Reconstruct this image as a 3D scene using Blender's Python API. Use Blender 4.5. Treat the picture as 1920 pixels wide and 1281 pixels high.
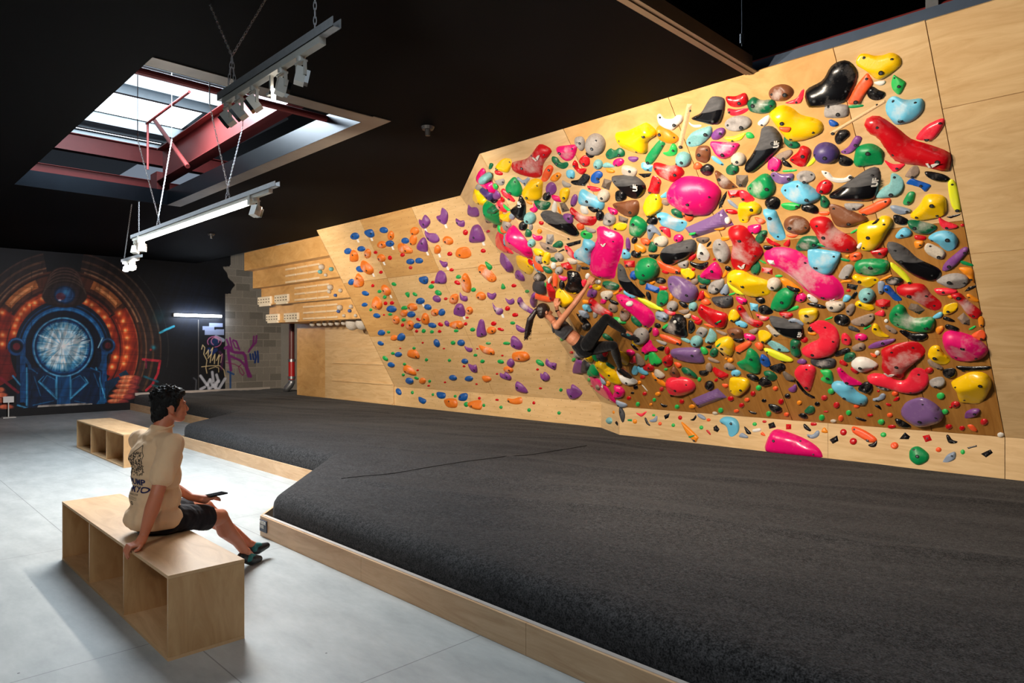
import bpy, bmesh, math, random
import numpy as np
from mathutils import Vector, Matrix, noise
from mathutils.geometry import delaunay_2d_cdt
from mathutils.bvhtree import BVHTree

R_ = math.radians
scene = bpy.context.scene
for o in list(bpy.data.objects):
    bpy.data.objects.remove(o)
COL = scene.collection

# ------------------------------------------------------------------ camera
FPX, CY, HEAD, YAW = 1282.966, 647.368, 1.65, 0.794
cam_d = bpy.data.cameras.new('camera')
cam_d.sensor_width = 36.0
cam_d.lens = 36.0 * FPX / 1920
cam_d.shift_y = (CY - 640.5) / 1920
cam_d.clip_start = 0.05
cam = bpy.data.objects.new('camera', cam_d)
cam.location = (0, 0, HEAD)
cam.rotation_euler = (math.pi / 2, 0, YAW)
COL.objects.link(cam)
scene.camera = cam

# ------------------------------------------------------------------ world and exposure
scene.view_settings.view_transform = 'Standard'
scene.view_settings.look = 'None'
scene.view_settings.gamma = 1.0
scene.view_settings.use_curve_mapping = False
scene.view_settings.exposure = 0.0
world = bpy.data.worlds.new('world')
scene.world = world
world.use_nodes = True
bg = world.node_tree.nodes['Background']
bg.inputs[0].default_value = (0.30, 0.36, 0.45, 1)
bg.inputs[1].default_value = 0.6          # overcast daylight, reaches the room only through the openings

# ------------------------------------------------------------------ lights
def look(o, target):
    d = Vector(target) - o.location
    o.rotation_euler = d.to_track_quat('-Z', 'Y').to_euler()

def area(name, loc, target, sx, sy, power, color, spread=180):
    d = bpy.data.lights.new(name, 'AREA')
    d.shape = 'RECTANGLE'; d.size = sx; d.size_y = sy
    d.energy = power; d.color = color; d.spread = R_(spread)
    o = bpy.data.objects.new(name, d); o.location = loc
    COL.objects.link(o); look(o, target)
    return o

def spot(name, loc, target, power, color, angle=70, blend=0.6, radius=0.05):
    d = bpy.data.lights.new(name, 'SPOT')
    d.energy = power; d.color = color; d.spot_size = R_(angle)
    d.spot_blend = blend; d.shadow_soft_size = radius
    o = bpy.data.objects.new(name, d); o.location = loc
    COL.objects.link(o); look(o, target)
    return o

WARM = (1.0, 0.86, 0.70)
COOL = (0.78, 0.90, 1.0)
# daylight falling through the roof lights, plus an added fill in the roof space
area('skylight_daylight', (-9.6, 2.7, 5.5), (-8.0, 2.2, 0), 3.6, 1.6, 780, COOL, 160)
area('roof_space_fill', (-8.8, 2.9, 5.7), (-13.2, 3.2, 5.1), 1.2, 0.8, 90, COOL, 150)  # added unseen fill that brightens the red cross beam
area('front_skylight_daylight', (-2.6, -1.6, 4.6), (-2.9, -0.6, 0), 3.2, 1.6, 85, COOL, 140)
area('near_skylight_daylight', (1.5, 0.3, 4.6), (0.8, 1.2, 0), 2.4, 1.4, 45, COOL, 150)
# track floods of the hanging rails (two rails are in the picture, the one behind the camera is an added fill)
spot('rail_and_fill_flood', (-3.9, 1.75, 2.95), (-4.9, 6.3, 2.2), 460, WARM, 95, 0.7, 0.05)
spot('rail_and_fill_flood', (-3.3, 1.75, 2.95), (-2.6, 6.3, 2.0), 560, WARM, 95, 0.7, 0.05)
spot('rail_and_fill_flood', (-2.5, -1.4, 3.0), (-4.8, 1.5, 0.6), 95, WARM, 60, 0.8, 0.15)  # added unseen fill for the seated person's near side
spot('rail_and_fill_flood', (-4.4, 1.7, 2.95), (-0.9, 6.5, 2.0), 640, WARM, 100, 0.7, 0.05)
spot('rail_and_fill_flood', (-5.8, 2.7, 2.85), (-8.6, 7.2, 2.6), 560, WARM, 95, 0.7, 0.05)
spot('rail_and_fill_flood', (-9.3, 2.7, 2.85), (-10.6, 7.2, 2.4), 560, WARM, 100, 0.7, 0.05)
spot('rail_and_fill_flood', (-11.6, 3.2, 2.85), (-14.6, 8.0, 2.6), 620, WARM, 100, 0.7, 0.05)
spot('end_wall_flood', (-12.2, 3.3, 2.8), (-19.3, 8.0, 1.6), 900, WARM, 50, 0.8, 0.08)
spot('mural_flood', (-11.9, 3.2, 2.85), (-19.3, 3.8, 1.6), 900, (0.95, 0.95, 1.0), 62, 0.8, 0.08)

# ------------------------------------------------------------------ projection helpers (photo point -> place in the room)
CA, SA = math.cos(YAW), math.sin(YAW)
EYE = Vector((0, 0, HEAD))
def ray(u, v):
    x = (u - 960) / FPX; z = -(v - CY) / FPX
    return Vector((x * CA - SA, x * SA + CA, z))
def on_z(u, v, z):
    r = ray(u, v); return EYE + r * ((z - HEAD) / r.z)
def on_y(u, v, y):
    r = ray(u, v); return EYE + r * (y / r.y)
def on_x(u, v, x):
    r = ray(u, v); return EYE + r * (x / r.x)
def at(u, v, d):
    return EYE + ray(u, v) * d
def to_px(p):
    x, y, z = p[0], p[1], p[2] - HEAD
    X = x * CA + y * SA; Y = -x * SA + y * CA
    return 960 + FPX * X / Y, CY - FPX * z / Y

# ------------------------------------------------------------------ materials
def lin(c):
    return tuple(((v / 255) / 12.92 if v / 255 <= 0.04045 else ((v / 255 + 0.055) / 1.055) ** 2.4) for v in c)

def new_mat(name):
    m = bpy.data.materials.new(name); m.use_nodes = True
    nt = m.node_tree; b = nt.nodes['Principled BSDF']
    return m, nt, b

def node(nt, t, **kw):
    n = nt.nodes.new(t)
    for k, v in kw.items(): setattr(n, k, v)
    return n

def plain(name, rgb, rough=0.6, metal=0.0, noise_amt=0.12, scale=12, bump=0.0, spec=0.5, coat=0.0):
    m, nt, b = new_mat(name)
    c = lin(rgb)
    tc = node(nt, 'ShaderNodeTexCoord')
    nz = node(nt, 'ShaderNodeTexNoise'); nz.inputs['Scale'].default_value = scale; nz.inputs['Detail'].default_value = 4
    nt.links.new(tc.outputs['Object'], nz.inputs['Vector'])
    mx = node(nt, 'ShaderNodeMix', data_type='RGBA')
    mx.inputs['A'].default_value = (*[v * (1 - noise_amt) for v in c], 1)
    mx.inputs['B'].default_value = (*[min(1, v * (1 + noise_amt)) for v in c], 1)
    nt.links.new(nz.outputs['Fac'], mx.inputs['Factor'])
    nt.links.new(mx.outputs['Result'], b.inputs['Base Color'])
    b.inputs['Roughness'].default_value = rough
    b.inputs['Metallic'].default_value = metal
    b.inputs['Specular IOR Level'].default_value = spec
    b.inputs['Coat Weight'].default_value = coat
    b.inputs['Coat Roughness'].default_value = 0.08
    if bump:
        bp = node(nt, 'ShaderNodeBump'); bp.inputs['Strength'].default_value = bump; bp.inputs['Distance'].default_value = 0.01
        nt.links.new(nz.outputs['Fac'], bp.inputs['Height']); nt.links.new(bp.outputs['Normal'], b.inputs['Normal'])
    return m

def emit(name, rgb, strength):
    m, nt, b = new_mat(name)
    b.inputs['Base Color'].default_value = (*rgb, 1)
    b.inputs['Emission Color'].default_value = (*rgb, 1)
    b.inputs['Emission Strength'].default_value = strength
    return m

def wood(name, light, dark, stretch=(1, 1, 8), scale=1.6, rough=0.42, dots=None, knots=0.35, coat=0.0):
    """birch plywood: flowing grain, a few knots, optional grid of bolt holes (px, pz)"""
    m, nt, b = new_mat(name)
    L = nt.links.new
    tc = node(nt, 'ShaderNodeTexCoord')
    mp = node(nt, 'ShaderNodeMapping'); mp.inputs['Scale'].default_value = stretch
    L(tc.outputs['Object'], mp.inputs['Vector'])
    n1 = node(nt, 'ShaderNodeTexNoise'); n1.inputs['Scale'].default_value = scale; n1.inputs['Detail'].default_value = 8
    n1.inputs['Roughness'].default_value = 0.62; n1.inputs['Distortion'].default_value = 1.4
    L(mp.outputs[0], n1.inputs['Vector'])
    cr = node(nt, 'ShaderNodeValToRGB')
    cr.color_ramp.elements[0].position = 0.32; cr.color_ramp.elements[1].position = 0.66
    cr.color_ramp.elements[0].color = (*lin(dark), 1); cr.color_ramp.elements[1].color = (*lin(light), 1)
    L(n1.outputs['Fac'], cr.inputs[0])
    n2 = node(nt, 'ShaderNodeTexNoise'); n2.inputs['Scale'].default_value = 1.1; n2.inputs['Detail'].default_value = 2
    L(tc.outputs['Object'], n2.inputs['Vector'])
    mr = node(nt, 'ShaderNodeMapRange'); mr.inputs[3].default_value = 0.84; mr.inputs[4].default_value = 1.1
    L(n2.outputs['Fac'], mr.inputs[0])
    mu = node(nt, 'ShaderNodeMix', data_type='RGBA', blend_type='MULTIPLY'); mu.inputs['Factor'].default_value = 1
    L(cr.outputs[0], mu.inputs['A']); L(mr.outputs[0], mu.inputs['B'])
    out = mu.outputs['Result']
    if knots:
        vo = node(nt, 'ShaderNodeTexVoronoi'); vo.inputs['Scale'].default_value = 1.25
        mp2 = node(nt, 'ShaderNodeMapping'); mp2.inputs['Scale'].default_value = tuple(1 if s == 1 else 1.6 for s in stretch)
        L(tc.outputs['Object'], mp2.inputs['Vector']); L(mp2.outputs[0], vo.inputs['Vector'])
        kr = node(nt, 'ShaderNodeMapRange'); kr.inputs[1].default_value = 0.02; kr.inputs[2].default_value = 0.11
        kr.inputs[3].default_value = knots; kr.inputs[4].default_value = 0
        L(vo.outputs['Distance'], kr.inputs[0])
        kx = node(nt, 'ShaderNodeMix', data_type='RGBA'); kx.inputs['B'].default_value = (*lin((140, 96, 52)), 1)
        L(kr.outputs[0], kx.inputs['Factor']); L(out, kx.inputs['A']); out = kx.outputs['Result']
    if dots:
        px, pz = dots
        sp = node(nt, 'ShaderNodeSeparateXYZ'); L(tc.outputs['Object'], sp.inputs[0])
        def frac(sock, p, off=None):
            d = node(nt, 'ShaderNodeMath', operation='DIVIDE'); L(sock, d.inputs[0]); d.inputs[1].default_value = p
            s = d.outputs[0]
            if off is not None:
                a = node(nt, 'ShaderNodeMath', operation='ADD'); L(s, a.inputs[0]); L(off, a.inputs[1]); s = a.outputs[0]
            f = node(nt, 'ShaderNodeMath', operation='FRACT'); L(s, f.inputs[0])
            c = node(nt, 'ShaderNodeMath', operation='SUBTRACT'); L(f.outputs[0], c.inputs[0]); c.inputs[1].default_value = 0.5
            k = node(nt, 'ShaderNodeMath', operation='MULTIPLY'); L(c.outputs[0], k.inputs[0]); k.inputs[1].default_value = p
            return k.outputs[0], s
        fz, sz = frac(sp.outputs['Z'], pz)
        fl = node(nt, 'ShaderNodeMath', operation='FLOOR'); L(sz, fl.inputs[0])
        hf = node(nt, 'ShaderNodeMath', operation='MULTIPLY'); L(fl.outputs[0], hf.inputs[0]); hf.inputs[1].default_value = 0.5
        fx, _ = frac(sp.outputs['X'], px, hf.outputs[0])
        cb = node(nt, 'ShaderNodeCombineXYZ'); L(fx, cb.inputs[0]); L(fz, cb.inputs[1])
        ln = node(nt, 'ShaderNodeVectorMath', operation='LENGTH'); L(cb.outputs[0], ln.inputs[0])
        lt = node(nt, 'ShaderNodeMath', operation='LESS_THAN'); L(ln.outputs['Value'], lt.inputs[0]); lt.inputs[1].default_value = 0.0055
        dx = node(nt, 'ShaderNodeMix', data_type='RGBA'); dx.inputs['B'].default_value = (0.10, 0.065, 0.04, 1)
        L(lt.outputs[0], dx.inputs['Factor']); L(out, dx.inputs['A']); out = dx.outputs['Result']
    L(out, b.inputs['Base Color'])
    b.inputs['Roughness'].default_value = rough
    b.inputs['Coat Weight'].default_value = coat
    bp = node(nt, 'ShaderNodeBump'); bp.inputs['Strength'].default_value = 0.12; bp.inputs['Distance'].default_value = 0.003
    L(n1.outputs['Fac'], bp.inputs['Height']); L(bp.outputs['Normal'], b.inputs['Normal'])
    return m

PLY_RAW = wood('birch_plywood_raw', (226, 192, 142), (205, 166, 115))
PLY_DOT = wood('birch_plywood_bolt_grid', (226, 190, 138), (208, 168, 114), dots=(0.2, 0.1), knots=0.15)
PLY_DOT2 = wood('birch_plywood_bolt_grid_deep', (208, 164, 104), (190, 143, 84), dots=(0.2, 0.1), knots=0.2)
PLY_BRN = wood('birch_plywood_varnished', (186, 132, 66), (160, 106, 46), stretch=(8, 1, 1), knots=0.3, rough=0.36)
PLY_X = wood('birch_plywood_long_grain', (228, 194, 144), (208, 170, 120), stretch=(1.2, 1, 9), knots=0.5)
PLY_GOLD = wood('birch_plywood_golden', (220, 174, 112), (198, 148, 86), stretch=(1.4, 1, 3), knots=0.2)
PLY_BENCH = wood('birch_plywood_bench', (214, 178, 136), (186, 146, 104), stretch=(1.2, 5, 1.6), knots=0.4, rough=0.35)
PLY_EDGE = plain('plywood_edge', (206, 168, 124), 0.6, scale=60)
BLACKPLY = plain('black_painted_plywood', (12, 12, 13), 0.5, noise_amt=0.3, scale=3, bump=0.05, spec=0.3)
BLACKPAINT = plain('black_paint', (14, 15, 19), 0.55, noise_amt=0.35, scale=4, spec=0.3)
STEEL = plain('galvanised_steel', (150, 152, 156), 0.38, 0.85, 0.18, 30)
FLASH = plain('aluminium_flashing', (20, 25, 31), 0.30, 0.9, 0.3, 5)
TAPE = plain('brown_trim_board', (120, 98, 76), 0.5, 0.2, 0.2, 8)
REDSTEEL = plain('oxide_red_steel', (128, 48, 46), 0.45, 0.1, 0.15, 8)
WHITEMETAL = plain('white_enamel', (226, 222, 212), 0.35, 0.0, 0.03)
DARKGLASS = plain('dark_lens', (12, 12, 14), 0.12, spec=0.8)

# ------------------------------------------------------------------ mesh helpers
def link(o, parent=None):
    COL.objects.link(o)
    if parent: o.parent = parent
    return o

def mesh_obj(name, verts, faces, mats, parent=None, smooth=False, origin=None, mat_idx=None):
    me = bpy.data.meshes.new(name)
    off = Vector(origin) if origin is not None else Vector((0, 0, 0))
    me.from_pydata([tuple(Vector(v) - off) for v in verts], [], faces)
    for m in (mats if isinstance(mats, (list, tuple)) else [mats]): me.materials.append(m)
    if smooth: me.polygons.foreach_set('use_smooth', [True] * len(me.polygons))
    if mat_idx is not None: me.polygons.foreach_set('material_index', mat_idx)
    me.update()
    o = bpy.data.objects.new(name, me)
    o.location = off
    link(o, parent)
    return o

class MB:
    """collects shapes for ONE mesh"""
    def __init__(s): s.v = []; s.f = []; s.m = []
    def add(s, v, f, m=0):
        n = len(s.v); s.v += [Vector(p) for p in v]; s.f += [tuple(i + n for i in q) for q in f]; s.m += [m] * len(f)
    def box(s, a, b, m=0, rot=None, piv=None):
        x0, y0, z0 = a; x1, y1, z1 = b
        v = [Vector(p) for p in ((x0,y0,z0),(x1,y0,z0),(x1,y1,z0),(x0,y1,z0),(x0,y0,z1),(x1,y0,z1),(x1,y1,z1),(x0,y1,z1))]
        if rot is not None:
            c = Vector(piv) if piv is not None else sum(v, Vector()) / 8
            v = [c + rot @ (p - c) for p in v]
        s.add(v, [(0,3,2,1),(4,5,6,7),(0,1,5,4),(1,2,6,5),(2,3,7,6),(3,0,4,7)], m)
    def tube(s, pts, r, n=10, m=0, cap=True):
        pts = [Vector(p) for p in pts]; rr = r if isinstance(r, (list, tuple)) else [r] * len(pts)
        base = len(s.v); up = None
        for i, p in enumerate(pts):
            t = (pts[min(i + 1, len(pts) - 1)] - pts[max(i - 1, 0)]).normalized()
            if up is None:
                up = t.orthogonal().normalized()
            up = (up - t * up.dot(t)).normalized(); w = t.cross(up)
            for k in range(n):
                a = 2 * math.pi * k / n
                s.v.append(p + (up * math.cos(a) + w * math.sin(a)) * rr[i])
        for i in range(len(pts) - 1):
            for k in range(n):
                a = base + i * n + k; b = base + i * n + (k + 1) % n
                s.f.append((a, b, b + n, a + n)); s.m.append(m)
        if cap:
            s.f.append(tuple(base + k for k in reversed(range(n)))); s.m.append(m)
            s.f.append(tuple(base + (len(pts) - 1) * n + k for k in range(n))); s.m.append(m)
    def ball(s, c, r, rot=None, n=16, m=0):
        r = Vector((r, r, r)) if not hasattr(r, '__len__') else Vector(r)
        c = Vector(c); base = len(s.v); h = n // 2
        for i in range(h + 1):
            t = math.pi * i / h
            for k in range(n):
                a = 2 * math.pi * k / n
                p = Vector((r.x * math.sin(t) * math.cos(a), r.y * math.sin(t) * math.sin(a), r.z * math.cos(t)))
                s.v.append(c + (rot @ p if rot is not None else p))
        for i in range(h):
            for k in range(n):
                a = base + i * n + k; b = base + i * n + (k + 1) % n
                s.f.append((a, a + n, b + n, b)); s.m.append(m)
    def cone(s, p0, p1, r0, r1, n=16, m=0):
        """rounded tapered limb"""
        p0, p1 = Vector(p0), Vector(p1)
        d = (p1 - p0); L = d.length or 1e-6; t = d / L
        P = []; Rr = []
        for k in range(1, 6):
            a = math.pi / 2 * k / 6; P.append(p0 - t * (r0 * math.cos(a))); Rr.append(r0 * math.sin(a))
        P.append(p0); Rr.append(r0); P.append(p0.lerp(p1, .5)); Rr.append((r0 + r1) / 2); P.append(p1); Rr.append(r1)
        for k in range(5, 0, -1):
            a = math.pi / 2 * k / 6; P.append(p1 + t * (r1 * math.cos(a))); Rr.append(r1 * math.sin(a))
        s.tube(P, Rr, n, m)
    def prism(s, poly, z0, z1, m=0, axis=None):
        """extrude polygon (list of 3D points) by vector"""
        n = len(poly); v = [Vector(p) + Vector(z0) for p in poly] + [Vector(p) + Vector(z1) for p in poly]
        s.add(v, [tuple(reversed(range(n))), tuple(range(n, 2 * n))] + [(i, (i + 1) % n, n + (i + 1) % n, n + i) for i in range(n)], m)
    def build(s, name, mats, parent=None, smooth=False, origin=None, bevel=0, auto=False):
        if parent is None and origin is None and s.v:
            cen = sum(s.v, Vector()) / len(s.v)
            if cen.length > 0.5: origin = Vector((cen.x, cen.y, min(p.z for p in s.v)))
        o = mesh_obj(name, s.v, s.f, mats, parent, smooth, origin, s.m)
        bm = bmesh.new(); bm.from_mesh(o.data); bmesh.ops.recalc_face_normals(bm, faces=bm.faces); bm.to_mesh(o.data); bm.free()
        if parent is not None and origin is not None:
            o.location = Vector(origin) - parent.location
        elif parent is not None:
            o.location = -parent.location
        if bevel:
            md = o.modifiers.new('bevel', 'BEVEL'); md.width = bevel; md.segments = 2; md.limit_method = 'ANGLE'
        return o

def empty(name, loc, label=None, cat=None, group=None):
    o = bpy.data.objects.new(name, None); o.location = loc; o.empty_display_size = 0.1
    link(o); tag(o, label, cat, group)
    return o

def tag(o, label=None, cat=None, group=None, kind=None):
    if label: o['label'] = label
    if cat: o['category'] = cat
    if group: o['group'] = group
    if kind: o['kind'] = kind
    return o

def struct(o):
    o['kind'] = 'structure'; return o
# ================================================================== the room
ZC = 3.876          # ceiling underside
ZM = 0.375          # top of the crash mats
XW = -19.3          # far end wall

# floor: pale grey painted boards
def floor_mat():
    m, nt, b = new_mat('pale_grey_painted_floorboards'); L = nt.links.new
    tc = node(nt, 'ShaderNodeTexCoord')
    n1 = node(nt, 'ShaderNodeTexNoise'); n1.inputs['Scale'].default_value = 2.2; n1.inputs['Detail'].default_value = 9; n1.inputs['Roughness'].default_value = 0.7
    mp = node(nt, 'ShaderNodeMapping'); mp.inputs['Scale'].default_value = (1, 2.5, 1)
    L(tc.outputs['Object'], mp.inputs[0]); L(mp.outputs[0], n1.inputs['Vector'])
    cr = node(nt, 'ShaderNodeValToRGB')
    cr.color_ramp.elements[0].position = 0.25; cr.color_ramp.elements[1].position = 0.7
    cr.color_ramp.elements[0].color = (*lin((140, 143, 142)), 1); cr.color_ramp.elements[1].color = (*lin((172, 174, 172)), 1)
    L(n1.outputs['Fac'], cr.inputs[0])
    br = node(nt, 'ShaderNodeTexBrick'); br.inputs['Scale'].default_value = 1
    br.inputs['Brick Width'].default_value = 2.4; br.inputs['Row Height'].default_value = 1.2; br.inputs['Mortar Size'].default_value = 0.0035
    br.inputs['Color1'].default_value = (1, 1, 1, 1); br.inputs['Color2'].default_value = (.95, .95, .95, 1); br.inputs['Mortar'].default_value = (.5, .5, .5, 1)
    L(tc.outputs['Object'], br.inputs['Vector'])
    mu = node(nt, 'ShaderNodeMix', data_type='RGBA', blend_type='MULTIPLY'); mu.inputs['Factor'].default_value = 1
    L(cr.outputs[0], mu.inputs['A']); L(br.outputs['Color'], mu.inputs['B'])
    # scuffs
    vo = node(nt, 'ShaderNodeTexVoronoi'); vo.inputs['Scale'].default_value = 3.3
    L(tc.outputs['Object'], vo.inputs['Vector'])
    lt = node(nt, 'ShaderNodeMath', operation='LESS_THAN'); L(vo.outputs['Distance'], lt.inputs[0]); lt.inputs[1].default_value = 0.022
    dx = node(nt, 'ShaderNodeMix', data_type='RGBA'); dx.inputs['B'].default_value = (0.06, 0.06, 0.06, 1)
    L(lt.outputs[0], dx.inputs['Factor']); L(mu.outputs['Result'], dx.inputs['A'])
    L(dx.outputs['Result'], b.inputs['Base Color'])
    b.inputs['Roughness'].default_value = 0.5
    bp = node(nt, 'ShaderNodeBump'); bp.inputs['Strength'].default_value = 0.1; bp.inputs['Distance'].default_value = 0.004
    L(n1.outputs['Fac'], bp.inputs['Height']); L(bp.outputs['Normal'], b.inputs['Normal'])
    return m
f = MB(); f.box((XW - 0.3, -5, -0.1), (4.2, 10.2, 0)); struct(f.build('floor', floor_mat()))

# ceiling of black painted ply with the roof-light opening
SKX0, SKX1, SKY0, SKY1 = -11.53, -5.90, 1.68, 3.70
def ceil_mat():
    m = plain('black_ceiling_boards', (3, 3, 4), 0.7, noise_amt=0.5, scale=2.5, bump=0.06, spec=0.05)
    nt = m.node_tree; b = nt.nodes['Principled BSDF']; L = nt.links.new
    tc = node(nt, 'ShaderNodeTexCoord')
    br = node(nt, 'ShaderNodeTexBrick'); br.inputs['Scale'].default_value = 1
    br.inputs['Brick Width'].default_value = 2.4; br.inputs['Row Height'].default_value = 1.2; br.inputs['Mortar Size'].default_value = 0.004
    br.inputs['Color1'].default_value = (1, 1, 1, 1); br.inputs['Color2'].default_value = (.82, .82, .82, 1); br.inputs['Mortar'].default_value = (.3, .3, .3, 1)
    L(tc.outputs['Object'], br.inputs['Vector'])
    old = b.inputs['Base Color'].links[0].from_socket
    mu = node(nt, 'ShaderNodeMix', data_type='RGBA', blend_type='MULTIPLY'); mu.inputs['Factor'].default_value = 1
    L(old, mu.inputs['A']); L(br.outputs['Color'], mu.inputs['B']); L(mu.outputs['Result'], b.inputs['Base Color'])
    return m
CEIL = ceil_mat()
c = MB(); T = 0.18
c.box((XW, SKY0, ZC), (SKX0, SKY1, ZC + T))
c.box((SKX1, SKY0, ZC), (-2.63, SKY1, ZC + T))
c.prism([(XW, SKY1, 0), (-2.63, SKY1, 0), (-2.63, 5.31, 0), (-5.94, 5.31, 0), (-7.8, 6.59, 0), (-12.1, 6.59, 0), (-12.1, 6.93, 0), (XW, 6.93, 0)], (0, 0, ZC), (0, 0, ZC + T))
struct(c.build('ceiling', CEIL))
c = MB(); c.box((XW, -5, ZC - 0.085), (-2.63, SKY0 - 0.02, ZC + T)); struct(c.build('ceiling', CEIL))

# roof space above: dark deck and walls
c = MB()
c.box((SKX0 - 9, -5, 6.6), (4.2, 1.6, 6.7)); c.box((SKX1 + 2.2, 1.6, 6.6), (4.2, 10.2, 6.7)); c.box((SKX0 - 9, 5.5, 6.6), (SKX1 + 2.2, 10.2, 6.7))
struct(c.build('ceiling', plain('dark_roof_deck', (10, 10, 12), 0.8)))
w = MB(); w.box((4.0, -5, 0), (4.2, 10.2, 6.7)); struct(w.build('wall_front', BLACKPAINT))
w = MB(); w.box((XW, -5.2, 0), (4.2, -5, 6.7)); struct(w.build('wall_left', BLACKPAINT))
w = MB(); w.box((XW, 9.6, 0), (4.2, 9.8, 6.7)); struct(w.build('wall_right', BLACKPAINT))

# steel edge trim of the ceiling beside the open roof space
t = MB(); t.box((-2.63, -5, ZC - 0.02), (-2.60, 5.30, ZC + 0.13)); t.box((-2.66, -5, ZC - 0.012), (-2.56, 5.30, ZC - 0.002))
struct(t.build('trim_1', TAPE))

# ---------------------------------------------------------------- roof light
sk = empty('skylight', ((SKX0 + SKX1) / 2, (SKY0 + SKY1) / 2, ZC), 'bright rectangular roof opening lined with aluminium, red steel inside', 'skylight')
p = MB(); h = 0.22
p.box((SKX0, SKY1 - 0.006, ZC - 0.01), (SKX1, SKY1, ZC + h)); p.box((SKX0, SKY0, ZC - 0.01), (SKX0 + 0.006, SKY1, ZC + h))
p.box((SKX1 - 0.006, SKY0, ZC - 0.01), (SKX1, SKY1, ZC + h))
p.build('lining', FLASH, sk)
p = MB(); p.box((SKX0 - 0.02, SKY1, ZC - 0.008), (SKX1 + 0.22, SKY1 + 0.2, ZC - 0.002)); p.box((SKX1, SKY0, ZC - 0.0085), (SKX1 + 0.2, SKY1, ZC - 0.002))
fl = p.build('flange', plain('scuffed_aluminium_flange', (150, 142, 134), 0.42, 0.7, 0.3, 4), sk)
p = MB()
for k in range(11):
    x = SKX0 + 0.3 + k * 0.55; p.tube([(x, SKY1 + 0.1, ZC - 0.016), (x, SKY1 + 0.1, ZC - 0.006)], 0.014, 8)
for k in range(4):
    y = SKY0 + 0.3 + k * 0.5; p.tube([(SKX1 + 0.1, y, ZC - 0.016), (SKX1 + 0.1, y, ZC - 0.006)], 0.014, 8)
p.build('screw', DARKGLASS, fl)
# translucent roofing on purlins, rising towards the front
def roofz(x): return 6.35 + (x + 12) * 0.04
SHEET = emit('daylit_translucent_sheet', (0.80, 0.92, 1.0), 5.0)
p = MB()
for (xa, xb) in ((-17.3, -16.75), (-16.5, -15.75), (-15.2, -13.45)):
    p.add([(xa, 2.2, roofz(xa)), (xb, 2.2, roofz(xb)), (xb, 5.15, roofz(xb)), (xa, 5.15, roofz(xa))], [(0, 1, 2, 3)])
p.build('roof_sheet', SHEET, sk)
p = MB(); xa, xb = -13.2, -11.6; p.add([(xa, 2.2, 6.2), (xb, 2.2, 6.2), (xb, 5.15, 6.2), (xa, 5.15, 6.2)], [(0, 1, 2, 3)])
p.build('roof_sheet', emit('glowing_roof_metal', (0.70, 0.82, 0.92), 1.6), sk)  # pale roof metal given its own glow, which also lights the beam
p = MB(); p.box((-15.5, 0.5, 6.5), (-9.0, 2.2, 6.56)); q_ = MB(); q_.box((-22, 1.6, 6.42), (-17.35, 5.6, 6.5)); q_.build('shaded_roof_deck', BLACKPAINT, sk); p.box((-16.6, 5.15, 6.3), (-13.3, 6.6, 6.34)); p.box((-15.75, 2.2, 6.24), (-15.2, 5.15, 6.28)); p.box((-13.45, 2.2, 6.33), (-9.2, 5.15, 6.38)); p.box((-9.2, 0.5, 6.55), (-3, 5.6, 6.6)); p.box((-14.4, 4.75, 6.5), (-9.2, 5.6, 6.55))  # far deck piece coloured black to stand in for shade
p.build('roof_deck', plain('galvanised_roof_deck', (120, 130, 138), 0.5, 0.5, 0.2, 3), sk)
for x in (-16.6, -15.72, -15.25, -13.4, -12.0, -10.6):
    p = MB(); p.box((x - 0.015, 2.0, roofz(x) - 0.2), (x + 0.015, 5.6, roofz(x) - 0.01)); p.box((x - 0.05, 2.0, roofz(x) - 0.22), (x + 0.05, 5.6, roofz(x) - 0.2))
    p.build('purlin', plain('galvanised_purlin', (178, 188, 194), 0.45, 0.3, 0.1), sk)
def ibeam(pa, pb, hgt, wid, up=Vector((0, 0, 1)), tw=0.012):
    pa, pb = Vector(pa), Vector(pb); t = (pb - pa).normalized(); s = t.cross(up).normalized(); u = s.cross(t)
    m = MB()
    for (o0, o1, h0, h1) in ((-wid/2, wid/2, hgt/2 - tw, hgt/2), (-wid/2, wid/2, -hgt/2, -hgt/2 + tw), (-tw/2, tw/2, -hgt/2, hgt/2)):
        v = []
        for e in (pa, pb):
            for (a, b2) in ((o0, h0), (o1, h0), (o1, h1), (o0, h1)): v.append(e + s * a + u * b2)
        m.add(v, [(0,3,2,1),(4,5,6,7),(0,1,5,4),(1,2,6,5),(2,3,7,6),(3,0,4,7)])
    return m
yb = 3.86
A = on_y(306, 312, yb); B = on_y(552, 157, yb); d = (B - A).normalized()
m = ibeam(A, B + d * 3.5, 0.54, 0.2); rf = m.build('steel_beam', REDSTEEL); rf.name = 'red_steel_beam'
tag(rf, 'large red steel rafter crossing the roof opening', 'beam', 'red steelwork above the ceiling')
xb_ = -13.2
a = on_x(115, 258, xb_); b2 = on_x(318, 305, xb_)
zz = (a.z + b2.z) / 2
m = ibeam((xb_, -3.5, zz), (xb_, 5.5, zz), 0.30, 0.16); o = m.build('red_steel_beam', REDSTEEL); tag(o, 'red steel cross beam at the far side of the roof opening, below the bright sheets', 'beam', 'red steelwork above the ceiling')
m = ibeam((-17.6, -3.5, 5.45), (-17.6, 6.5, 5.45), 0.22, 0.12); o = m.build('red_steel_beam', REDSTEEL); tag(o, 'dim red steel beam deep in the dark roof space behind the roof opening', 'beam', 'red steelwork above the ceiling')
c = on_y(300, 330, yb)
m = MB(); m.box((c.x - 0.16, yb - 0.1, ZC + T), (c.x + 0.16, yb + 0.1, A.z - 0.1)); o = m.build('steel_post', REDSTEEL); tag(o, 'dark red steel post under the rafter foot in the roof opening', 'post')
m = MB()
p0 = on_x(243, 140, SKX1 - 0.1); p1 = on_x(590, 214, SKX1 - 0.1)
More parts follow.
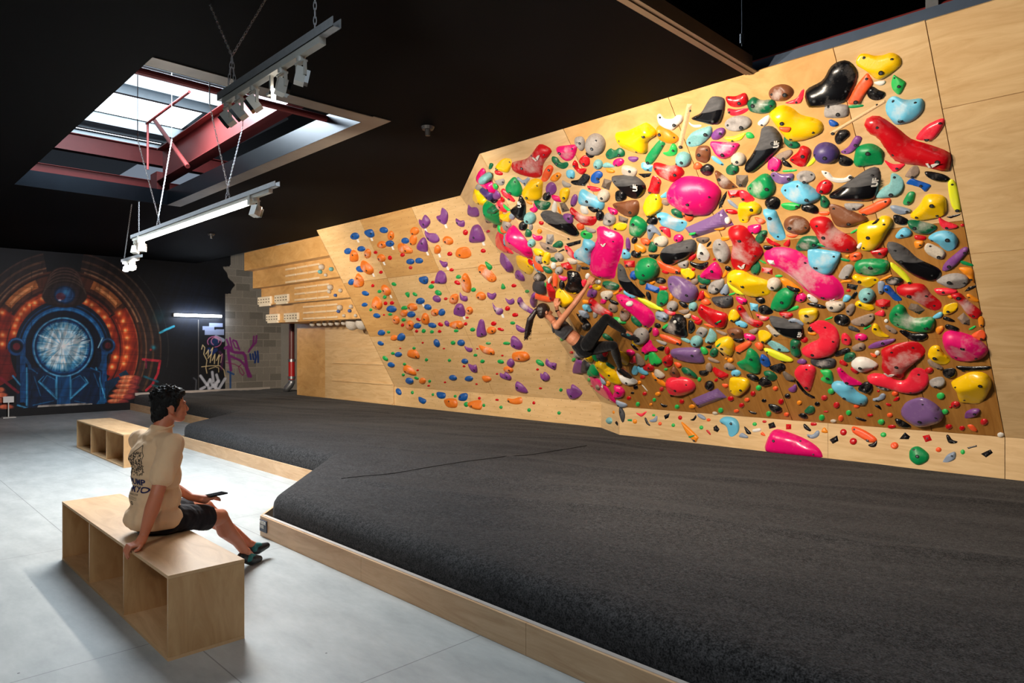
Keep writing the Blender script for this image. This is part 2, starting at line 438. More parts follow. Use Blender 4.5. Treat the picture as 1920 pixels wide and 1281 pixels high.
pa_, pb_ = on_z(262, 144, 4.06), on_z(588, 217, 4.06); m.tube([(pb_.x, SKY0 - 0.3, 4.06), (pb_.x, pb_.y + .6, 4.06)], 0.035, 12); o = m.build('sprinkler_pipe', REDSTEEL); tag(o, 'round red pipe along the near edge of the roof opening', 'pipe')
m = MB(); e0 = on_y(355, 172, 3.2); e1 = on_y(275, 232, 3.2); m.tube([e0, e1], 0.019, 10); o = m.build('sprinkler_pipe', REDSTEEL); tag(o, 'short red branch pipe hanging in the middle of the roof opening', 'pipe')
m = MB(); e0 = on_y(277, 232, 3.2); e1 = on_y(277, 318, 3.2); m.tube([e0, e1], 0.016, 10); o = m.build('sprinkler_drop', REDSTEEL); tag(o, 'thin vertical dropper below the red branch pipe', 'pipe')
m = MB(); e0 = on_y(290, 226, 3.6); e1 = on_y(352, 312, 3.6); m.tube([e0, e1], 0.033, 12); o = m.build('diagonal_brace', REDSTEEL); tag(o, 'round red diagonal brace bolted to the rafter in the roof opening', 'brace')
m = MB(); m.add([(-14.6, 4.9, 4.1), (-14.6, 6.2, 4.1), (-14.6, 4.9, 4.6)], [(0, 1, 2)]); 

# red pipe and steel rail above the climbing wall at the right
q0 = on_y(1408, 128, 5.62); q1 = on_y(1795, 2, 5.62)
m = MB(); m.tube([(-7, 5.62, q0.z), (-0.9, 5.62, q0.z), (-0.86, 5.62, q0.z - 0.3)], 0.055, 14)
m.tube([(-0.9, 5.62, q0.z), (1.5, 5.62, q0.z)], 0.05, 14)
o = m.build('sprinkler_pipe', REDSTEEL); tag(o, 'long dark red pipe above the top edge of the climbing wall', 'pipe')
m = MB(); m.box((-1.42, 5.55, q0.z - 0.08), (-1.34, 5.69, q0.z + 0.7)); m.build('hanger', STEEL, o)
m = MB(); m.box((-6, 5.40, ZC - 0.05), (1.5, 5.46, ZC + 0.12)); m.box((-6, 5.46, ZC - 0.05), (1.5, 5.56, ZC - 0.03))
o = m.build('steel_rail', plain('blue_grey_steel', (84, 98, 118), 0.4, 0.6)); tag(o, 'blue-grey steel channel behind the top edge of the climbing wall', 'rail')
m = MB(); q = on_z(1391, 75, 4.35); m.tube([q + Vector((0, 0, -.25)), q + Vector((0, 0, 2.1))], 0.004, 6); m.tube([q + Vector((0, 0, -.03)), q + Vector((0, 0, .05))], 0.02, 8)
o = m.build('hanging_wire', STEEL); tag(o, 'thin wire with a small clamp hanging in the dark roof space', 'wire')

# ---------------------------------------------------------------- crash mats and their plywood kerb
def carpet():
    m, nt, b = new_mat('charcoal_carpet'); L = nt.links.new
    tc = node(nt, 'ShaderNodeTexCoord')
    n1 = node(nt, 'ShaderNodeTexNoise'); n1.inputs['Scale'].default_value = 120; n1.inputs['Detail'].default_value = 3
    n2 = node(nt, 'ShaderNodeTexNoise'); n2.inputs['Scale'].default_value = 3.0; n2.inputs['Detail'].default_value = 6
    n0 = node(nt, 'ShaderNodeTexNoise'); n0.inputs['Scale'].default_value = 34; n0.inputs['Detail'].default_value = 8; n0.inputs['Roughness'].default_value = .85; L(tc.outputs['Object'], n0.inputs['Vector'])
    L(tc.outputs['Object'], n1.inputs['Vector']); L(tc.outputs['Object'], n2.inputs['Vector'])
    cr = node(nt, 'ShaderNodeValToRGB'); cr.color_ramp.elements[0].position = 0.43; cr.color_ramp.elements[1].position = 0.66
    cr.color_ramp.elements[0].color = (*lin((6, 6, 7)), 1); cr.color_ramp.elements[1].color = (*lin((74, 73, 74)), 1)
    av = node(nt, 'ShaderNodeMix'); av.inputs[0].default_value = .62; L(n1.outputs['Fac'], av.inputs[2]); L(n0.outputs['Fac'], av.inputs[3])
    L(av.outputs[0], cr.inputs[0])
    mr = node(nt, 'ShaderNodeMapRange'); mr.inputs[3].default_value = 0.7; mr.inputs[4].default_value = 1.25; L(n2.outputs['Fac'], mr.inputs[0])
    mu = node(nt, 'ShaderNodeMix', data_type='RGBA', blend_type='MULTIPLY'); mu.inputs['Factor'].default_value = 1
    L(cr.outputs[0], mu.inputs['A']); L(mr.outputs[0], mu.inputs['B']); L(mu.outputs['Result'], b.inputs['Base Color'])
    b.inputs['Roughness'].default_value = 0.95; b.inputs['Sheen Weight'].default_value = 0.05; b.inputs['Specular IOR Level'].default_value = 0.15
    bp = node(nt, 'ShaderNodeBump'); bp.inputs['Strength'].default_value = 0.5; bp.inputs['Distance'].default_value = 0.004
    L(n1.outputs['Fac'], bp.inputs['Height']); L(bp.outputs['Normal'], b.inputs['Normal'])
    return m
CARPET = carpet()
# outline of the mat plan: kerb side (stepped), then along the wall feet
def mat_edge(x):
    """y of the kerb-side edge of the soft mat at x"""
    if x > -5.65: return 2.66
    if x > -7.15: return 2.66 + (-5.65 - x) / 1.5 * (4.02 - 2.66)
    if x > -11.75: return 4.02
    if x > -13.1: return 4.02 + (-11.75 - x) / 1.35 * (5.38 - 4.02)
    return 5.38
def wall_edge(x):
    if x > -5.88: return 7.93
    if x > -6.58: return 7.93 + (-5.88 - x) / 0.7 * 0.47
    if x > -16.44: return 8.40
    return 8.40 + min(1, (-16.44 - x) / 1.2) * 0.9
NX, NY = 300, 90
xs = np.concatenate([np.linspace(-19.25, -13.2, 60), np.linspace(-13.1, -7.2, 100), np.linspace(-7.15, -5.6, 40), np.linspace(-5.5, 3.9, 130)])
verts = []; faces = []
prof = [(0.0, -0.36), (0.0, -0.13), (0.01, -0.075), (0.035, -0.04), (0.075, -0.015), (0.13, -0.003), (0.2, 0.0)]
for i, x in enumerate(xs):
    y0, y1 = mat_edge(x), wall_edge(x)
    row = []
    for (o, dz) in prof: row.append((y0 + o, dz))
    for k in range(1, NY): row.append((y0 + 0.2 + (y1 - y0 - 0.2) * k / (NY - 1), 0.0))
    for (y, dz) in row:
        e = min(1, (y - y0) / 0.6) * min(1, (y1 - y) / 0.3 + 0.15)
        # soft folds run mostly along the walls, bulging by a centimetre or two
        s = noise.noise(Vector((x * 0.55 + y * 0.35, y * 1.9 - x * 0.55, 0.3))) * 0.024 + noise.noise(Vector((x * 1.6, y * 4.2 - x * 1.3, 5.1))) * 0.012
        fold = max(0, 1 - abs(math.sin((y * 1.05 - x * 0.33) * 1.7 + 0.8 * noise.noise(Vector((x, y, 0)) * 0.4))) * 7) * 0.014
        verts.append((x, y, ZM + dz + (s + fold) * e if dz > -0.3 else ZM + dz))
M_ = len(prof) + NY - 1
for i in range(len(xs) - 1):
    for k in range(M_ - 1):
        a = i * M_ + k; faces.append((a, a + M_, a + M_ + 1, a + 1))
mt = mesh_obj('crash_mat', verts, faces, CARPET, smooth=True, origin=(-8, 6, 0))
tag(mt, 'wide charcoal carpet-covered crash mat filling the floor under the climbing walls', 'crash mat')
# seam lines: thin welts lying on the mat
SEAMM = plain('black_hook_tape', (10, 10, 11), 0.9)
def seam(p, q, n=40):
    pts = []
    for k in range(n + 1):
        w_ = Vector(p).lerp(Vector(q), k / n)
        s = noise.noise(Vector((w_.x * 0.55 + w_.y * 0.35, w_.y * 1.9 - w_.x * 0.55, 0.3))) * 0.024 + 0.006
        pts.append((w_.x, w_.y, ZM + s + 0.002))
    m = MB(); m.tube(pts, 0.0035, 6); m.build('seam', SEAMM, mt)
seam(on_z(640, 899, ZM), on_z(1100, 838, ZM))

kerb = empty('mat_kerb', (-8, 3.9, 0), 'low stepped plywood kerb board around the charcoal crash mat', 'kerb')
KERBPLY = wood('kerb_plywood', (214, 178, 138), (188, 148, 108), stretch=(1, 7, 7), knots=0.3)
def kerb_run(x0, y0, x1, y1, n, name='kerb_board'):
    a = Vector((x0, y0, 0)); b = Vector((x1, y1, 0)); d = (b - a).normalized(); s = Vector((-d.y, d.x, 0)) * 0.018
    if s.y < 0: s = -s
    for k in range(n):
        p = a.lerp(b, k / n) + d * 0.001; q = a.lerp(b, (k + 1) / n) - d * 0.002
        mm = MB(); mm.prism([p, q, q + s, p + s], (0, 0, 0), (0, 0, 0.172)); mm.build('kerb_board', KERBPLY, kerb)
kerb_run(-5.76, 2.60, 3.9, 2.60, 6)
kerb_run(-7.2, 3.955, -5.76, 2.60, 1)
kerb_run(-11.72, 3.955, -7.2, 3.955, 4)
kerb_run(-13.1, 5.29, -11.72, 3.955, 1)
kerb_run(-19.28, 5.29, -13.1, 5.29, 3)
m = MB()   # light metal capping on the near kerb and trim against the end wall
m.box((-5.76, 2.615, 0.172), (3.9, 2.645, 0.176)); m.box((XW + 0.005, 5.4, ZM - 0.02), (XW + 0.04, 9.0, ZM + 0.05))
m.build('capping', plain('pale_capping', (196, 186, 178), 0.4, 0.3), kerb)
# notice on the kerb corner
sg = empty('notice_plate', (-5.62, 2.595, 0.1), 'small dark plate reading NO SHOES ON THE MATS at the kerb corner', 'sign')
P0 = on_y(488.5, 973, 2.598); P1 = on_y(501, 999, 2.598)
m = MB(); m.box((P0.x, 2.590, P1.z - 0.005), (P1.x, 2.598, P0.z)); m.build('plate', plain('slate_plate', (52, 58, 74), 0.5), sg)
def text_mesh(txt, size, mat, parent, mtx, name='lettering', extrude=0.001, bold=0.0, align='LEFT', spacing=0.9):
    cu = bpy.data.curves.new(name, 'FONT'); cu.body = txt; cu.size = size; cu.extrude = extrude; cu.offset = bold
    cu.align_x = align; cu.space_line = spacing
    o = bpy.data.objects.new(name, cu); COL.objects.link(o)
    bpy.context.view_layer.update()
    me = bpy.data.meshes.new_from_object(o.evaluated_get(bpy.context.evaluated_depsgraph_get()))
    COL.objects.unlink(o); bpy.data.objects.remove(o)
    me.materials.clear(); me.materials.append(mat)
    me.transform(mtx)
    ob = bpy.data.objects.new(name, me); link(ob, parent)
    if parent: ob.location = -parent.location
    return ob
OFFWHITE = plain('printed_white', (225, 222, 216), 0.6, noise_amt=0.02)
mx = Matrix.Translation((P0.x + 0.008, 2.588, P0.z - 0.035)) @ Matrix.Rotation(math.pi / 2, 4, 'X') @ Matrix.Diagonal((0.62, 1.5, 1, 1))
text_mesh('NO SHOES ON\nTHE MATS', 0.026, OFFWHITE, sg, mx, bold=0.0006)

# ---------------------------------------------------------------- open-fronted plywood benches
def bench(x0, x1, y0, y1, h, label, n=3):
    t = 0.018
    b = empty('plywood_bench', ((x0 + x1) / 2, (y0 + y1) / 2, 0), label, 'bench', 'open plywood box benches')
    m = MB(); m.box((x0, y0, h - t), (x1, y1, h)); m.build('seat', PLY_BENCH, b, bevel=0.0015)
    m = MB(); m.box((x0, y0, 0.0), (x1, y1, t)); m.build('base', PLY_BENCH, b, bevel=0.0015)
    m = MB(); m.box((x0 + t, y1 - t, t), (x1 - t, y1, h - t)); m.build('back_panel', PLY_BENCH, b)
    for x in (x0, x1 - t):
        m = MB(); m.box((x, y0, t), (x + t, y1, h - t)); m.build('side_panel', PLY_GOLD2, b, bevel=0.001)
    for k in range(1, n):
        x = x0 + (x1 - x0) * k / n
        m = MB(); m.box((x - t / 2, y0 + 0.002, t), (x + t / 2, y1 - t, h - t)); m.build('divider', PLY_GOLD2, b)
    m = MB()
    m.box((x0, y0 - 0.0008, h - t), (x1, y0 + 0.001, h)); m.box((x0, y0 - 0.0008, 0), (x1, y0 + 0.001, t))
    m.box((x1 - 0.001, y0, h - t), (x1 + 0.0008, y1, h)); m.box((x1 - 0.001, y0, 0), (x1 + 0.0008, y1, t))
    m.build('edge_banding', PLY_EDGE, b)
    return b
PLY_GOLD2 = wood('birch_plywood_bench_side', (210, 170, 122), (184, 140, 92), stretch=(5, 5, 1.2), knots=0.4, rough=0.4)
bench(-6.18, -3.80, 1.222, 1.625, 0.447, 'near open-fronted plywood box bench with the seated person on it', 3)
bench(-12.75, -10.2, 2.72, 3.2, 0.447, 'far open-fronted plywood box bench standing behind the seated person', 3)
# ================================================================== end wall: painted mural, bare blocks, spray lettering
# every mesh vertex of the wall carries its own paint colour, laid on by the brush functions below
GY0, GY1, GZ0, GZ1 = -5.0, 9.6, 0.0, 4.6
UY0, UY1 = 2.2, 9.4                      # finely painted stretch
ys = np.concatenate([np.linspace(GY0, UY0, 20)[:-1], np.linspace(UY0, UY1, 620), np.linspace(UY1, GY1, 4)[1:]])
zs = np.linspace(GZ0, 3.92, 300); zs = np.concatenate([zs, [4.6]])
YY, ZZ = np.meshgrid(ys, zs, indexing='ij')
dX = XW * CA + YY * SA; dY = -XW * SA + YY * CA
U = 960 + FPX * dX / dY; V = CY - FPX * (ZZ - HEAD) / dY
IMG = np.zeros(U.shape + (3,)); IMG[:] = (8, 10, 16)
rs = np.random.RandomState(4)
def blend(mask, rgb):
    m = np.clip(mask, 0, 1)[..., None]
    IMG[:] = IMG * (1 - m) + np.array(rgb, float) * m
def sm(x): return np.clip(x, 0, 1)
def seg(ax, ay, bx, by):
    px, py = U - ax, V - ay; dx, dy = bx - ax, by - ay
    t = np.clip((px * dx + py * dy) / (dx * dx + dy * dy + 1e-9), 0, 1)
    return np.hypot(px - t * dx, py - t * dy)
def stroke(pts, w, rgb, a=1.0, soft=1.0):
    d = None
    for p, q in zip(pts[:-1], pts[1:]):
        e = seg(p[0], p[1], q[0], q[1]); d = e if d is None else np.minimum(d, e)
    blend(sm((w / 2 - d) / soft + 0.5) * a, rgb)
def poly(pts, rgb, a=1.0):
    ins = np.zeros(U.shape, bool); n = len(pts)
    for i in range(n):
        x1, y1 = pts[i]; x2, y2 = pts[(i + 1) % n]
        c = ((y1 > V) != (y2 > V)) & (U < (x2 - x1) * (V - y1) / (y2 - y1 + 1e-9) + x1)
        ins ^= c
    blend(ins * a, rgb)
def disc(cx, cy, rx, ry, rgb, a=1.0, soft=1.5):
    d = np.hypot((U - cx) / rx, (V - cy) / ry); blend(sm((1 - d) * min(rx, ry) / soft + .5) * a, rgb)
def glow(cx, cy, r, rgb, a=1.0):
    d2 = ((U - cx) ** 2 + (V - cy) ** 2) / (r * r); blend(np.exp(-d2 * 2.2) * a, rgb)
CX, CYM = 119, 655
ANG = np.degrees(np.arctan2(-(V - CYM), U - CX))      # 90 = up
def ring(r0, r1, rgb, a0=-180, a1=180, a=1.0, soft=1.5, sx=1.0, sy=1.0, cx=CX, cy=CYM):
    d = np.hypot((U - cx) / sx, (V - cy) / sy)
    an = np.degrees(np.arctan2(-(V - cy), U - cx))
    m = sm((d - r0) / soft + .5) * sm((r1 - d) / soft + .5) * ((an >= a0) & (an <= a1))
    blend(m * a, rgb)
# outer dark bronze hoops
for r, c, w in ((182, (62, 42, 34), 2), (176, (30, 22, 22), 5), (168, (74, 50, 36), 2.5), (160, (38, 27, 26), 6), (154, (104, 70, 50), 2.5), (149, (46, 30, 26), 5)):
    ring(r - w, r + w, c, -28, 78, sx=1.0); ring(r - w, r + w, c, 102, 180)
ring(181, 183, (74, 60, 48), 5, 62); ring(196, 197.5, (40, 38, 36), -10, 45)
# bronze arch with orange bevel panels
ring(116, 148, (70, 36, 24), -25, 205 - 25); ring(116, 148, (64, 32, 22), -180, -150)
ring(124, 142, (150, 84, 42), 38, 66); ring(124, 142, (150, 84, 42), 112, 142)
ring(128, 133, (214, 138, 84), 40, 62); ring(128, 133, (200, 128, 80), 116, 140)
ring(140, 144, (34, 18, 16), -25, 180); ring(147, 150, (176, 128, 92), 20, 75, .7); ring(147, 150, (150, 110, 84), 105, 160, .6)
ring(112, 117, (36, 16, 16), -30, 180); ring(118, 122, (120, 40, 22), -35, 36); ring(118, 122, (120, 40, 22), 144, 180)
# red sides with lamps
ring(100, 140, (128, 30, 18), -35, 34, .9); ring(100, 140, (128, 30, 18), 146, 180, .9); ring(100, 140, (110, 24, 22), -180, -150, .9)
ring(92, 112, (98, 34, 22), 36, 84); ring(92, 112, (98, 34, 22), 96, 150)
ring(90, 104, (140, 34, 20), -30, 36, .95); ring(90, 104, (140, 34, 20), 144, 180, .95)
ring(106, 108, (26, 10, 12), -40, 180); ring(86, 90, (34, 14, 20), -30, 180)
ring(112, 114, (200, 80, 40), -20, 30, .7); ring(139, 141, (196, 100, 60), -30, 34, .6)
for (x, y) in ((161, 566), (172, 572), (185, 584), (196, 595), (204, 611), (205, 627), (79, 560), (65, 568), (55, 572), (46, 580), (39, 589), (32, 600), (28, 611), (27, 625), (224, 588), (231, 602), (235, 620), (238, 634), (238, 652), (236, 669), (232, 682), (4, 586), (5, 628), (4, 645), (210, 688), (216, 670)):
    glow(x, y, 11, (238, 92, 34), .95); glow(x, y, 4.5, (255, 186, 118), 1)
# blue arch
ring(80, 92, (14, 26, 44), -6, 186 - 6); ring(72, 80, (20, 84, 142), -8, 180); ring(60, 72, (8, 18, 36), -180, 180)
ring(74, 76, (60, 140, 190), 10, 170, .7); ring(84, 86, (22, 66, 112), 5, 175, .8)
for sx_ in (-1, 1):
    x = CX + sx_ * 76; poly([(x - 5, 650), (x + 5, 650), (x + 5, 755), (x - 5, 755)], (18, 70, 122)); poly([(x - 12, 660), (x - 6, 660), (x - 6, 760), (x - 12, 760)], (10, 28, 52))
poly([(48, 690), (192, 690), (190, 762), (48, 768)], (9, 34, 64)); poly([(110, 695), (130, 695), (130, 764), (110, 766)], (14, 66, 112))
for (a, b_) in (((72, 715), (106, 748)), ((106, 748), (106, 700)), ((72, 715), (92, 692)), ((132, 748), (165, 718)), ((132, 748), (132, 702)), ((165, 718), (152, 694)), ((60, 700), (72, 740)), ((180, 690), (195, 740)), ((50, 690), (50, 760)), ((198, 730), (222, 712)), ((196, 740), (196, 752)), ((24, 705), (38, 722)), ((33, 760), (60, 768)), ((60, 762), (70, 768))):
    stroke([a, b_], 3.2, (30, 120, 170)); stroke([a, b_], 1.0, (120, 190, 220), .8)
# door leaves: bevelled plates
for pp, cc in (((52, 694), (104, 694), (106, 704), (88, 700), (70, 716), (104, 750), (104, 764), (52, 766)), (8, 30, 58)), (((134, 694), (186, 694), (188, 764), (136, 764), (134, 750), (168, 718), (152, 700)), (10, 34, 64)):
    poly(pp, cc)
for pp in (((88, 704), (104, 712), (104, 742), (78, 718)), ((134, 712), (150, 704), (162, 718), (134, 744))):
    poly(pp, (12, 48, 86)); stroke(list(pp) + [pp[0]], 1.2, (54, 138, 182), .8)
for (a, b_) in (((52, 700), (52, 764)), ((64, 706), (76, 742)), ((108, 690), (108, 764)), ((131, 690), (131, 764)), ((188, 700), (188, 764)), ((140, 752), (178, 760)), ((62, 760), (100, 752)), ((176, 700), (186, 726)), ((56, 690), (70, 700)), ((170, 690), (188, 698))):
    stroke([a, b_], 1.6, (34, 110, 160), .8)
poly(((196, 716), (222, 706), (226, 712), (204, 736), (198, 752)), (10, 40, 66)); poly(((178, 762), (190, 744), (198, 748), (196, 762)), (16, 84, 130)); poly(((222, 702), (236, 694), (244, 706), (234, 716)), (12, 50, 74))
# portal
RD = np.hypot(U - 118, (V - 650) * 1.03); TH = np.arctan2(V - 650, U - 118)
disc(118, 651, 58, 56, (24, 88, 142)); ring(53.5, 55.5, (120, 196, 226), -180, 180, .8, cx=118, cy=651); ring(49, 53, (12, 44, 84), -180, 180, 1, cx=118, cy=651)
tab = rs.rand(140); tab2 = rs.rand(60)
st1 = np.interp((TH + math.pi) / (2 * math.pi) * 140 + RD * .05, np.arange(141), np.append(tab, tab[0]))
st2 = np.interp((TH + math.pi) / (2 * math.pi) * 60 - RD * .03, np.arange(61), np.append(tab2, tab2[0]))
band = 0.5 + .5 * np.sin(RD * .42 + st2 * 4)
val = np.clip(.25 + .55 * st1 + .35 * st2 - .012 * np.abs(RD - 24) + .22 * band - .35 * sm((RD - 38) / 10), 0, 1)
colr = np.stack([np.interp(val, [0, .35, .65, 1], [14, 60, 138, 226]), np.interp(val, [0, .35, .65, 1], [62, 138, 186, 236]), np.interp(val, [0, .35, .65, 1], [108, 178, 208, 240])], -1)
mk = sm((49.5 - RD) / 1.2)[..., None]; IMG[:] = IMG * (1 - mk) + colr * mk
ring(33, 35, (214, 228, 232), 20, 160, .5, cx=118, cy=650); ring(44, 45.2, (220, 240, 246), -60, 120, .5, cx=118, cy=650); ring(38, 41, (26, 96, 140), 100, 175, .5, cx=118, cy=650)
for k in range(22):
    a = -1.1 + rs.rand() * 1.6; r0 = 30 + rs.rand() * 8; r1 = r0 + 5 + rs.rand() * 12
    stroke([(118 + r0 * math.cos(a), 650 + r0 * math.sin(a)), (118 + r1 * math.cos(a), 650 + r1 * math.sin(a))], .9 + rs.rand(), ((224, 242, 248), (24, 70, 110))[k % 2], .8)
glow(118, 650, 17, (240, 246, 248), 1)
stroke([(72, 628), (98, 640)], 1.4, (220, 240, 246), .7)
# jewel at the top, hoops above it
for k, yy in enumerate((500, 508, 516, 525, 533)):
    disc(121, yy + 22, 30 + k * 3, 22, (40, 26, 24)); ring(28 + k * 3, 30.5 + k * 3, (96 - k * 4, 62, 50), 10, 170, .8, cx=121, cy=yy + 26, sy=.8)
disc(121, 552, 27, 22, (46, 34, 36)); disc(121, 553, 20, 17, (18, 40, 70)); disc(121, 553, 17, 14, (34, 72, 118)); disc(114, 556, 9, 7, (104, 34, 44), .8); glow(124, 548, 8, (70, 150, 200), .9); disc(112, 563, 3, 1.5, (210, 210, 220), .8)
# side instruments
for (x, y, s) in ((31, 650, 1), (202, 648, .85)):
    disc(x, y, 17 * s, 17 * s, (18, 58, 104)); disc(x, y, 12 * s, 12 * s, (10, 14, 30)); disc(x, y, 7 * s, 7 * s, (92, 26, 34)); ring(14 * s, 15.5 * s, (70, 130, 180), 20, 160, .8, cx=x, cy=y)
stroke([(40, 662), (55, 685), (56, 690)], 6, (22, 74, 120)); stroke([(200, 662), (188, 690), (196, 694)], 6, (22, 74, 120)); stroke([(184, 652), (192, 634)], 2, (140, 190, 210))
# red ribs, cyan sparks at the right
stroke([(268, 674), (300, 677), (296, 700), (285, 722), (274, 732)], 4.5, (176, 36, 52)); stroke([(274, 675), (274, 690)], 3, (120, 30, 60)); stroke([(0, 708), (34, 736)], 5, (120, 24, 40))
stroke([(300, 624), (312, 618), (326, 612)], 4, (58, 178, 206)); glow(288, 652, 6, (50, 170, 200), .9); glow(283, 656, 3, (220, 60, 60)); glow(300, 594, 22, (18, 62, 66), .6)
stroke([(270, 706), (296, 716)], 4, (22, 90, 110), .8); stroke([(285, 722), (315, 730)], 3, (24, 96, 104), .7)
# stacked orange discs
for k, (x, y, w_) in enumerate(((246, 710, 20), (242, 717, 20), (240, 726, 22), (236, 735, 24), (230, 744, 25), (222, 754, 20))):
    disc(x, y, w_, 6.5, (70, 26, 30)); disc(x - 3, y - 1.5, w_ - 3, 5, (206, 96, 58)); disc(x - 7, y - 3, w_ * .5, 2.4, (238, 150, 104), .8); disc(x + w_ * .5, y, w_ * .45, 5, (120, 40, 46), .7)
for k, (x, y, w_) in enumerate(((2, 732, 9), (4, 742, 12), (7, 752, 14), (12, 764, 15))):
    disc(x, y, w_, 6, (80, 30, 30)); disc(x - 1, y - 1, w_ - 2, 4.5, (204, 100, 66))
poly([(66, 770), (72, 760), (172, 756), (176, 763), (176, 766)], (176, 170, 160))
# faint soft patch of deep blue around the lamp's stretch of wall
glow(360, 560, 90, (14, 26, 48), .5)
# brushy unevenness of the spray paint
n1 = np.interp(U * .9 + V * .35, np.arange(-400, 2400, 3), rs.rand(len(np.arange(-400, 2400, 3)))); n2 = np.interp(V * 1.1 - U * .3 + 900, np.arange(0, 2600, 5), rs.rand(len(np.arange(0, 2600, 5))))
IMG *= (0.74 + .30 * n1 + .24 * n2)[..., None]
# bare grey blocks with their courses
def block_rgb():
    y, z = YY, ZZ
    row = np.floor(z / 0.2); col = np.floor((y + (row % 2) * 0.2) / 0.4)
    h = np.sin(row * 127.1 + col * 311.7) * 43758.5453; h = h - np.floor(h)
    base = 128 + (h - .5) * 16 - (h > .86) * 26
    fy = (y + (row % 2) * 0.2) / 0.4 - col; fz = z / 0.2 - row
    mort = (fy < 0.028) | (fz < 0.055)
    base = np.where(mort, 150, base) + rs.normal(0, 3, base.shape)
    return np.stack([base, base * 0.955, base * 0.89], -1)
BR = block_rgb()
wob = 4 * np.sin(V * .12) + 3 * np.sin(V * .31)
mb = np.where(V > 551, U > 422.6, U > 432 + wob * .5 + np.where(V > 525, (V - 525) * .0, 0) + np.where((V > 500) & (V < 548), 6 - np.abs(V - 536) * .5, 0))
mask = mb & True
IMG[mask] = BR[mask]
# block joints still show through the dark paint a little
jt = (((YY + (np.floor(ZZ / .2) % 2) * .2) % .4) < .012) | ((ZZ % .2) < .012)
IMG[jt & ~mask] *= 0.72
# pale roller marks and tags on the dark panel
for (x0, y0, x1, y1) in ((392, 606, 418, 613), (380, 612, 402, 619), (384, 618, 420, 628)): poly([(x0, y0), (x1, y0), (x1, y1), (x0, y1)], (150, 160, 190), .8)
stroke([(405, 632), (418, 638)], 7, (170, 176, 190), .8)
PU = (112, 36, 104); NB = (14, 44, 108); CRM = (214, 190, 140); WH = (196, 198, 208)
t = np.linspace(0, 5.2, 16); stroke([(402 + 13 * math.cos(a + 2.6), 641 + 10 * math.sin(a + 2.6)) for a in t], 1.6, (170, 90, 130)); disc(402, 642, 9, 7, (20, 50, 100), .7)
t = np.linspace(0, 4.6, 12); stroke([(403 + 7 * math.cos(a + 2), 640 + 7 * math.sin(a + 2)) for a in t], 1.4, (190, 110, 140))
stroke([(392, 655), (398, 662), (405, 656)], 7, NB, .8)
stroke([(378, 655), (380, 647), (384, 652), (382, 664), (388, 676), (386, 690), (388, 700)], 1.5, CRM); 
for (a, b_, c_) in (((386, 664), (391, 656), (390, 668)), ((395, 658), (399, 652), (396, 666)), ((390, 672), (396, 664), (394, 680)), ((398, 676), (403, 664), (402, 682)), ((406, 676), (411, 665), (409, 684)), ((412, 668), (417, 664), (414, 680))): stroke([a, b_, c_], 1.7, CRM)
stroke([(378, 688), (395, 686), (412, 686), (420, 694), (422, 706)], 1.4, CRM); stroke([(392, 692), (404, 688), (410, 690), (410, 698)], 1.2, CRM)
for (p, q) in (((376, 705), (388, 722)), ((388, 722), (394, 712)), ((394, 712), (398, 722)), ((398, 698), (400, 715)), ((406, 703), (410, 716)), ((410, 730), (422, 710)), ((390, 722), (392, 732)), ((400, 722), (410, 714)), ((408, 716), (404, 728)), ((376, 730), (384, 726)), ((394, 728), (404, 722)), ((402, 726), (410, 731))): stroke([p, q], 5.2, WH, .85, 1.4)
stroke([(363, 709), (368, 713), (367, 732)], 3, (90, 92, 98), .7); stroke([(372, 600), (372.4, 733)], 0.9, (130, 122, 112), .9)
# purple and blue tags on the blocks
stroke([(425, 637), (430, 650), (436, 655)], 3.4, PU); stroke([(431, 634), (436, 657)], 3.2, PU); stroke([(437, 638), (443, 640), (449, 656)], 3.4, PU); stroke([(436, 640), (441, 652), (447, 654)], 2.4, PU)
stroke([(422, 653), (428, 650), (428, 660), (433, 694)], 5.4, PU); stroke([(430, 656), (440, 661), (456, 662), (460, 668), (463, 690), (470, 706)], 5.4, PU); stroke([(432, 668), (450, 676), (460, 686), (466, 706)], 4.4, PU)
stroke([(424, 680), (440, 683), (452, 690), (458, 700), (455, 704), (450, 699), (447, 688), (452, 684)], 1.5, (120, 34, 84))
stroke([(476, 631), (475, 645), (466, 660)], 3.4, PU, .9); stroke([(481, 630), (480, 642), (468, 656)], 3.6, PU, .9)
for x in (469, 474): stroke([(x, 664), (x + 1.5, 674)], 3.2, NB)
stroke([(478, 660), (480, 670), (478, 680)], 3.4, NB); stroke([(483, 659), (484, 671), (484, 679)], 3.4, NB)
stroke([(432, 698), (432, 727)], 3.4, (24, 62, 120), .85); stroke([(427, 697), (432, 699), (438, 702)], 3.4, (24, 62, 120), .85)
stroke([(412, 660), (418, 668), (415, 692)], 5, PU, .5, 3)
# painted black skirting of the end wall
IMG[(ZZ < 0.19)] = (13, 13, 15)
IMG = np.clip(IMG, 0, 255)
lc = IMG / 255.0; lc = np.where(lc <= 0.04045, lc / 12.92, ((lc + 0.055) / 1.055) ** 2.4)
ny, nz = YY.shape
me = bpy.data.meshes.new('wall_end')
vv = np.zeros((ny * nz, 3)); vv[:, 0] = 0; vv[:, 1] = YY.ravel(); vv[:, 2] = ZZ.ravel()
ii, kk = np.meshgrid(np.arange(ny - 1), np.arange(nz - 1), indexing='ij'); a = (ii * nz + kk).ravel()
ff = np.stack([a, a + nz, a + nz + 1, a + 1], 1)
me.vertices.add(len(vv)); me.vertices.foreach_set('co', vv.ravel())
me.loops.add(ff.size); me.loops.foreach_set('vertex_index', ff.ravel().astype(np.int32))
me.polygons.add(len(ff)); me.polygons.foreach_set('loop_start', np.arange(0, ff.size, 4, dtype=np.int32)); me.polygons.foreach_set('loop_total', np.full(len(ff), 4, dtype=np.int32))
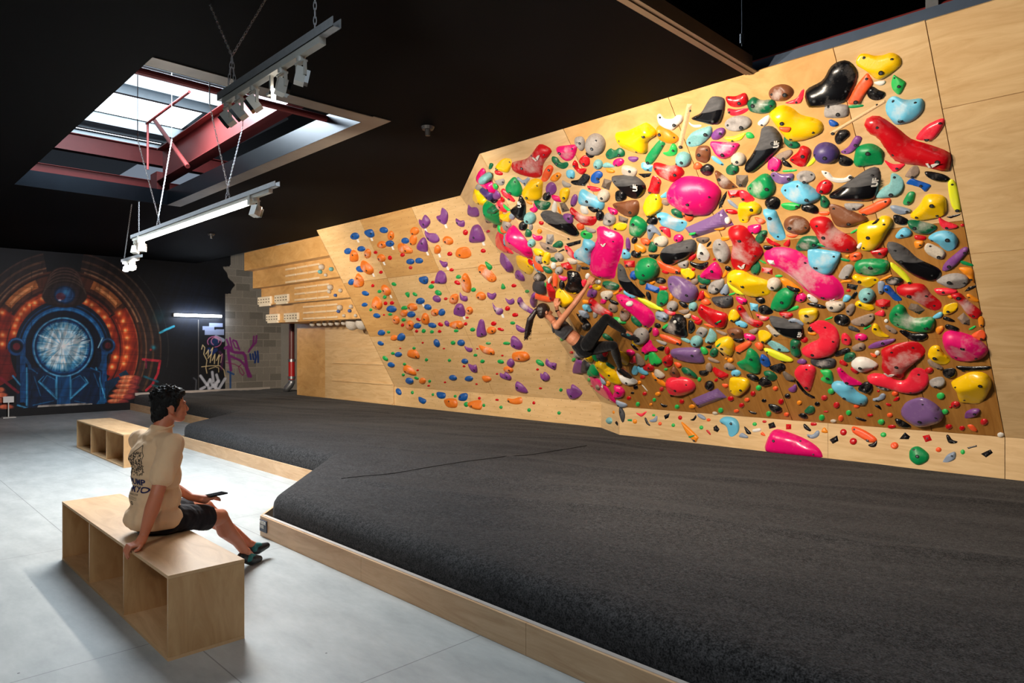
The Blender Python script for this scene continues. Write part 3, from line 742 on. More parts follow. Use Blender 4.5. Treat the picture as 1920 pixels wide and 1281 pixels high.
me.update(calc_edges=True)
ca = me.color_attributes.new('paint', 'FLOAT_COLOR', 'POINT')
ca.data.foreach_set('color', np.concatenate([lc.reshape(-1, 3), np.ones((ny * nz, 1))], 1).ravel())
m, nt, b = new_mat('painted_blockwork')
at_ = node(nt, 'ShaderNodeAttribute', attribute_name='paint')
nt.links.new(at_.outputs['Color'], b.inputs['Base Color']); b.inputs['Roughness'].default_value = 0.62; b.inputs['Specular IOR Level'].default_value = 0.3
tc = node(nt, 'ShaderNodeTexCoord'); nz_ = node(nt, 'ShaderNodeTexNoise'); nz_.inputs['Scale'].default_value = 60
nt.links.new(tc.outputs['Object'], nz_.inputs['Vector'])
bp = node(nt, 'ShaderNodeBump'); bp.inputs['Strength'].default_value = 0.25; bp.inputs['Distance'].default_value = 0.006
nt.links.new(nz_.outputs['Fac'], bp.inputs['Height']); nt.links.new(bp.outputs['Normal'], b.inputs['Normal'])
me.materials.append(m)
wo = bpy.data.objects.new('wall_end', me); wo.location = (XW, 0, 0); link(wo); struct(wo)
# batten tube lamp on the end wall
tl = empty('tube_lamp', (XW + 0.05, 7.0, 2.44), 'lit white fluorescent tube mounted on the dark end wall beside the bare blocks', 'lamp')
A = on_x(329, 593, XW + 0.09); B = on_x(415, 594, XW + 0.09)
m = MB(); m.box((XW, A.y - 0.03, A.z - 0.005), (XW + 0.06, B.y + 0.03, A.z + 0.075)); m.build('housing', WHITEMETAL, tl)
m = MB(); m.tube([(XW + 0.09, A.y, A.z + 0.03), (XW + 0.09, B.y, A.z + 0.03)], 0.035, 12); m.build('tube', emit('cold_tube_glow', (0.82, 0.90, 1.0), 16), tl)
area('end_wall_tube', (XW + 0.22, 7.0, A.z + 0.03), (XW, 7.0, A.z - 0.05), 1.2, 0.06, 16, (0.7, 0.82, 1.0))
# small stand with a card by the mural
s_ = empty('sign_stand', (on_z(16, 783, 0).x, on_z(16, 783, 0).y, 0), 'small white card on a thin stand in front of the mural at the left edge', 'sign')
q = Vector(s_.location)
m = MB(); m.box((q.x - 0.15, q.y - 0.12, 0), (q.x + 0.15, q.y + 0.12, 0.012)); m.tube([(q.x, q.y, 0), (q.x, q.y, 0.36)], 0.012, 8); m.build('stand', WHITEMETAL, s_)
m = MB(); m.box((q.x - 0.01, q.y - 0.1, 0.34), (q.x + 0.005, q.y + 0.1, 0.48)); m.build('card', OFFWHITE, s_)
# ---- climbing holds: outline traced on each board's surface (x y pairs on the photo), colour, finish flags
# flags: s angular, f flat plate, b ball, c chalked, g matte grey side, u bolted on top of another hold,
#        l sail mark, k lettering, r pocket
HOLDS = r'''
T 860 230 4.27
R.lch P 430 320 540 290 600 230 650 170 740 210 740 245 680 330 660 435 560 430 450 390 #big dark red boot-shaped hold
Y P 300 345 345 295 395 285 425 305 410 380 385 398 320 370
D P 250 325 280 332 262 372 240 368
R P 292 380 350 398 348 422 300 412
M P 185 365 215 385 215 425 265 470 305 545 285 555 175 470 150 430 #magenta boomerang hold at the left top corner
T.bu E 237 432 33 36
S.b E 168 512 28 28
S P 290 468 330 455 365 450 368 490 340 505 315 495
L E 293 512 28 18 60
G P 385 495 430 440 465 445 508 520 505 575 460 588 385 540 #green pear-shaped hold near the left edge
s P 475 432 510 460 540 450 555 435 575 455 555 475 540 515 510 480 465 450
Y P 515 540 545 490 600 448 670 465 672 530 655 612 555 615 515 570 #big yellow block near the left edge
C P 345 530 375 535 455 625 430 630 370 595 340 555
Q P 180 520 225 525 270 560 280 620 235 615 175 565
P P 285 545 305 540 335 580 330 605 300 615 280 575
Y P 135 525 180 570 225 625 220 660 150 635 118 600
K.u E 298 615 22 7 40
R E 352 615 24 10 60
C.c P 320 620 345 630 385 700 375 718 330 690 302 655
L P 357 650 410 695 410 705 385 698 360 665
G P 228 625 320 695 345 805 320 810 255 740 225 665 #long green leaf hold on the left flank
D.u P 280 655 320 680 320 705 275 690
I E 248 770 28 35 -30
K.b E 297 818 17 25
O P 325 705 350 715 345 800 328 770
Y P 335 725 365 735 415 720 415 795 355 770
s E 428 750 18 28 -20
K.k P 490 585 520 610 540 665 530 775 490 770 430 725 418 695 465 655 #glossy black horn beside the yellow block
O P 545 615 585 640 585 658 548 640
M P 600 645 635 670 632 705 605 720 568 690 598 675
D.c P 605 625 660 625 735 640 725 680 695 698 640 690
P P 705 500 740 475 775 495 785 540 765 570 735 575 702 545
R P 930 300 955 325 965 365 1020 365 1018 395 990 415 955 395 912 335
R P 965 300 1005 262 1045 280 1050 330 1020 355 985 340
D P 750 270 790 280 820 320 870 315 878 345 845 370 790 350 748 305
M.c P 785 200 860 182 940 178 945 230 915 290 875 305 830 280
S.r P 935 120 985 110 1010 140 1010 200 985 225 960 200 930 165
S.b E 1098 170 80 86 #large grey ball near the top edge
K P 1018 240 1060 238 1090 262 1070 282 1040 275
D P 1180 240 1215 205 1250 220 1290 200 1330 230 1325 270 1270 275 1210 292 1180 265
Y P 1260 80 1350 65 1460 15 1510 0 1585 65 1580 100 1520 150 1510 235 1450 245 1350 215 1290 180 1258 130 #big yellow wing near the top edge
G.f P 1610 135 1652 160 1645 190 1550 330 1492 290
P P 1362 272 1435 275 1435 300 1400 318 1362 295
T.b E 1118 332 38 40
T P 1155 335 1190 318 1245 345 1245 358 1165 358
M E 1280 317 48 32 -15
A P 730 338 760 370 710 465 660 462 690 375
O.r P 735 440 790 398 820 410 820 430 785 470 745 470
B P 865 385 900 375 930 395 925 445 880 440 862 415
K P 903 465 960 455 1000 410 1045 420 1050 450 1010 500 940 500 905 485
S P 830 460 860 475 900 495 895 515 850 518 830 490
N P 1065 420 1110 385 1150 400 1152 430 1125 455 1130 480 1100 485 1060 465
O P 1180 362 1245 380 1245 400 1190 398
X.s P 1165 447 1228 465 1205 542 1142 515
C P 1030 505 1090 512 1140 530 1120 550 1070 550 1035 520
H.bc E 1163 582 50 50
K.r P 1255 560 1290 540 1330 550 1348 590 1330 620 1265 625
K.gk P 1230 430 1300 420 1400 420 1470 465 1500 510 1490 560 1430 605 1370 595 1310 545 1240 470 #big black bean with a grey scoop
K.sf P 1437 410 1545 405 1530 432 1485 443
B.s P 1462 325 1480 315 1555 345 1545 395 1490 385 1460 360
H.c P 1310 350 1350 342 1425 370 1425 410 1400 432 1325 418 1308 395
R P 1555 425 1620 460 1615 510 1600 570 1520 545 1530 500
Y P 1505 600 1555 565 1610 580 1635 670 1590 720 1530 748 1480 690 1485 640
B.c P 965 570 990 530 1050 560 1160 620 1165 680 1140 695 1080 675 970 650 #chalky light blue shelf left of centre
P E 925 622 27 52 15
Y P 810 545 850 520 890 535 880 600 850 638 815 610
K.b E 707 590 33 33
M P 745 580 800 590 830 620 820 635 770 625
W.f P 765 625 787 655 780 720 742 700
X.s P 808 645 850 640 890 705 830 720
O P 795 668 822 725 812 730 795 700
M P 1197 675 1270 700 1270 735 1225 735 1200 700
U P 1232 655 1330 630 1430 620 1447 680 1430 735 1380 750 1300 730 #brown half-moon hold left of the giant magenta dome
K.g P 660 725 700 703 780 715 880 775 960 870 960 900 900 898 770 835 690 790 #long black pebble with a grey top
T.b E 573 762 48 47
K.b E 518 825 35 37
S E 578 835 18 28
D P 550 850 585 875 578 912 540 915 530 885
R P 645 790 680 795 675 818 650 815
S.r E 387 825 32 48 -15
L P 320 815 365 880 350 885 318 850
A P 340 830 380 875 370 885 345 860
M P 425 825 470 850 560 970 595 1060 565 1075 440 1000 395 920 #magenta sail on the left flank
C.f P 320 865 350 890 390 985 440 1050 370 1040 305 990 295 920 #coral plate on the left flank
B.f P 370 890 400 900 405 995 360 960
M P 592 890 620 905 665 905 672 930 640 948 600 930
S.s P 705 895 760 895 765 940 745 980 695 970
D P 750 985 800 945 835 960 830 995 780 1000
I P 650 952 720 975 785 1015 780 1035 730 1040 670 1000
T.b E 585 962 32 32
O.r E 648 870 20 20
w.s P 645 822 912 930 905 943 640 835
L E 1025 897 50 33 20
A P 945 815 995 805 1005 850 960 858
S P 1010 832 1100 862 1085 880 1040 878
R.c P 905 675 940 705 1000 745 1060 750 1105 755 1105 790 1070 825 1000 815 930 760 895 700 #chalked red crescent left of centre
W.f P 975 668 1020 672 1040 730 985 722
K P 1035 675 1100 680 1120 705 1080 718
K.b P 1105 715 1135 700 1165 730 1155 775 1120 780 1100 745
P P 840 732 905 735 918 800 875 805 840 785
S.r P 1165 745 1200 720 1255 755 1255 800 1210 822 1160 810
X.s P 1280 740 1360 770 1350 810 1280 790
Y P 1240 820 1290 800 1348 815 1330 860 1280 862 1240 845
G.c P 1380 770 1430 745 1505 800 1505 860 1450 918 1380 895 1368 850 #green teardrop near the middle
K P 1505 785 1550 748 1590 765 1585 815 1510 800
s P 1510 830 1560 820 1620 890 1610 905 1575 880 1545 930 1520 930
H.c P 1565 930 1630 905 1675 930 1675 970 1640 993 1580 980
D P 1545 952 1590 985 1580 1030 1525 1030 1520 1000
A P 1455 930 1500 925 1535 945 1530 975 1480 975
O P 1405 970 1450 975 1500 1005 1490 1040 1420 1030
K E 1408 942 24 30 20
P E 1357 975 20 60 -5
B P 1320 1010 1375 1045 1370 1090 1310 1080
K E 1420 1052 42 30 15
K.sf P 1520 1055 1610 1055 1580 1095 1530 1075
M.lp P 1105 850 1150 825 1200 850 1290 885 1322 950 1300 1060 1260 1180 1240 1250 1120 1240 1055 1190 1060 1030 1110 930 #giant upright magenta slab held by the climber
K.sf P 860 970 980 938 975 970 880 995
K.sf P 790 1035 840 1010 850 1022 805 1038
C.c P 850 985 900 1010 945 1085 935 1095 880 1060
B.c P 1010 920 1090 960 1095 990 1060 1050 1055 1140 1020 1120 930 1080 930 1030 985 990
Y P 600 1010 650 1012 690 1040 680 1065 620 1062
Y P 690 1040 730 1040 735 1090 720 1138 670 1110 675 1070
S E 645 1095 28 38 -40
S E 805 1075 42 32 35
D E 765 1097 32 20 10
R.sc P 815 1130 880 1115 915 1170 870 1185 830 1160
H P 870 1085 945 1100 945 1130 900 1130
W E 760 1145 22 28
S.b E 805 1182 32 30
X.s P 945 1130 985 1145 970 1195 938 1185
K P 985 1155 1042 1158 1042 1175 990 1175
D P 675 1150 720 1160 752 1190 740 1208 700 1200
A.f P 600 1065 635 1110 680 1185 665 1195 620 1160 600 1100
Y.f P 465 1065 540 1080 590 1140 600 1180 570 1220 500 1170 465 1110
B.f P 590 1115 640 1170 660 1200 630 1185
R P 560 1090 600 1120 600 1150 570 1125
R.sc P 1320 1105 1410 1105 1412 1160 1330 1160
G.bc E 1512 1167 98 88 #green ball with a chalky top
N.b E 1407 1220 35 35
R E 1655 1195 28 12 10
T 1200 60 4.744
W P 152 740 185 730 220 770 290 770 330 738 380 745 380 790 340 830 290 872 215 850 165 810
O P 150 850 200 840 340 930 320 985 240 985 170 940
w.s P 418 640 465 640 372 1040 330 1035
K.g P 458 765 540 720 590 640 640 575 730 580 758 620 740 740 700 815 610 815 500 785 #glossy black fin near the top edge
W.f P 435 800 470 825 545 825 540 845 480 850 440 820
R P 765 575 850 570 930 540 960 580 955 640 870 668 790 645
C P 780 680 860 690 950 675 965 695 900 735 810 740
D.c P 960 620 1010 575 1080 605 1180 600 1212 640 1190 700 1090 728 990 705 960 665
U.c E 1255 540 112 75 -8 #brown egg near the top edge
C P 1290 632 1390 590 1440 515 1462 515 1450 590 1415 638
S.r E 873 812 122 68 -8
W P 1145 738 1150 790 1110 835 1050 825 1060 790
T P 415 960 470 890 600 840 640 845 635 920 550 1000 450 1025 415 1000
P E 698 905 72 45 -35
F.f P 750 935 830 930 930 895 935 915 890 965 790 972
L P 945 895 985 892 1018 925 1010 945 960 945 945 925
K.gk P 1080 860 1130 835 1200 850 1265 940 1250 1020 1170 1110 1070 1200 1000 1250 940 1235 935 1180 1000 1080 1060 960 #long black tongue near the top
L P 205 1070 250 1060 280 1000 310 995 335 1040 320 1090 260 1108 215 1090
T.b E 387 1130 70 67
U P 495 1080 510 1025 560 1010 615 1020 630 1090 600 1160 560 1165 510 1135
M.c P 630 975 750 980 878 990 875 1030 820 1100 745 1128 690 1100 650 1040 #chalky magenta wedge near the top
B.f P 632 1110 665 1105 742 1170 735 1190 660 1150
H.b E 878 1128 68 58
D E 822 1222 60 48 -20
A P 475 1190 510 1155 555 1185 540 1215 490 1220
K P 560 1190 610 1172 660 1210 640 1265 590 1281 538 1230
R.c P 118 1180 160 1160 270 1190 340 1178 395 1240 380 1270 300 1330 250 1320 160 1270
D P 1300 895 1360 950 1425 1000 1400 1035 1330 1030 1280 970
I P 1205 1105 1260 1070 1340 1045 1358 1080 1310 1130 1250 1138
R P 1330 1135 1400 1070 1440 1010 1515 1040 1510 1110 1470 1190 1410 1195
M P 1150 1130 1190 1108 1262 1150 1235 1230 1180 1230 1135 1210
K P 1265 1140 1310 1150 1355 1200 1320 1200 1275 1185
L.f P 1275 1230 1390 1222 1385 1240 1280 1248
T 0 0 1
Y P 1443 211 1465 197 1485 202 1502 215 1530 222 1543 232 1541 248 1510 262 1484 264 1470 252 1455 232 #big yellow saddle near the top right
A.u P 1467 229 1484 230 1489 233 1484 240 1471 237
T 1500 60 4.744
K.h P 45 560 70 500 200 430 270 310 350 260 430 255 500 320 515 400 470 520 420 610 330 640 130 665 75 650 #giant glossy black boulder at the top
Y P 498 265 530 200 590 192 660 210 740 205 810 183 880 210 905 260 880 320 740 415 680 420 600 350 520 300 #yellow triangle, highest hold at the right top corner
A P 425 630 500 480 590 370 610 372 650 440 640 480 570 570 530 630
W P 660 445 755 430 755 460 715 478 670 465
L P 835 380 850 390 920 430 940 460 900 545 870 555 825 510 812 450
K P 610 500 650 485 700 515 760 540 730 595 680 610 620 590 595 550
S P 230 650 300 640 420 650 435 700 410 755 250 762 215 730
G.f P 435 655 555 645 558 665 450 678
w.s P 755 600 770 625 290 912 262 895
B.c P 765 640 800 585 850 570 920 600 1000 600 1080 590 1105 640 1090 710 1020 780 920 818 850 818 800 760 765 700 #light blue kidney near the right top corner
C.f P 1030 945 1100 850 1200 790 1280 768 1285 820 1240 900 1180 960 1100 965
R.lh P 570 820 610 755 700 745 780 790 890 870 990 950 1150 1000 1330 1070 1348 1130 1330 1220 1290 1240 1100 1195 880 1160 800 1100 700 950 620 900 #giant red boomerang at the right edge
N P 255 790 280 778 335 805 340 830 300 843 265 830
K P 310 930 350 875 420 870 445 910 410 950 350 998 315 980
P P 365 1060 430 1020 490 930 540 930 550 960 500 1040 440 1080 380 1082
Q.b E 235 1072 115 93 5 #round dark violet dome near the top right
K P 345 1110 375 1092 470 1140 450 1190 380 1190 345 1165
G P 480 1120 500 1040 560 1000 650 995 735 1050 745 1120 730 1180 650 1180 520 1200 480 1165 #green dome beside the giant red boomerang
C P 750 1140 830 1175 930 1172 920 1200 850 1243 810 1225
I P 935 1275 990 1200 1040 1190 1062 1220 1055 1265 1000 1300 945 1285
F.f P 60 1190 130 1105 148 1130 110 1180 70 1198
T 1200 320 4.744
M.ch P 243 190 300 100 400 50 520 55 640 95 715 165 718 230 680 320 620 385 550 398 450 385 330 320 260 270 #giant magenta oval dome high in the middle
K.u P 415 355 495 335 502 365 470 380 430 370
U.c P 668 0 720 20 860 140 860 155 780 165 710 140 680 70
X.s P 855 38 960 40 965 90 940 150 880 148 855 120
G.c P 952 150 1020 80 1090 30 1150 35 1200 110 1200 180 1150 235 1090 255 1020 230 970 190 #chalky green dome right of the magenta dome
V P 1160 35 1200 10 1260 30 1360 25 1365 70 1320 110 1250 118 1190 85
S.r E 1475 50 85 52
B.c P 1255 160 1300 110 1420 85 1480 110 1600 200 1600 250 1500 295 1400 290 1300 240 1255 190 #light blue diamond-shaped hold below the long black tongue
R.s P 780 175 885 170 890 235 800 245 785 215
C P 885 178 940 180 1020 250 985 280 920 270 890 230
K.sf P 775 178 770 230 740 300 698 348 705 290 740 220
s P 775 258 810 265 878 325 870 340 800 300
I E 228 282 38 25 30
B.s P 178 230 235 185 240 240 190 245
K P 1120 260 1190 228 1248 265 1230 335 1150 340 1115 300
L P 1255 300 1310 285 1425 290 1410 335 1340 352 1280 335
Y P 878 300 950 278 1020 275 1080 320 1060 380 990 400 960 460 900 462 875 420 #yellow molar-shaped hold in the middle
R P 762 345 830 345 872 368 860 388 800 385 765 362
B.c P 1098 345 1200 348 1220 380 1280 520 1295 600 1240 622 1190 600 1140 530 1125 440 #tall light blue pillar hold
A.c P 1020 415 1080 425 1118 450 1100 475 1060 470
U.c E 1395 483 118 82 10 #chalky brown egg in the middle
A P 1300 570 1410 570 1370 597 1330 592
D P 278 345 330 338 385 380 380 420 330 415 290 385
A P 375 360 470 385 475 430 430 452 395 415
B.c P 155 375 230 375 310 420 418 455 395 520 350 545 290 520 200 480 165 420
K P 60 440 100 405 150 420 158 460 120 480 70 465
V.s P 400 510 640 405 740 340 838 485 760 510 470 605 #violet angular box with small holds on it
W.u E 782 437 32 26 40
O.u P 655 500 755 495 740 520 680 522
L.u P 460 535 515 525 500 545 455 550
M P 958 495 1068 478 1068 545 990 552
D P 1030 590 1080 535 1130 535 1125 580 1080 648 1035 625
R P 1125 590 1180 625 1250 660 1240 672 1180 665 1130 630
R P 1275 655 1325 608 1338 640 1325 675 1290 668
K P 1100 665 1185 675 1145 705 1108 698
D.c P 1385 680 1430 600 1500 580 1600 590 1620 640 1560 690 1420 718
R.clh P 790 520 830 490 910 485 970 530 1030 610 1095 700 1090 740 1020 830 960 895 880 895 820 850 810 760 825 640 795 580 #big red chalk-streaked hold in the middle
S.r E 725 710 108 72 65
O.f P 728 590 800 585 800 610 730 630
M E 343 600 45 35
C P 172 502 250 505 272 545 270 600 220 560
X P 500 600 610 592 612 625 560 650 520 635
K E 613 655 12 32 40
W P 525 650 560 660 620 740 610 790 570 805 520 790 508 740
K.g P 178 740 220 680 330 640 440 610 490 620 505 670 470 740 380 790 290 835 220 820 185 780 #black fish-shaped hold with a grey top
R P 430 785 460 745 500 742 495 775 460 800
S P 335 830 400 800 432 805 425 865 380 870
K P 445 805 490 820 540 825 605 810 600 845 550 882 500 870 450 840
M P 538 925 600 860 670 810 710 850 735 910 715 965 640 965 560 950 #magenta shield near the middle
R E 660 790 15 12
A P 155 795 250 840 360 870 355 905 290 912 200 880 165 840
R P 195 890 240 885 262 905 240 920 210 912
Y P 365 875 430 865 490 910 480 950 410 960 370 915
R E 475 878 18 14
D P 512 932 560 935 628 975 610 1010 560 1005 520 980
K E 785 870 32 20 25
O P 765 880 775 915 755 948 730 945
D P 1015 820 1050 808 1075 860 1050 918 1000 915 985 885
R.cs P 1085 860 1180 870 1180 928 1080 905
L P 1055 785 1122 820 1110 828 1060 800
L E 1235 937 35 12
H.bc E 1195 1005 65 55
O.f P 1250 955 1320 970 1440 1060 1435 1090 1380 1085 1280 1020
K.u P 1310 1008 1420 1045 1410 1070 1340 1050
G P 1160 1210 1200 1110 1260 1050 1330 1045 1385 1085 1380 1140 1330 1220 1250 1252 1190 1240 #green helmet-shaped hold below the giant magenta tongue
M P 1380 1130 1430 1085 1480 1110 1475 1150 1430 1170 1390 1155
S.r P 605 1040 640 990 730 960 752 990 740 1040 680 1090 620 1080
s P 770 1005 795 1060 780 1100 730 1100 710 1080 740 1030
K.s P 525 1015 590 1020 595 1060 530 1050
I E 488 985 35 28
V.c P 245 980 270 940 340 940 450 990 515 1050 515 1120 470 1160 400 1165 310 1110 260 1050 #chalky violet bun-shaped hold
R P 505 1140 540 1070 580 1080 570 1140 520 1155
O P 570 1070 630 1130 600 1130 565 1095
A P 535 1150 590 1140 632 1180 580 1192
Z.c P 640 1130 700 1118 810 1115 830 1150 815 1205 740 1218 680 1195 645 1155
L P 790 1100 845 1082 845 1098 800 1112
M P 855 1120 905 1130 955 1150 935 1185 890 1185 860 1150
N.s P 60 1000 178 1045 165 1095 45 1055
G P 145 1180 160 1090 210 1065 250 1090 245 1170 190 1210 150 1195
K E 78 1115 45 20 70
K.c E 185 978 48 28 10
D P 0 960 50 960 50 1005 0 1010
O P 85 970 135 985 120 1012 90 1000
C P 172 1025 240 1035 235 1060 190 1060
O P 270 1090 300 1120 285 1150 262 1140
S.b E 290 1200 50 42
K P 345 1162 400 1175 430 1205 400 1220 360 1195
T.b E 473 1205 40 40
I P 340 1245 435 1235 430 1265 385 1275
C.c P 215 1235 270 1245 320 1265 300 1290 240 1275
K P 1030 1130 1100 1130 1112 1170 1070 1180 1035 1150
B.s P 975 1175 1052 1190 1050 1258 985 1245
K.r P 1060 1210 1110 1195 1180 1240 1170 1275 1100 1275 1062 1245
L.f P 1310 1235 1400 1200 1408 1230 1320 1255
Y P 775 930 830 885 920 885 990 930 1130 975 1165 1020 1150 1100 1050 1120 960 1110 870 1050 790 990 #big yellow slipper in the middle
F.f P 775 975 850 1040 930 1090 935 1108 860 1095 790 1030
T 0 0 1
M.clhp P 1432 476 1442 467 1463 463 1491 468 1512 482 1530 500 1560 515 1578 533 1583 552 1572 562 1543 563 1515 548 1490 524 1462 505 1440 495 #giant long magenta tongue right of centre
W.us P 1442 483 1455 481 1457 490 1447 490
C.f P 1489 700 1498 686 1515 683 1528 688 1530 700 1520 732 1512 732 1497 715 #coral shield low on the wall
K.f P 1492 712 1497 716 1513 736 1528 744 1528 748 1510 740 1496 724
T 1500 320 4.744
W P 190 0 260 15 300 60 400 65 440 35 470 55 450 85 370 110 280 95 215 50
R P 145 150 180 100 240 80 290 120 270 190 210 205 155 190
K.gkh P 262 210 400 120 560 10 640 -30 700 -25 718 60 690 200 640 255 480 265 290 240 #big black wedge with a grey face at the right
T P 670 235 740 150 800 110 810 30 850 25 910 70 925 140 890 205 800 240
N P 945 115 990 70 1060 90 1160 125 1155 150 1115 190 1070 150 1000 130
K P 1108 15 1140 5 1270 30 1335 70 1300 103 1200 90 1130 50
F.f P 1350 75 1395 130 1425 290 1425 370 1350 320 1315 120
G P 955 205 990 185 1025 200 1010 270 960 305 915 285
K P 15 310 60 292 130 305 168 345 150 385 80 372 20 350
D P 190 230 215 222 262 270 262 310 230 335 185 315 182 260
S P 400 292 560 295 540 330 490 355 420 345
A.f P 520 360 640 300 690 270 800 245 800 300 700 360 600 395
A.f P 165 370 260 365 255 395 190 398
U P 262 300 350 310 480 365 600 415 580 440 480 480 400 497 320 480 270 390 #large brown half-moon at the right
s P 800 320 850 308 985 345 970 370 890 390 830 365
Y P 980 390 1060 310 1110 225 1180 207 1280 225 1305 290 1300 370 1250 410 1100 440 1000 420 #big yellow block by the right edge
K P 830 400 880 395 965 440 930 482 850 465
K.sf P 1300 412 1390 390 1435 380 1420 398 1340 425
C P 1235 410 1290 445 1410 492 1350 520 1280 520 1240 470
R P 1425 480 1450 472 1465 488 1440 502
D.c P 958 450 1000 437 1100 455 1215 490 1200 530 1130 565 1050 560 980 510
B P 850 575 890 525 940 505 995 540 980 580 890 605 855 595
R P 1022 575 1122 585 1105 620 1030 610
O P 1020 630 1100 625 1085 680 1030 690
B P 1140 600 1200 550 1290 532 1370 560 1405 620 1380 690 1320 718 1270 690 1230 650 #light blue quarter-moon by the right edge
H P 1110 670 1150 645 1280 710 1288 760 1240 790 1150 750 1108 705
R.ch P 85 470 120 420 200 405 270 430 320 510 460 590 505 650 490 710 400 728 250 690 180 670 150 580 #big red chalk-smeared ramp right of centre
G.u P 158 620 248 635 235 655 165 640
L P 450 550 505 518 508 535 460 562
Y.h P 512 510 600 450 680 440 730 400 800 410 830 460 790 530 700 680 620 710 550 700 515 650 #big yellow pear right of centre
K.us P 630 465 710 420 690 455 650 478
W.u P 515 655 560 605 575 620 545 668
B.c P 75 690 160 695 350 725 360 760 320 860 270 918 190 910 100 850 75 790 #chalky light blue shield right of centre
R P 625 710 690 690 780 690 780 730 740 775 680 780
A.r P 445 745 500 725 545 735 550 780 480 805 448 790
O P 400 755 440 750 425 778
G.f P 362 775 440 795 435 810 370 800
G.c P 485 830 530 795 660 782 780 800 798 850 760 905 640 935 520 910 488 870 #chalky green loaf right of centre
K.gh P 772 660 800 630 870 645 950 690 1050 780 1200 850 1255 890 1250 950 1170 985 1050 950 930 870 820 770 #huge black slug by the right edge
P P 1265 885 1290 820 1380 740 1460 680 1500 690 1480 740 1400 830 1320 885
G.f P 1410 800 1440 798 1540 835 1530 852 1450 835
O P 1412 865 1530 870 1550 950 1550 1000 1490 940
S P 1212 975 1300 925 1400 912 1490 940 1498 990 1450 1040 1350 1045 1260 1010 #grey fish-shaped hold by the right edge
K.sf P 1463 1075 1500 1035 1570 1018 1560 1040 1500 1070
S P 345 930 390 855 440 832 480 860 450 930 400 965 350 950
F.f P 805 815 850 835 940 910 998 995 960 1000 880 930 810 860
Y P 465 950 500 920 570 945 650 940 700 965 690 995 620 1040 570 1030 510 990
O P 705 975 770 940 820 925 815 940 760 970
K.c P 760 975 830 945 900 955 920 985 880 1018 790 1010
O P 355 995 400 968 460 980 450 992 380 998
K.s P 420 1003 518 1020 500 1065 415 1045
s P 695 990 755 995 740 1085 700 1088
N P 745 1030 790 1020 850 1085 905 1140 900 1158 840 1155 790 1100 748 1070
R.c P 860 1040 920 1010 1050 1002 1110 1020 1160 1090 1255 1170 1250 1230 1180 1245 1100 1200 1000 1140 900 1105 865 1080 #dark red chalk-faded wedge by the right edge
T.b E 595 1107 75 63
C P 1198 1050 1300 1045 1398 1065 1360 1095 1260 1110 1210 1085
O P 1315 1110 1360 1110 1350 1140 1318 1130
R.c P 1340 1100 1420 1085 1500 1160 1617 1257 1570 1320 1500 1290 1420 1180
O P 1480 1105 1510 1100 1590 1150 1585 1170 1520 1155
Y P 1270 1250 1290 1200 1380 1175 1405 1195 1390 1240 1340 1275 1280 1280
B P 380 1160 400 1105 450 1115 455 1135 420 1165
K P 455 1125 490 1078 515 1090 480 1140
R E 432 1068 20 12
W P 62 1110 90 1100 155 1145 155 1178 100 1165
R.s P 670 1155 740 1140 805 1155 805 1210 740 1235 670 1200
Y P 490 1180 530 1155 620 1180 665 1220 650 1240 590 1240 510 1210
H P 232 1170 300 1158 385 1165 395 1210 350 1250 270 1250 235 1210
K P 60 1180 120 1175 235 1210 210 1225 110 1212
I P 410 1220 450 1185 490 1195 490 1240 450 1290 415 1270
X.s P 985 1180 1050 1190 1115 1240 1060 1281 960 1230
T 1200 580 4.744
s.r P 140 25 190 20 255 50 245 100 205 112 150 85
K.c P 300 50 370 45 412 90 415 160 425 230 370 240 280 215 200 195 195 170 250 120 #black spiky bottle-shaped hold
L.u P 205 150 255 120 260 135 225 165
W.u E 333 82 17 14
H P 385 60 440 38 455 50 440 80 405 75
C P 462 50 530 80 520 100 470 85
R P 480 110 550 90 550 125 520 140
R P 515 30 540 -48 580 -30 680 10 780 50 745 165 600 110 #red angular slab below the middle
G.u P 685 90 735 68 732 82 695 98
Y P 785 80 800 20 840 0 890 50 880 85 830 105
R.c P 860 -20 900 -40 940 10 990 80 1090 110 1085 150 1030 160 960 120 890 50
C.c P 1030 35 1090 60 1150 70 1140 95 1100 105 1050 75
B P 845 105 890 98 955 130 945 162 890 152 850 128
A.f P 565 130 610 132 678 145 665 168 600 155
K P 432 102 470 108 495 165 460 210 430 205
R.c P 1240 40 1250 25 1355 35 1350 70 1290 80
K.gkh P 1152 70 1180 58 1300 85 1380 120 1440 135 1458 200 1430 250 1350 250 1260 215 1180 140 #big black smile-shaped hold right of centre
s P 1320 95 1370 78 1440 110 1460 145 1440 145 1390 115 1335 115
Y.c P 1412 20 1450 -5 1560 -10 1590 30 1570 90 1500 125 1430 95
H.s P 1118 150 1145 135 1250 225 1200 250 1170 220
I P 965 195 1040 165 1052 190 1020 220
S P 505 190 540 155 595 175 600 205 560 250 500 225
T P 625 170 680 220 680 280 620 295 578 275 605 220
I P 675 180 775 215 750 235 690 205
U P 775 180 850 162 910 180 922 230 915 258 860 260 800 235
K P 825 262 925 262 915 295 870 298
M P 930 215 1000 225 1032 250 1010 278 960 272 930 245
Y P 1055 195 1120 190 1175 235 1140 280 1100 303 1060 275
T.b E 505 280 55 48
T P 365 255 390 250 450 280 440 300 380 275
A P 175 225 250 235 360 280 358 310 280 300 205 270
M P 115 170 150 170 172 210 150 240 115 230
K E 92 185 12 28 30
K E 158 145 30 22 20
S P 140 270 235 295 230 318 180 305
K P 150 345 205 328 220 345 200 370
M P 15 350 70 280 100 278 115 320 162 370 100 370 55 390
R E 243 367 24 35
V.h P 278 360 400 340 520 345 550 390 575 470 490 475 370 455 290 420 #violet bread-shaped hold low in the middle
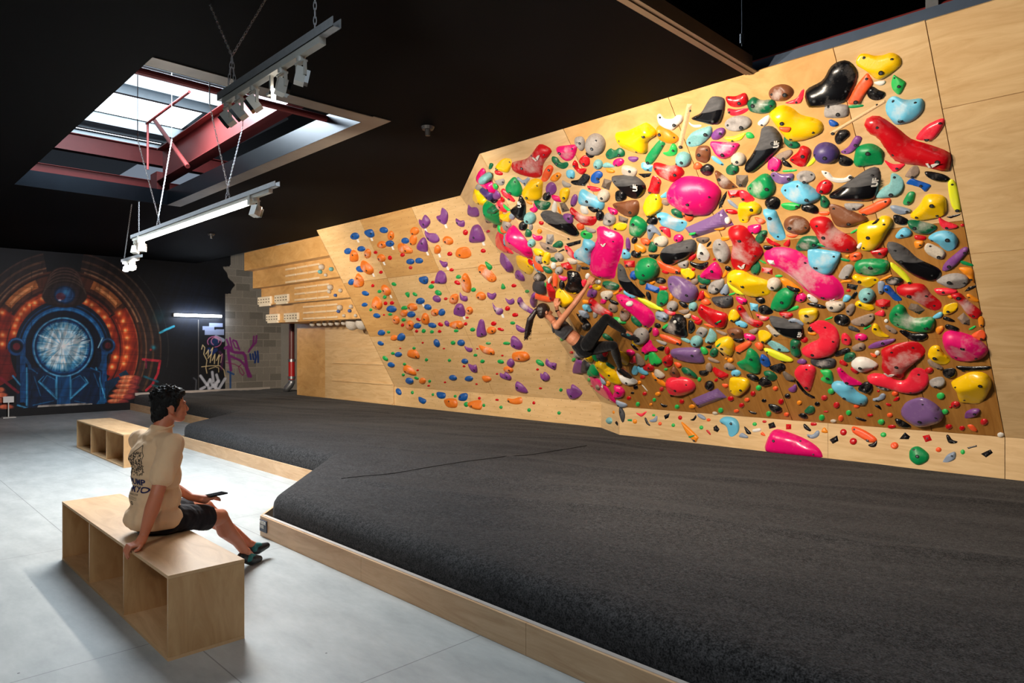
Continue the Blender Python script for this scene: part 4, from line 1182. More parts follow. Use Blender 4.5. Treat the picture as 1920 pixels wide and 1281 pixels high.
L P 80 385 120 380 160 420 198 470 150 490 100 480 80 430
L E 58 425 17 32 10
I P 0 420 48 490 0 490
R P 198 440 260 402 290 425 290 490 250 508 210 485
R P 25 515 90 480 130 520 110 552 50 545
H P 130 540 160 535 220 580 215 605 170 608 130 580
O P 105 560 160 600 240 670 235 692 190 680 130 620
U P 262 570 280 515 310 510 355 570 350 605 290 605
C.h P 230 640 260 610 370 600 460 630 498 690 460 735 370 762 280 740 240 690 #large coral dome low in the middle
D P 372 520 420 520 480 560 512 600 490 615 410 585 375 550
A P 302 475 345 475 372 500 340 522
L E 230 535 18 12
L P 540 335 580 340 608 380 595 400 560 400 545 370
K P 580 335 635 318 630 350
D P 622 375 655 342 695 360 690 410 650 425 625 405
Y.c P 670 290 730 250 800 245 845 310 830 390 800 415 700 350 #yellow tooth-shaped hold below the middle
G.u P 695 300 735 268 738 280 710 305
K P 700 365 725 385 750 412 730 408
A.f P 850 365 860 330 970 280 990 320 890 390
A P 1020 310 1055 292 1100 320 1090 360 1050 355
T P 1130 290 1170 278 1250 310 1328 365 1320 380 1230 370 1150 325
D P 1340 280 1380 265 1430 290 1420 340 1435 400 1400 425 1345 395 1335 330
R E 1463 270 32 25
F.f P 1098 350 1160 352 1300 410 1365 450 1340 468 1250 455 1150 405
G.h P 865 470 930 440 955 360 990 347 1050 400 1075 480 1070 560 1010 570 920 540 870 500 #big green bell low in the middle
N P 1075 410 1100 402 1150 445 1160 500 1120 512 1072 470
K P 1150 515 1210 490 1270 480 1295 520 1240 555 1180 545
P P 1398 460 1440 438 1485 460 1470 485 1410 480
I P 610 425 710 465 690 480 620 455
O E 805 455 28 22
O E 765 440 12 10
I P 750 490 790 475 848 510 845 535 780 535 750 520
I P 590 490 620 475 645 515 630 555 585 530
K P 525 550 560 545 608 540 605 575 570 592 535 585
R.s P 640 540 660 512 790 580 785 605 740 628 670 595
B E 855 568 45 30 5
L E 528 623 18 20
R P 660 630 688 612 692 635 672 648
K.b E 618 673 43 38
A P 730 665 780 668 782 695 755 698
Y.h P 798 625 830 605 940 612 980 655 970 700 920 750 870 765 800 710 #yellow dome low in the middle
K P 948 580 1000 575 1055 605 1050 632 1000 632 955 605
D P 1102 555 1160 548 1218 590 1215 625 1170 632 1120 600
K P 1050 640 1100 600 1165 640 1165 670 1100 678 1060 662
X P 1268 560 1290 552 1382 615 1370 632 1310 630 1275 590
P P 1318 710 1350 690 1380 665 1398 690 1390 730 1350 740
L E 1056 700 26 24
L E 1145 930 24 24
L E 128 805 16 16
L E 330 868 22 20
L E 718 898 24 22
A E 1205 705 24 20
O E 160 755 25 20
O E 97 848 15 13
O P 435 860 465 845 495 865 480 880 445 878
A E 952 805 24 18
A E 858 905 24 15
A E 1303 935 24 18
O E 1418 832 24 20
R E 42 752 20 18
R E 193 710 20 20
R E 372 822 22 20
R E 807 795 28 22
R E 905 855 24 22
R E 1005 752 24 24
R E 1255 822 25 25
R E 25 603 25 16
K E 285 768 18 12
K E 1312 772 28 22
K E 1103 812 22 14
K P 178 835 200 845 243 855 240 865 205 870
K P 960 895 990 910 1038 920 1030 932 985 925
K P 1142 845 1210 850 1268 885 1230 915 1170 900
K P 1420 930 1460 925 1492 950 1485 970 1430 960
V.s P 458 800 690 703 775 785 520 878 #violet folded wedge volume at the bottom
D P 1462 900 1518 862 1518 920 1480 918
H E 668 925 25 14 15
K P 445 985 475 970 495 940 503 960 480 992
s E 548 957 45 18 30
A E 610 985 18 14
O.f P 370 1020 385 1008 515 1130 510 1160 492 1185 425 1120
G.u P 440 1130 490 1118 488 1130 450 1142
L E 546 1052 18 18
R P 588 1080 605 1075 630 1110 622 1118
K.s P 652 1050 680 1030 708 1068 690 1095 655 1080
B P 710 1000 740 960 800 955 860 980 885 1040 870 1100 820 1135 790 1120 775 1050 #light blue paddle on the kickboard
K P 925 1045 940 1048 990 1100 985 1110 950 1108
L E 1020 1022 20 17
s P 880 1125 910 1098 965 1135 950 1148 890 1140
W P 1003 1070 1072 1058 1072 1085 1010 1095
A P 1072 1112 1090 1092 1118 1125 1095 1125
R E 1107 1000 20 12
K.s P 1140 1020 1190 1003 1210 1050 1150 1065
R.s P 1298 1022 1345 1022 1345 1068 1298 1070
T 0 0 1
M.h P 1437 846 1441 820 1453 805 1475 809 1510 823 1535 840 1543 858 1530 858 1480 853 #big magenta wedge on the kickboard
T 1500 580 4.27
K P 28 920 45 920 75 950 92 970 75 978 35 955
R P 88 908 130 910 130 930 90 932
s P 58 1000 100 1005 135 970 158 980 145 1020 95 1038 60 1020
O P 170 980 195 945 225 985 200 992
R E 348 985 27 27
K.s P 235 1045 298 1010 308 1055 262 1078
R E 427 1058 30 28
A.f P 415 945 440 940 520 970 610 1030 608 1060 560 1068 470 1020 420 985
K P 545 1085 590 1070 615 1045 615 1085 595 1105 560 1102
L E 668 1005 24 20
K.s P 795 1040 840 985 882 1020 870 1042
R.s P 980 1015 1035 1003 1058 1050 1005 1065
K P 1170 1010 1190 1005 1220 1045 1265 1060 1240 1075 1190 1070
A.r E 757 1092 32 28
A E 1110 1125 24 20
L E 1303 1143 18 20
G P 878 1135 910 1102 960 1102 1030 1160 1025 1210 980 1240 930 1245 880 1200 #green dome on the kickboard
s P 1145 1215 1180 1165 1235 1140 1250 1160 1240 1200 1190 1225 1150 1225
K.sf P 1335 1108 1415 1088 1418 1100 1350 1118
K.s P 1448 1158 1525 1122 1545 1150 1490 1188
W E 1607 1005 28 19
C.h P 75 130 150 88 220 100 290 150 318 240 290 340 200 380 80 380 15 340 20 310 100 260 150 240 150 200 #coral C-shaped macro low on the right
K.r E 337 82 65 42 10
I P 405 100 440 75 540 40 590 38 590 80 540 125 450 130
C P 598 35 650 5 680 20 675 55 610 45
W E 690 93 17 15
G.ch P 712 70 735 0 790 -43 840 -20 860 30 920 70 1060 60 1085 110 1060 170 980 185 860 165 750 130 #long green smile-shaped hold at the right
B P 1062 60 1120 20 1145 35 1130 65 1080 75
K P 1143 75 1170 58 1245 95 1200 98
I.s P 1258 70 1310 25 1360 80 1360 128 1300 120
O P 1425 55 1465 60 1478 110 1470 135 1435 138
L P 1350 160 1395 132 1410 140 1375 165
A P 1378 200 1450 165 1485 190 1485 230 1440 245 1390 220
O P 1088 150 1140 132 1152 155 1120 195 1090 188
K P 1160 130 1190 120 1270 150 1260 172 1175 160
Z P 388 135 420 135 475 165 470 182 395 160
L P 510 150 560 125 570 135 520 162
L P 200 80 255 58 258 70 210 88
Y P 575 170 590 115 625 125 660 180 715 215 700 225 620 215
I P 680 140 700 125 775 170 770 195 730 185
K P 795 175 830 165 900 190 1015 195 1010 240 900 248 830 210
M.ch P 1140 225 1165 180 1240 172 1400 220 1490 290 1508 335 1460 390 1330 418 1230 400 1165 320 #big magenta egg by the right edge
C P 335 205 365 190 405 230 410 270 380 285 335 270
K E 90 160 28 24
O P 65 180 130 190 120 208 75 200
M E 490 222 52 28 5
P P 545 300 600 265 700 240 765 237 720 275 620 310 560 315
I P 415 305 480 268 520 280 515 320 450 335
K P 275 370 300 335 380 308 405 325 380 350 290 378
D P 350 390 370 350 430 345 445 375 400 425 360 415
W P 410 430 450 385 530 385 615 430 620 455 560 485 500 500 450 475
R.clh P 650 330 720 290 860 260 950 265 1005 330 980 380 850 490 820 550 700 515 655 470 660 400 #big dark red anvil low on the right
W E 620 350 22 20
A P 563 350 612 365 608 385 580 380
Y P 1022 360 1050 300 1110 292 1150 350 1205 405 1165 445 1100 430 1040 395
I P 1020 405 1060 405 1150 470 1120 478 1040 450
R E 1035 490 35 25
K.f P 1250 455 1380 458 1520 455 1510 480 1400 493 1290 490
K P 1142 490 1180 475 1240 475 1250 520 1200 552 1150 530
Y.h P 1210 585 1300 530 1380 500 1480 510 1532 570 1520 650 1440 755 1300 745 1265 700 1250 650 #giant yellow tooth in the right bottom corner
C.h P 537 535 600 510 700 530 790 570 850 560 900 480 960 468 1015 500 1032 580 1000 640 930 670 800 660 700 620 600 590 545 560 #long coral tick-shaped macro low on the right
Z.c P 88 400 150 385 270 395 290 430 270 460 180 468 100 440
R P 315 420 335 402 380 435 370 452 325 440
R P 405 470 450 465 475 495 455 518 420 500
L P 162 485 240 485 265 530 260 592 215 590 165 560 190 530
M P 295 490 320 465 390 530 495 590 480 605 390 602 330 560
B P 252 600 300 572 400 600 460 660 538 705 530 760 490 765 380 730 290 650 #light blue shelf low on the right
K.r P 465 630 520 582 570 590 585 630 560 665 500 655
S E 670 622 62 25 15
S.c P 1035 575 1090 545 1145 545 1165 590 1130 625 1060 620
R E 627 655 12 9
A E 762 675 28 20
R P 745 735 770 705 795 700 790 730
s P 583 715 625 705 650 675 685 680 675 720 620 735 585 732
K P 598 770 635 770 655 808
R P 688 750 725 760 730 775 700 775
V.h P 808 810 850 745 930 712 1000 710 1090 760 1150 830 1140 880 1060 920 940 930 860 890 820 850 #big violet dome at the bottom right
L E 250 657 28 24
L E 175 867 24 24
L E 390 828 23 20
L E 650 902 28 22
L E 1127 693 34 26
L E 1162 820 28 22
D P 35 815 80 770 120 790 110 830 60 832
R E 195 708 27 20
R E 293 767 26 24
R E 208 820 20 8
R E 562 848 24 12
R E 735 940 34 14
R E 1192 940 28 20
R E 1298 952 24 18
R E 1475 902 32 26
R E 1245 762 38 26
R E 1205 785 12 9
A E 455 775 25 14
A E 328 872 22 24
A E 720 848 24 18
A P 1340 930 1380 925 1420 965 1410 978 1370 965
K E 138 757 22 16
K P 445 862 530 885 520 900 470 885
K P -10 840 60 860 50 875 0 865
K P 758 880 800 880 885 930 880 948 800 940
H E 268 895 25 14
P P 1318 865 1330 820 1390 795 1442 805 1420 850 1340 875
T 960 480 4.927
K.k P 512 140 575 140 620 160 660 270 655 300 600 350 495 300 520 220 #glossy black fin above the climber
K.gh P 985 70 1040 110 1080 210 1225 360 1215 375 1100 345 1010 270 975 180 #black banana-shaped hold right of the climber's hand
D.c P 840 240 900 232 980 260 990 290 950 315 870 295
W.b E 700 185 22 27
W E 795 240 28 20
Y P 745 270 790 262 830 290 800 320 750 300
P P 692 365 710 315 760 305 788 330 770 380 720 380
H.c P 820 340 860 322 920 325 935 360 900 400 840 390
O P 935 345 985 318 980 345 945 360
R P 985 330 1000 290 1025 305 1000 332
B.f P 1035 318 1145 360 1140 385 1100 388 1040 350
F.f P 1160 385 1220 395 1330 450 1405 500 1370 505 1270 470 1190 415
M.lhp P 960 380 985 350 1070 370 1200 440 1300 520 1320 600 1270 660 1220 650 1120 550 1010 460 #long magenta bar right of the climber
W.u E 1100 422 32 18 15
O P 655 405 715 415 710 440 660 440
M P 815 435 830 395 875 405 860 440
K P 895 400 975 425 980 450 930 445
R.ch P 710 410 740 385 790 430 850 480 925 520 930 560 890 570 820 540 750 500 #chalky red wedge at the climber's knee
B P 650 455 700 450 740 490 730 517 670 500
I E 935 478 50 38 45
U.c P 1000 510 1040 475 1090 500 1092 560 1050 605 1005 590
s P 615 505 680 510 715 550 710 575 650 555
K.sf P 592 530 660 550 722 625 640 615
K.bc E 690 648 42 35
S P 750 520 785 515 790 560 755 575
L.c P 940 565 1000 572 1055 610 1040 630 970 615
D P 1100 560 1130 560 1200 630 1190 650 1150 640 1105 600
S.bh E 1195 735 75 75 #large grey ball at the climber's upper foot
Y P 1110 780 1180 800 1220 820 1180 838 1120 815
D P 835 725 870 718 935 770 925 785 860 765
A P 225 335 300 365 370 400 350 430 240 390
R.s P 315 240 340 225 400 330 405 430 365 430 340 330
A.f P 385 155 415 180 425 240 410 300 385 290 375 230
W.u E 360 210 12 25
K.c P 205 180 250 150 305 180 310 220 250 235 210 225
Z P 205 235 290 230 320 330 300 350 230 310
L E 315 265 12 22
Y.h P 405 345 440 300 490 330 570 400 550 440 480 470 420 430 #yellow hold at the climber's wrist
K P 500 345 575 405 560 415 515 375
K E 462 268 27 45 -10
M P 430 175 460 185 505 195 510 215 480 232 440 200
C P 640 230 680 215 690 250 670 290 645 260
C E 725 285 22 15
Y P 520 310 600 330 590 350 530 345
P P 190 350 215 340 235 400 215 500 185 510 165 440
P.c P 60 385 85 382 120 440 200 500 215 545 150 520 80 470 55 420
P P 38 150 60 140 120 225 90 225 50 195
S.b E 625 905 45 42
Y P 670 880 720 900 750 965 720 985 680 930
G P 720 870 745 865 800 960 780 975 740 930
Z E 830 935 60 35 35
R P 830 870 880 870 885 920 850 925
P P 600 950 640 965 675 1040 670 1080 600 1070 582 1010
Z P 665 960 725 1010 720 1070 650 1075 645 1015
G P 710 1040 740 1000 795 1050 805 1110 750 1105 715 1075
Y.h P 770 990 830 968 900 1020 980 1090 1020 1180 950 1180 860 1120 800 1060 #long yellow hold under the climber
C P 800 1055 830 1060 870 1110 860 1135 820 1110
D P 870 980 900 990 950 1030 935 1045 880 1010
L E 572 958 17 17
R E 548 893 18 14
L E 462 770 18 18
C P 1085 985 1130 920 1160 985
I P 1140 905 1180 910 1235 1000 1165 1005
M P 1060 870 1100 865 1140 895 1110 925 1065 910
K P 1095 815 1125 820 1170 870 1130 860
Y.c P 985 880 1050 900 1080 930 1080 990 1040 1010 990 960
B P 1110 1040 1140 1010 1170 1060 1150 1100 1110 1080
B P 1165 1010 1260 1080 1240 1100 1170 1065
T 980 660 6.4
M.fl P 810 270 870 300 1000 400 1090 540 1135 625 1050 590 920 500 850 420 810 330 #long magenta leaf at the bottom of the left flank
I.u E 925 410 22 38 -30
s P 940 300 1000 370 995 395 950 340
O.r E 1028 380 30 32
M P 1100 405 1170 410 1228 470 1210 530 1140 552 1085 525 1105 460
L E 800 335 22 22
R E 830 412 20 9 20
W.h P 1130 225 1175 280 1250 280 1370 340 1375 375 1280 398 1200 370 1150 290 #white ledge under the climber's lower foot
A P 1115 375 1190 375 1180 395 1130 390
O E 1402 367 25 22
K P 1330 405 1370 400 1385 440 1340 445
W.f P 1430 400 1450 405 1500 465 1490 470
R E 1275 555 28 24
L E 1382 628 26 28
K E 1318 492 22 13
s P 1115 575 1160 590 1250 625 1250 655 1200 665 1145 640
Z P 1165 665 1190 665 1230 750 1215 840 1190 840 1160 740
C P 1360 730 1425 740 1480 710 1490 720 1430 780 1370 745
G.s P 1258 810 1312 805 1312 835 1260 830
O E 1348 835 25 28
K P 1462 795 1480 790 1510 850 1535 885 1515 885 1480 855
s P 1520 825 1575 800 1600 765 1618 775 1610 835 1550 845
L E 1572 760 20 15
K.s P 1695 765 1765 735 1750 790 1710 810
A E 1648 862 22 22
R E 1890 790 25 27
L E 1808 880 22 22
T.b E 1045 825 33 42
K P 1130 828 1150 855 1145 890 1118 855
O E 1095 725 15 22
P P 290 75 330 125 400 130 405 170 385 215 275 150
P P 215 250 240 270 265 235 325 290 320 335 270 348 220 310
P P 530 445 575 440 600 385 718 490 640 560 580 565 535 500 #purple spike at the right foot of the smooth board
g E 210 130 58 28 35
R E 180 210 18 13
g E 460 455 20 22
R E 215 437 20 12
R E 135 612 18 20
g E 78 698 22 24
g E 437 733 20 22
T 560 380 2.911
J.t E 308 183 24 20
J.t P 360 155 400 145 415 180 395 192 365 175
J E 465 150 24 17 10
J E 270 265 21 17 #blue pebble at the left edge of the smooth board
J E 343 252 22 15 5
J.t E 498 224 24 18
J E 582 208 22 17 5
J E 337 363 24 16 20
J E 290 433 17 17
J E 365 495 21 12 20
J E 361 557 16 11
J E 427 617 20 13 15
J E 610 322 23 16
J E 658 317 22 16 5
J P 657 410 700 402 708 430 695 446 665 435
J.t E 665 537 24 18
J E 706 570 21 15 20
J E 508 580 28 18 10
J E 615 610 23 17
J E 649 672 21 15
J E 730 670 23 14 15
J E 783 598 18 19
J E 453 710 20 15 5
J E 448 768 18 11 20
J E 562 733 21 21
J E 545 829 20 14
J E 506 885 20 13 20
J E 605 973 23 17 20
J E 755 767 15 24 -25
J E 887 765 21 17 10
J E 907 866 19 14 10
J E 843 956 22 15 15
J E 930 961 23 15
J E 547 1032 13 21 -30
J P 655 1060 680 1068 698 1080 685 1100 660 1088 #blue U-shaped hold on the far kickboard
J P 755 1035 800 1040 798 1068 765 1068
J P 885 1045 922 1042 915 1080 875 1080
o.h E 504 180 18 26
o.c E 455 230 26 20
o.h P 290 260 320 270 325 318 283 318
o.ch E 378 278 18 27
o.ct E 453 303 24 20 40
o E 634 155 24 22
o.h E 627 203 20 30
o.ch P 545 225 575 225 620 255 615 278 560 272 541 250
o.cht P 345 318 370 322 408 360 405 388 380 390 340 350 #orange jug high on the left of the smooth board
o.ch P 320 388 335 392 355 420 352 455 310 462 300 440
o.c E 817 207 30 22 30
o.t P 745 240 762 230 778 255 765 280 742 275
o.h P 870 250 925 245 942 290 900 305 858 290 #orange loaf high on the right of the smooth board
o.ch P 990 340 1020 345 1075 400 1075 428 1040 430 985 370
o.ch P 900 390 920 390 942 440 935 490 900 480 892 430 #tall orange jug right of the board's centre
o.ct P 455 455 475 450 503 480 500 505 475 505
o.ch P 415 515 440 520 458 560 440 585 400 565 #orange horn on the left of the smooth board
o.c P 835 505 870 500 870 540 850 555 825 540
o.c E 997 510 28 22 25
o.c E 932 590 20 22
o.c E 622 570 28 20 20
o.c E 577 603 20 20
o.c E 533 640 18 25 -20
o.h P 680 605 705 610 715 650 700 668 670 650
o.c E 608 670 22 27
o.c E 745 600 22 20
o.c P 828 655 880 645 903 670 880 690 830 680
o E 1053 697 26 20
o E 522 738 19 15
o P 598 808 640 805 662 840 650 850 600 840
o.c P 578 890 610 895 642 930 635 942 580 925 #orange boat-shaped hold low on the left of the smooth board
o E 677 973 18 17 20
o.c P 985 778 1010 785 1060 800 1068 830 1010 820
o.ch P 1170 820 1240 815 1262 850 1225 868 1175 860 #orange drum-shaped hold low on the right of the smooth board
o.c E 1145 912 28 17 15
o P 1002 948 1040 950 1052 970 1020 980
o.h P 795 1080 820 1068 862 1075 862 1118 810 1115 #left orange loaf on the far kickboard
o.h P 925 1095 960 1080 998 1082 995 1130 940 1120
o.h P 1142 1068 1170 1072 1215 1062 1220 1095 1180 1102 1145 1090
P.t P 658 90 672 95 690 65 718 95 715 120 690 142 665 120
P.ht P 752 75 775 65 782 28 812 50 815 90 800 120 765 100 #purple hook at the top of the smooth board
P P 860 85 880 98 905 98 905 130 885 132 865 115
P.h P 928 10 940 25 975 28 985 72 950 75 928 50
P.ht P 945 140 960 122 990 125 1018 190 1005 215 940 218 932 190 #large purple dome high on the right of the smooth board
P.h P 692 150 710 165 750 170 770 205 740 222 700 195
P.ht P 665 200 690 192 705 230 700 270 645 250
P.t P 768 315 790 322 812 325 810 350 790 350
P.h P 765 372 800 385 805 440 750 440 745 425 #purple chimney-shaped hold at the board's centre
P E 755 525 24 17 35
P P 880 488 895 508 920 512 920 538 885 530
P.ht P 862 555 895 555 910 600 900 622 850 605
P E 810 660 12 18 -30
P.h P 985 645 1010 642 1020 690 1025 725 975 725
P P 1030 490 1055 498 1075 490 1078 512 1060 530 1035 515
P P 1128 520 1148 532 1172 522 1178 548 1150 555
P.ct P 1058 545 1075 570 1115 580 1110 610 1080 608
P P 1188 665 1215 680 1240 695 1225 710 1195 695
P.h P 1165 730 1190 735 1222 775 1210 803 1165 780
P P 905 782 925 792 948 795 945 815 920 812
P P 1140 862 1160 850 1180 875 1165 900 1138 882
P P 925 880 950 888 970 885 975 925 945 920 #purple spike low at the smooth board's centre
P P 1100 928 1120 938 1128 922 1160 950 1155 970 1105 955
P.h P 1190 975 1230 1000 1252 1040 1190 1025
P.h P 1105 275 1130 290 1170 350 1165 378 1115 330
P.h P 1188 370 1210 375 1235 415 1220 428 1195 405
g.t E 521 445 14 9 30
g.t P 582 492 604 490 603 518 588 505
g E 635 500 15 8 35
g E 442 485 11 9
g.t E 471 515 10 10
g E 578 575 18 11
g E 394 585 8 8
g E 500 610 12 8
g E 573 640 12 9
g.t E 683 700 11 11
g.t E 728 705 11 9
g E 491 707 9 8
g E 725 458 15 12
g E 763 492 20 13 30
g E 873 405 14 11
g.t P 1020 320 1058 350 1040 372 1025 345
g E 955 475 13 12
g.t P 1105 465 1113 440 1130 465 1115 473
g E 1247 485 12 9
g E 1168 657 14 9
g E 950 693 14 11
g E 860 700 13 8
g E 843 765 13 11
g.c E 1035 768 14 8
g E 1135 768 20 9
g E 965 833 11 8
g E 1103 868 18 11 15
g E 1004 866 12 10
g E 823 861 9 9
g E 698 858 9 9
g E 630 795 9 8
g E 514 823 11 8
g E 474 850 18 9 40
g E 578 882 9 8
g E 571 940 9 8
g E 643 958 13 8 20
g E 715 975 8 8
g E 621 1037 8 10
g E 733 1048 7 8
g E 855 1057 8 8
g E 916 1102 12 14
g E 1011 1107 8 9
g E 1105 1117 9 9
g E 1259 1132 9 10
R E 420 272 11 9
R.ts E 498 302 12 13
R.t E 568 285 12 11
R.t E 611 355 10 10
R.t E 450 380 10 9
R E 405 453 9 9
R.s E 474 550 11 11
R.t E 510 547 12 10
R E 466 613 6 5
R E 654 638 14 7 30
R E 568 668 9 10
R E 644 702 9 9
R.t E 770 703 10 8
R E 775 665 15 10 30
R E 733 435 12 8
R.t E 825 280 14 12
R.ts E 910 163 15 16
R.t E 1008 263 14 11 20
R.t E 1035 157 10 8
R.t E 835 367 12 9
R E 867 437 18 10 30
R.t E 803 525 10 8
R.t E 1175 453 14 10
R E 1140 578 14 13
R.t E 1182 613 17 11
R E 1065 660 15 12
R E 1103 692 19 8 15
R E 912 662 10 9
R.t E 920 628 9 6
R E 677 765 6 5
R E 555 796 6 4
R E 793 797 7 4
R E 975 798 7 4
R E 1112 835 7 5
R E 903 893 8 6
R E 1083 935 7 5
R E 650 915 7 5
R E 971 991 7 5
R E 799 981 7 5
R E 710 1000 8 5
R E 987 1068 8 8
R E 1083 1077 10 6
'''
# ================================================================== climbing boards
aM, aL = R_(40.155), R_(30.275)
ZK = 0.772
class Frame:
    def __init__(s, o, u, v):
        s.o = Vector(o); s.u = Vector(u).normalized(); v = Vector(v)
        s.v = (v - s.u * v.dot(s.u)).normalized(); s.n = s.u.cross(s.v).normalized()
        if s.n.dot(EYE - s.o) < 0: s.n = -s.n
    def hit(s, px, py, off=0.0):
        r = ray(px, py); o = s.o + s.n * off
        return EYE + r * ((o - EYE).dot(s.n) / r.dot(s.n))
    def loc(s, p): d = p - s.o; return d.dot(s.u), d.dot(s.v)
    def pt(s, a, b, h=0): return s.o + s.u * a + s.v * b + s.n * h
zt = ZC
yMt = 7.929 - math.tan(aM) * (zt - ZK); yLt = 8.40 - math.tan(aL) * (zt - ZK)
F_MAIN = Frame((-5.9, 7.929, ZK), (1, 0, 0), (0, -math.sin(aM), math.cos(aM)))
F_LEFT = Frame((-12.1, 8.40, ZK), (1, 0, 0), (0, -math.sin(aL), math.cos(aL)))
F_RET = Frame((-6.58, 8.40, ZK), (0.68, -0.471, 0), (Vector((-7.8, yLt, zt)) - Vector((-6.58, 8.40, ZK))))
F_KM = Frame((-5.88, 7.929, ZM), (1, 0, 0), (0, 0, 1))
F_KL = Frame((-12.1, 8.40, ZM), (1, 0, 0), (0, 0, 1))
F_KR = Frame((-6.58, 8.40, ZM), (0.70, -0.471, 0), (0, 0, 1))
def frame_of(px, py):
    if px > 1161 and py > 763 + (px - 1161) * .0788: return F_KM, 'km'
    if 1127 < px <= 1161 and py > 753 + (px - 1127) * .3: return F_KR, 'kr'
    if px <= 1127 and py > 724.5 + (px - 740) * .0755: return F_KL, 'kl'
    if px > 900 + (py - 290) * (261 / 473): return F_MAIN, 'm'
    if px > 861 + (py - 367) * (266 / 386): return F_RET, 'r'
    return F_LEFT, 'l'

def panel(name, mat, quad, parent, t=0.018, n=None):
    """sheet with thickness behind its face"""
    q = [Vector(p) for p in quad]
    nn = (q[1] - q[0]).cross(q[2] - q[0]).normalized() if n is None else n
    if nn.dot(EYE - q[0]) < 0: nn = -nn
    m = MB(); m.prism(q, (0, 0, 0), -nn * t); return m.build(name, mat, parent)

cw = empty('climbing_wall', (-3.5, 7.93, 0), 'long overhanging plywood climbing wall crowded with multicoloured holds', 'climbing wall')
F = F_MAIN; Ltop = (zt - ZK) / math.cos(aM)
G = 0.003
# panels of the overhang: bolder varnished ply where the holds are, paler sheets along the top
lefts = [F.hit(900 + 261 * k / 10, 290 + 473 * k / 10) for k in range(11)]
xl = F.loc(lefts[0])[0]; xb = F.loc(F_MAIN.hit(1161, 763))[0]
xR = -1.36 + 5.9
def mquad(x0, x1, b0, b1): return [F.pt(x0, b0), F.pt(x1, b0), F.pt(x1, b1), F.pt(x0, b1)]
rows = [0, 1.22, 2.44, Ltop]
cols = [-0.02, 1.25, 2.5, 3.93, xR]
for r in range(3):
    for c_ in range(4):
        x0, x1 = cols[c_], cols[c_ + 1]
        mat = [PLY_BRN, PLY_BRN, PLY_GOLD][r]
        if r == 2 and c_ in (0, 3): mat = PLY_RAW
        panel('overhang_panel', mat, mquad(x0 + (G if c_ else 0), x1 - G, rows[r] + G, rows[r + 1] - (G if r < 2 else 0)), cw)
# plain side bay on the right, same slope
for (b0, b1, mat) in ((0, 0.88, PLY_X), (0.88, 2.12, PLY_RAW), (2.12, 3.4, PLY_X), (3.4, Ltop, PLY_RAW)):
    panel('side_bay_panel', mat, mquad(xR + G, xR + 2.4, b0 + G, min(b1, Ltop) - G), cw)
# return face
A_ = Vector((-6.58, 8.40, ZK)); B_ = Vector((-5.90, 7.929, ZK)); C_ = Vector((-7.80, yLt, zt)); D_ = Vector((-5.94, yMt, zt))
panel('return_panel', PLY_RAW, [A_, B_, D_, C_], cw)
# kickboards
panel('kickboard', PLY_RAW, [(-5.88, 7.929, ZM - .1), (-3.0, 7.929, ZM - .1), (-3.0, 7.929, ZK), (-5.88, 7.929, ZK)], cw)
panel('kickboard', PLY_RAW, [(-2.997, 7.929, ZM - .1), (-1.362, 7.929, ZM - .1), (-1.362, 7.929, ZK), (-2.997, 7.929, ZK)], cw)
panel('kickboard', PLY_X, [(-1.356, 7.929, ZM - .1), (1.0, 7.929, ZM - .1), (1.0, 7.929, ZK), (-1.356, 7.929, ZK)], cw)
panel('kickboard', PLY_X, [(-6.58, 8.40, ZM - .1), (-5.88, 7.929, ZM - .1), (-5.90, 7.929, ZK), (-6.58, 8.40, ZK)], cw)

lw = empty('climbing_wall', (-9.5, 8.4, 0), 'smooth overhanging plywood climbing board left of the crowded one, dotted with bolt holes', 'climbing wall')
F2 = F_LEFT; Lt2 = (zt - ZK) / math.cos(aL)
def rx(b):  # right limit of the board at slope height b
    k = b / Lt2; return (A_.lerp(C_, k).x) + 12.1
def lquad(x0, x1, b0, b1, r0=None, r1=None, h=0): return [F2.pt(x0, b0, h), F2.pt(x1 if r0 is None else r0, b0, h), F2.pt(x1 if r1 is None else r1, b1, h), F2.pt(x0, b1, h)]
cs = [0, 1.54, 3.08, None]; rws = [0, 1.22, 2.44, Lt2]
for r in range(3):
    b0, b1 = rws[r] + G, rws[r + 1] - (G if r < 2 else 0)
    for k in range(3):
        x0 = cs[k] + (G if k else 0); deep = (r == 1 and k in (0,)) or (r == 2 and k in (0, 1))
        mat = PLY_DOT2 if (r, k) in ((1, 0), (2, 1)) else PLY_DOT
        if k < 2: panel('board_panel', mat, lquad(x0, cs[k + 1] - G, b0, b1), lw)
        else: panel('board_panel', mat, lquad(x0, 0, b0, b1, rx(rws[r]) - 0.002, rx(rws[r + 1]) - 0.002), lw)
for (x0, x1) in ((-12.1, -9.66), (-9.655, -6.58)):
    panel('kickboard', PLY_DOT, [(x0, 8.40, ZM - .1), (x1, 8.40, ZM - .1), (x1, 8.40, ZK), (x0, 8.40, ZK)], lw)
m = MB(); 
m.prism([(-12.1, 8.40, ZK), (-12.1, 8.95, ZK), (-12.1, 8.95, zt), (-12.1, yLt, zt)], (0, 0, 0), (0.018, 0, 0)); m.build('side_panel', PLY_RAW, lw)

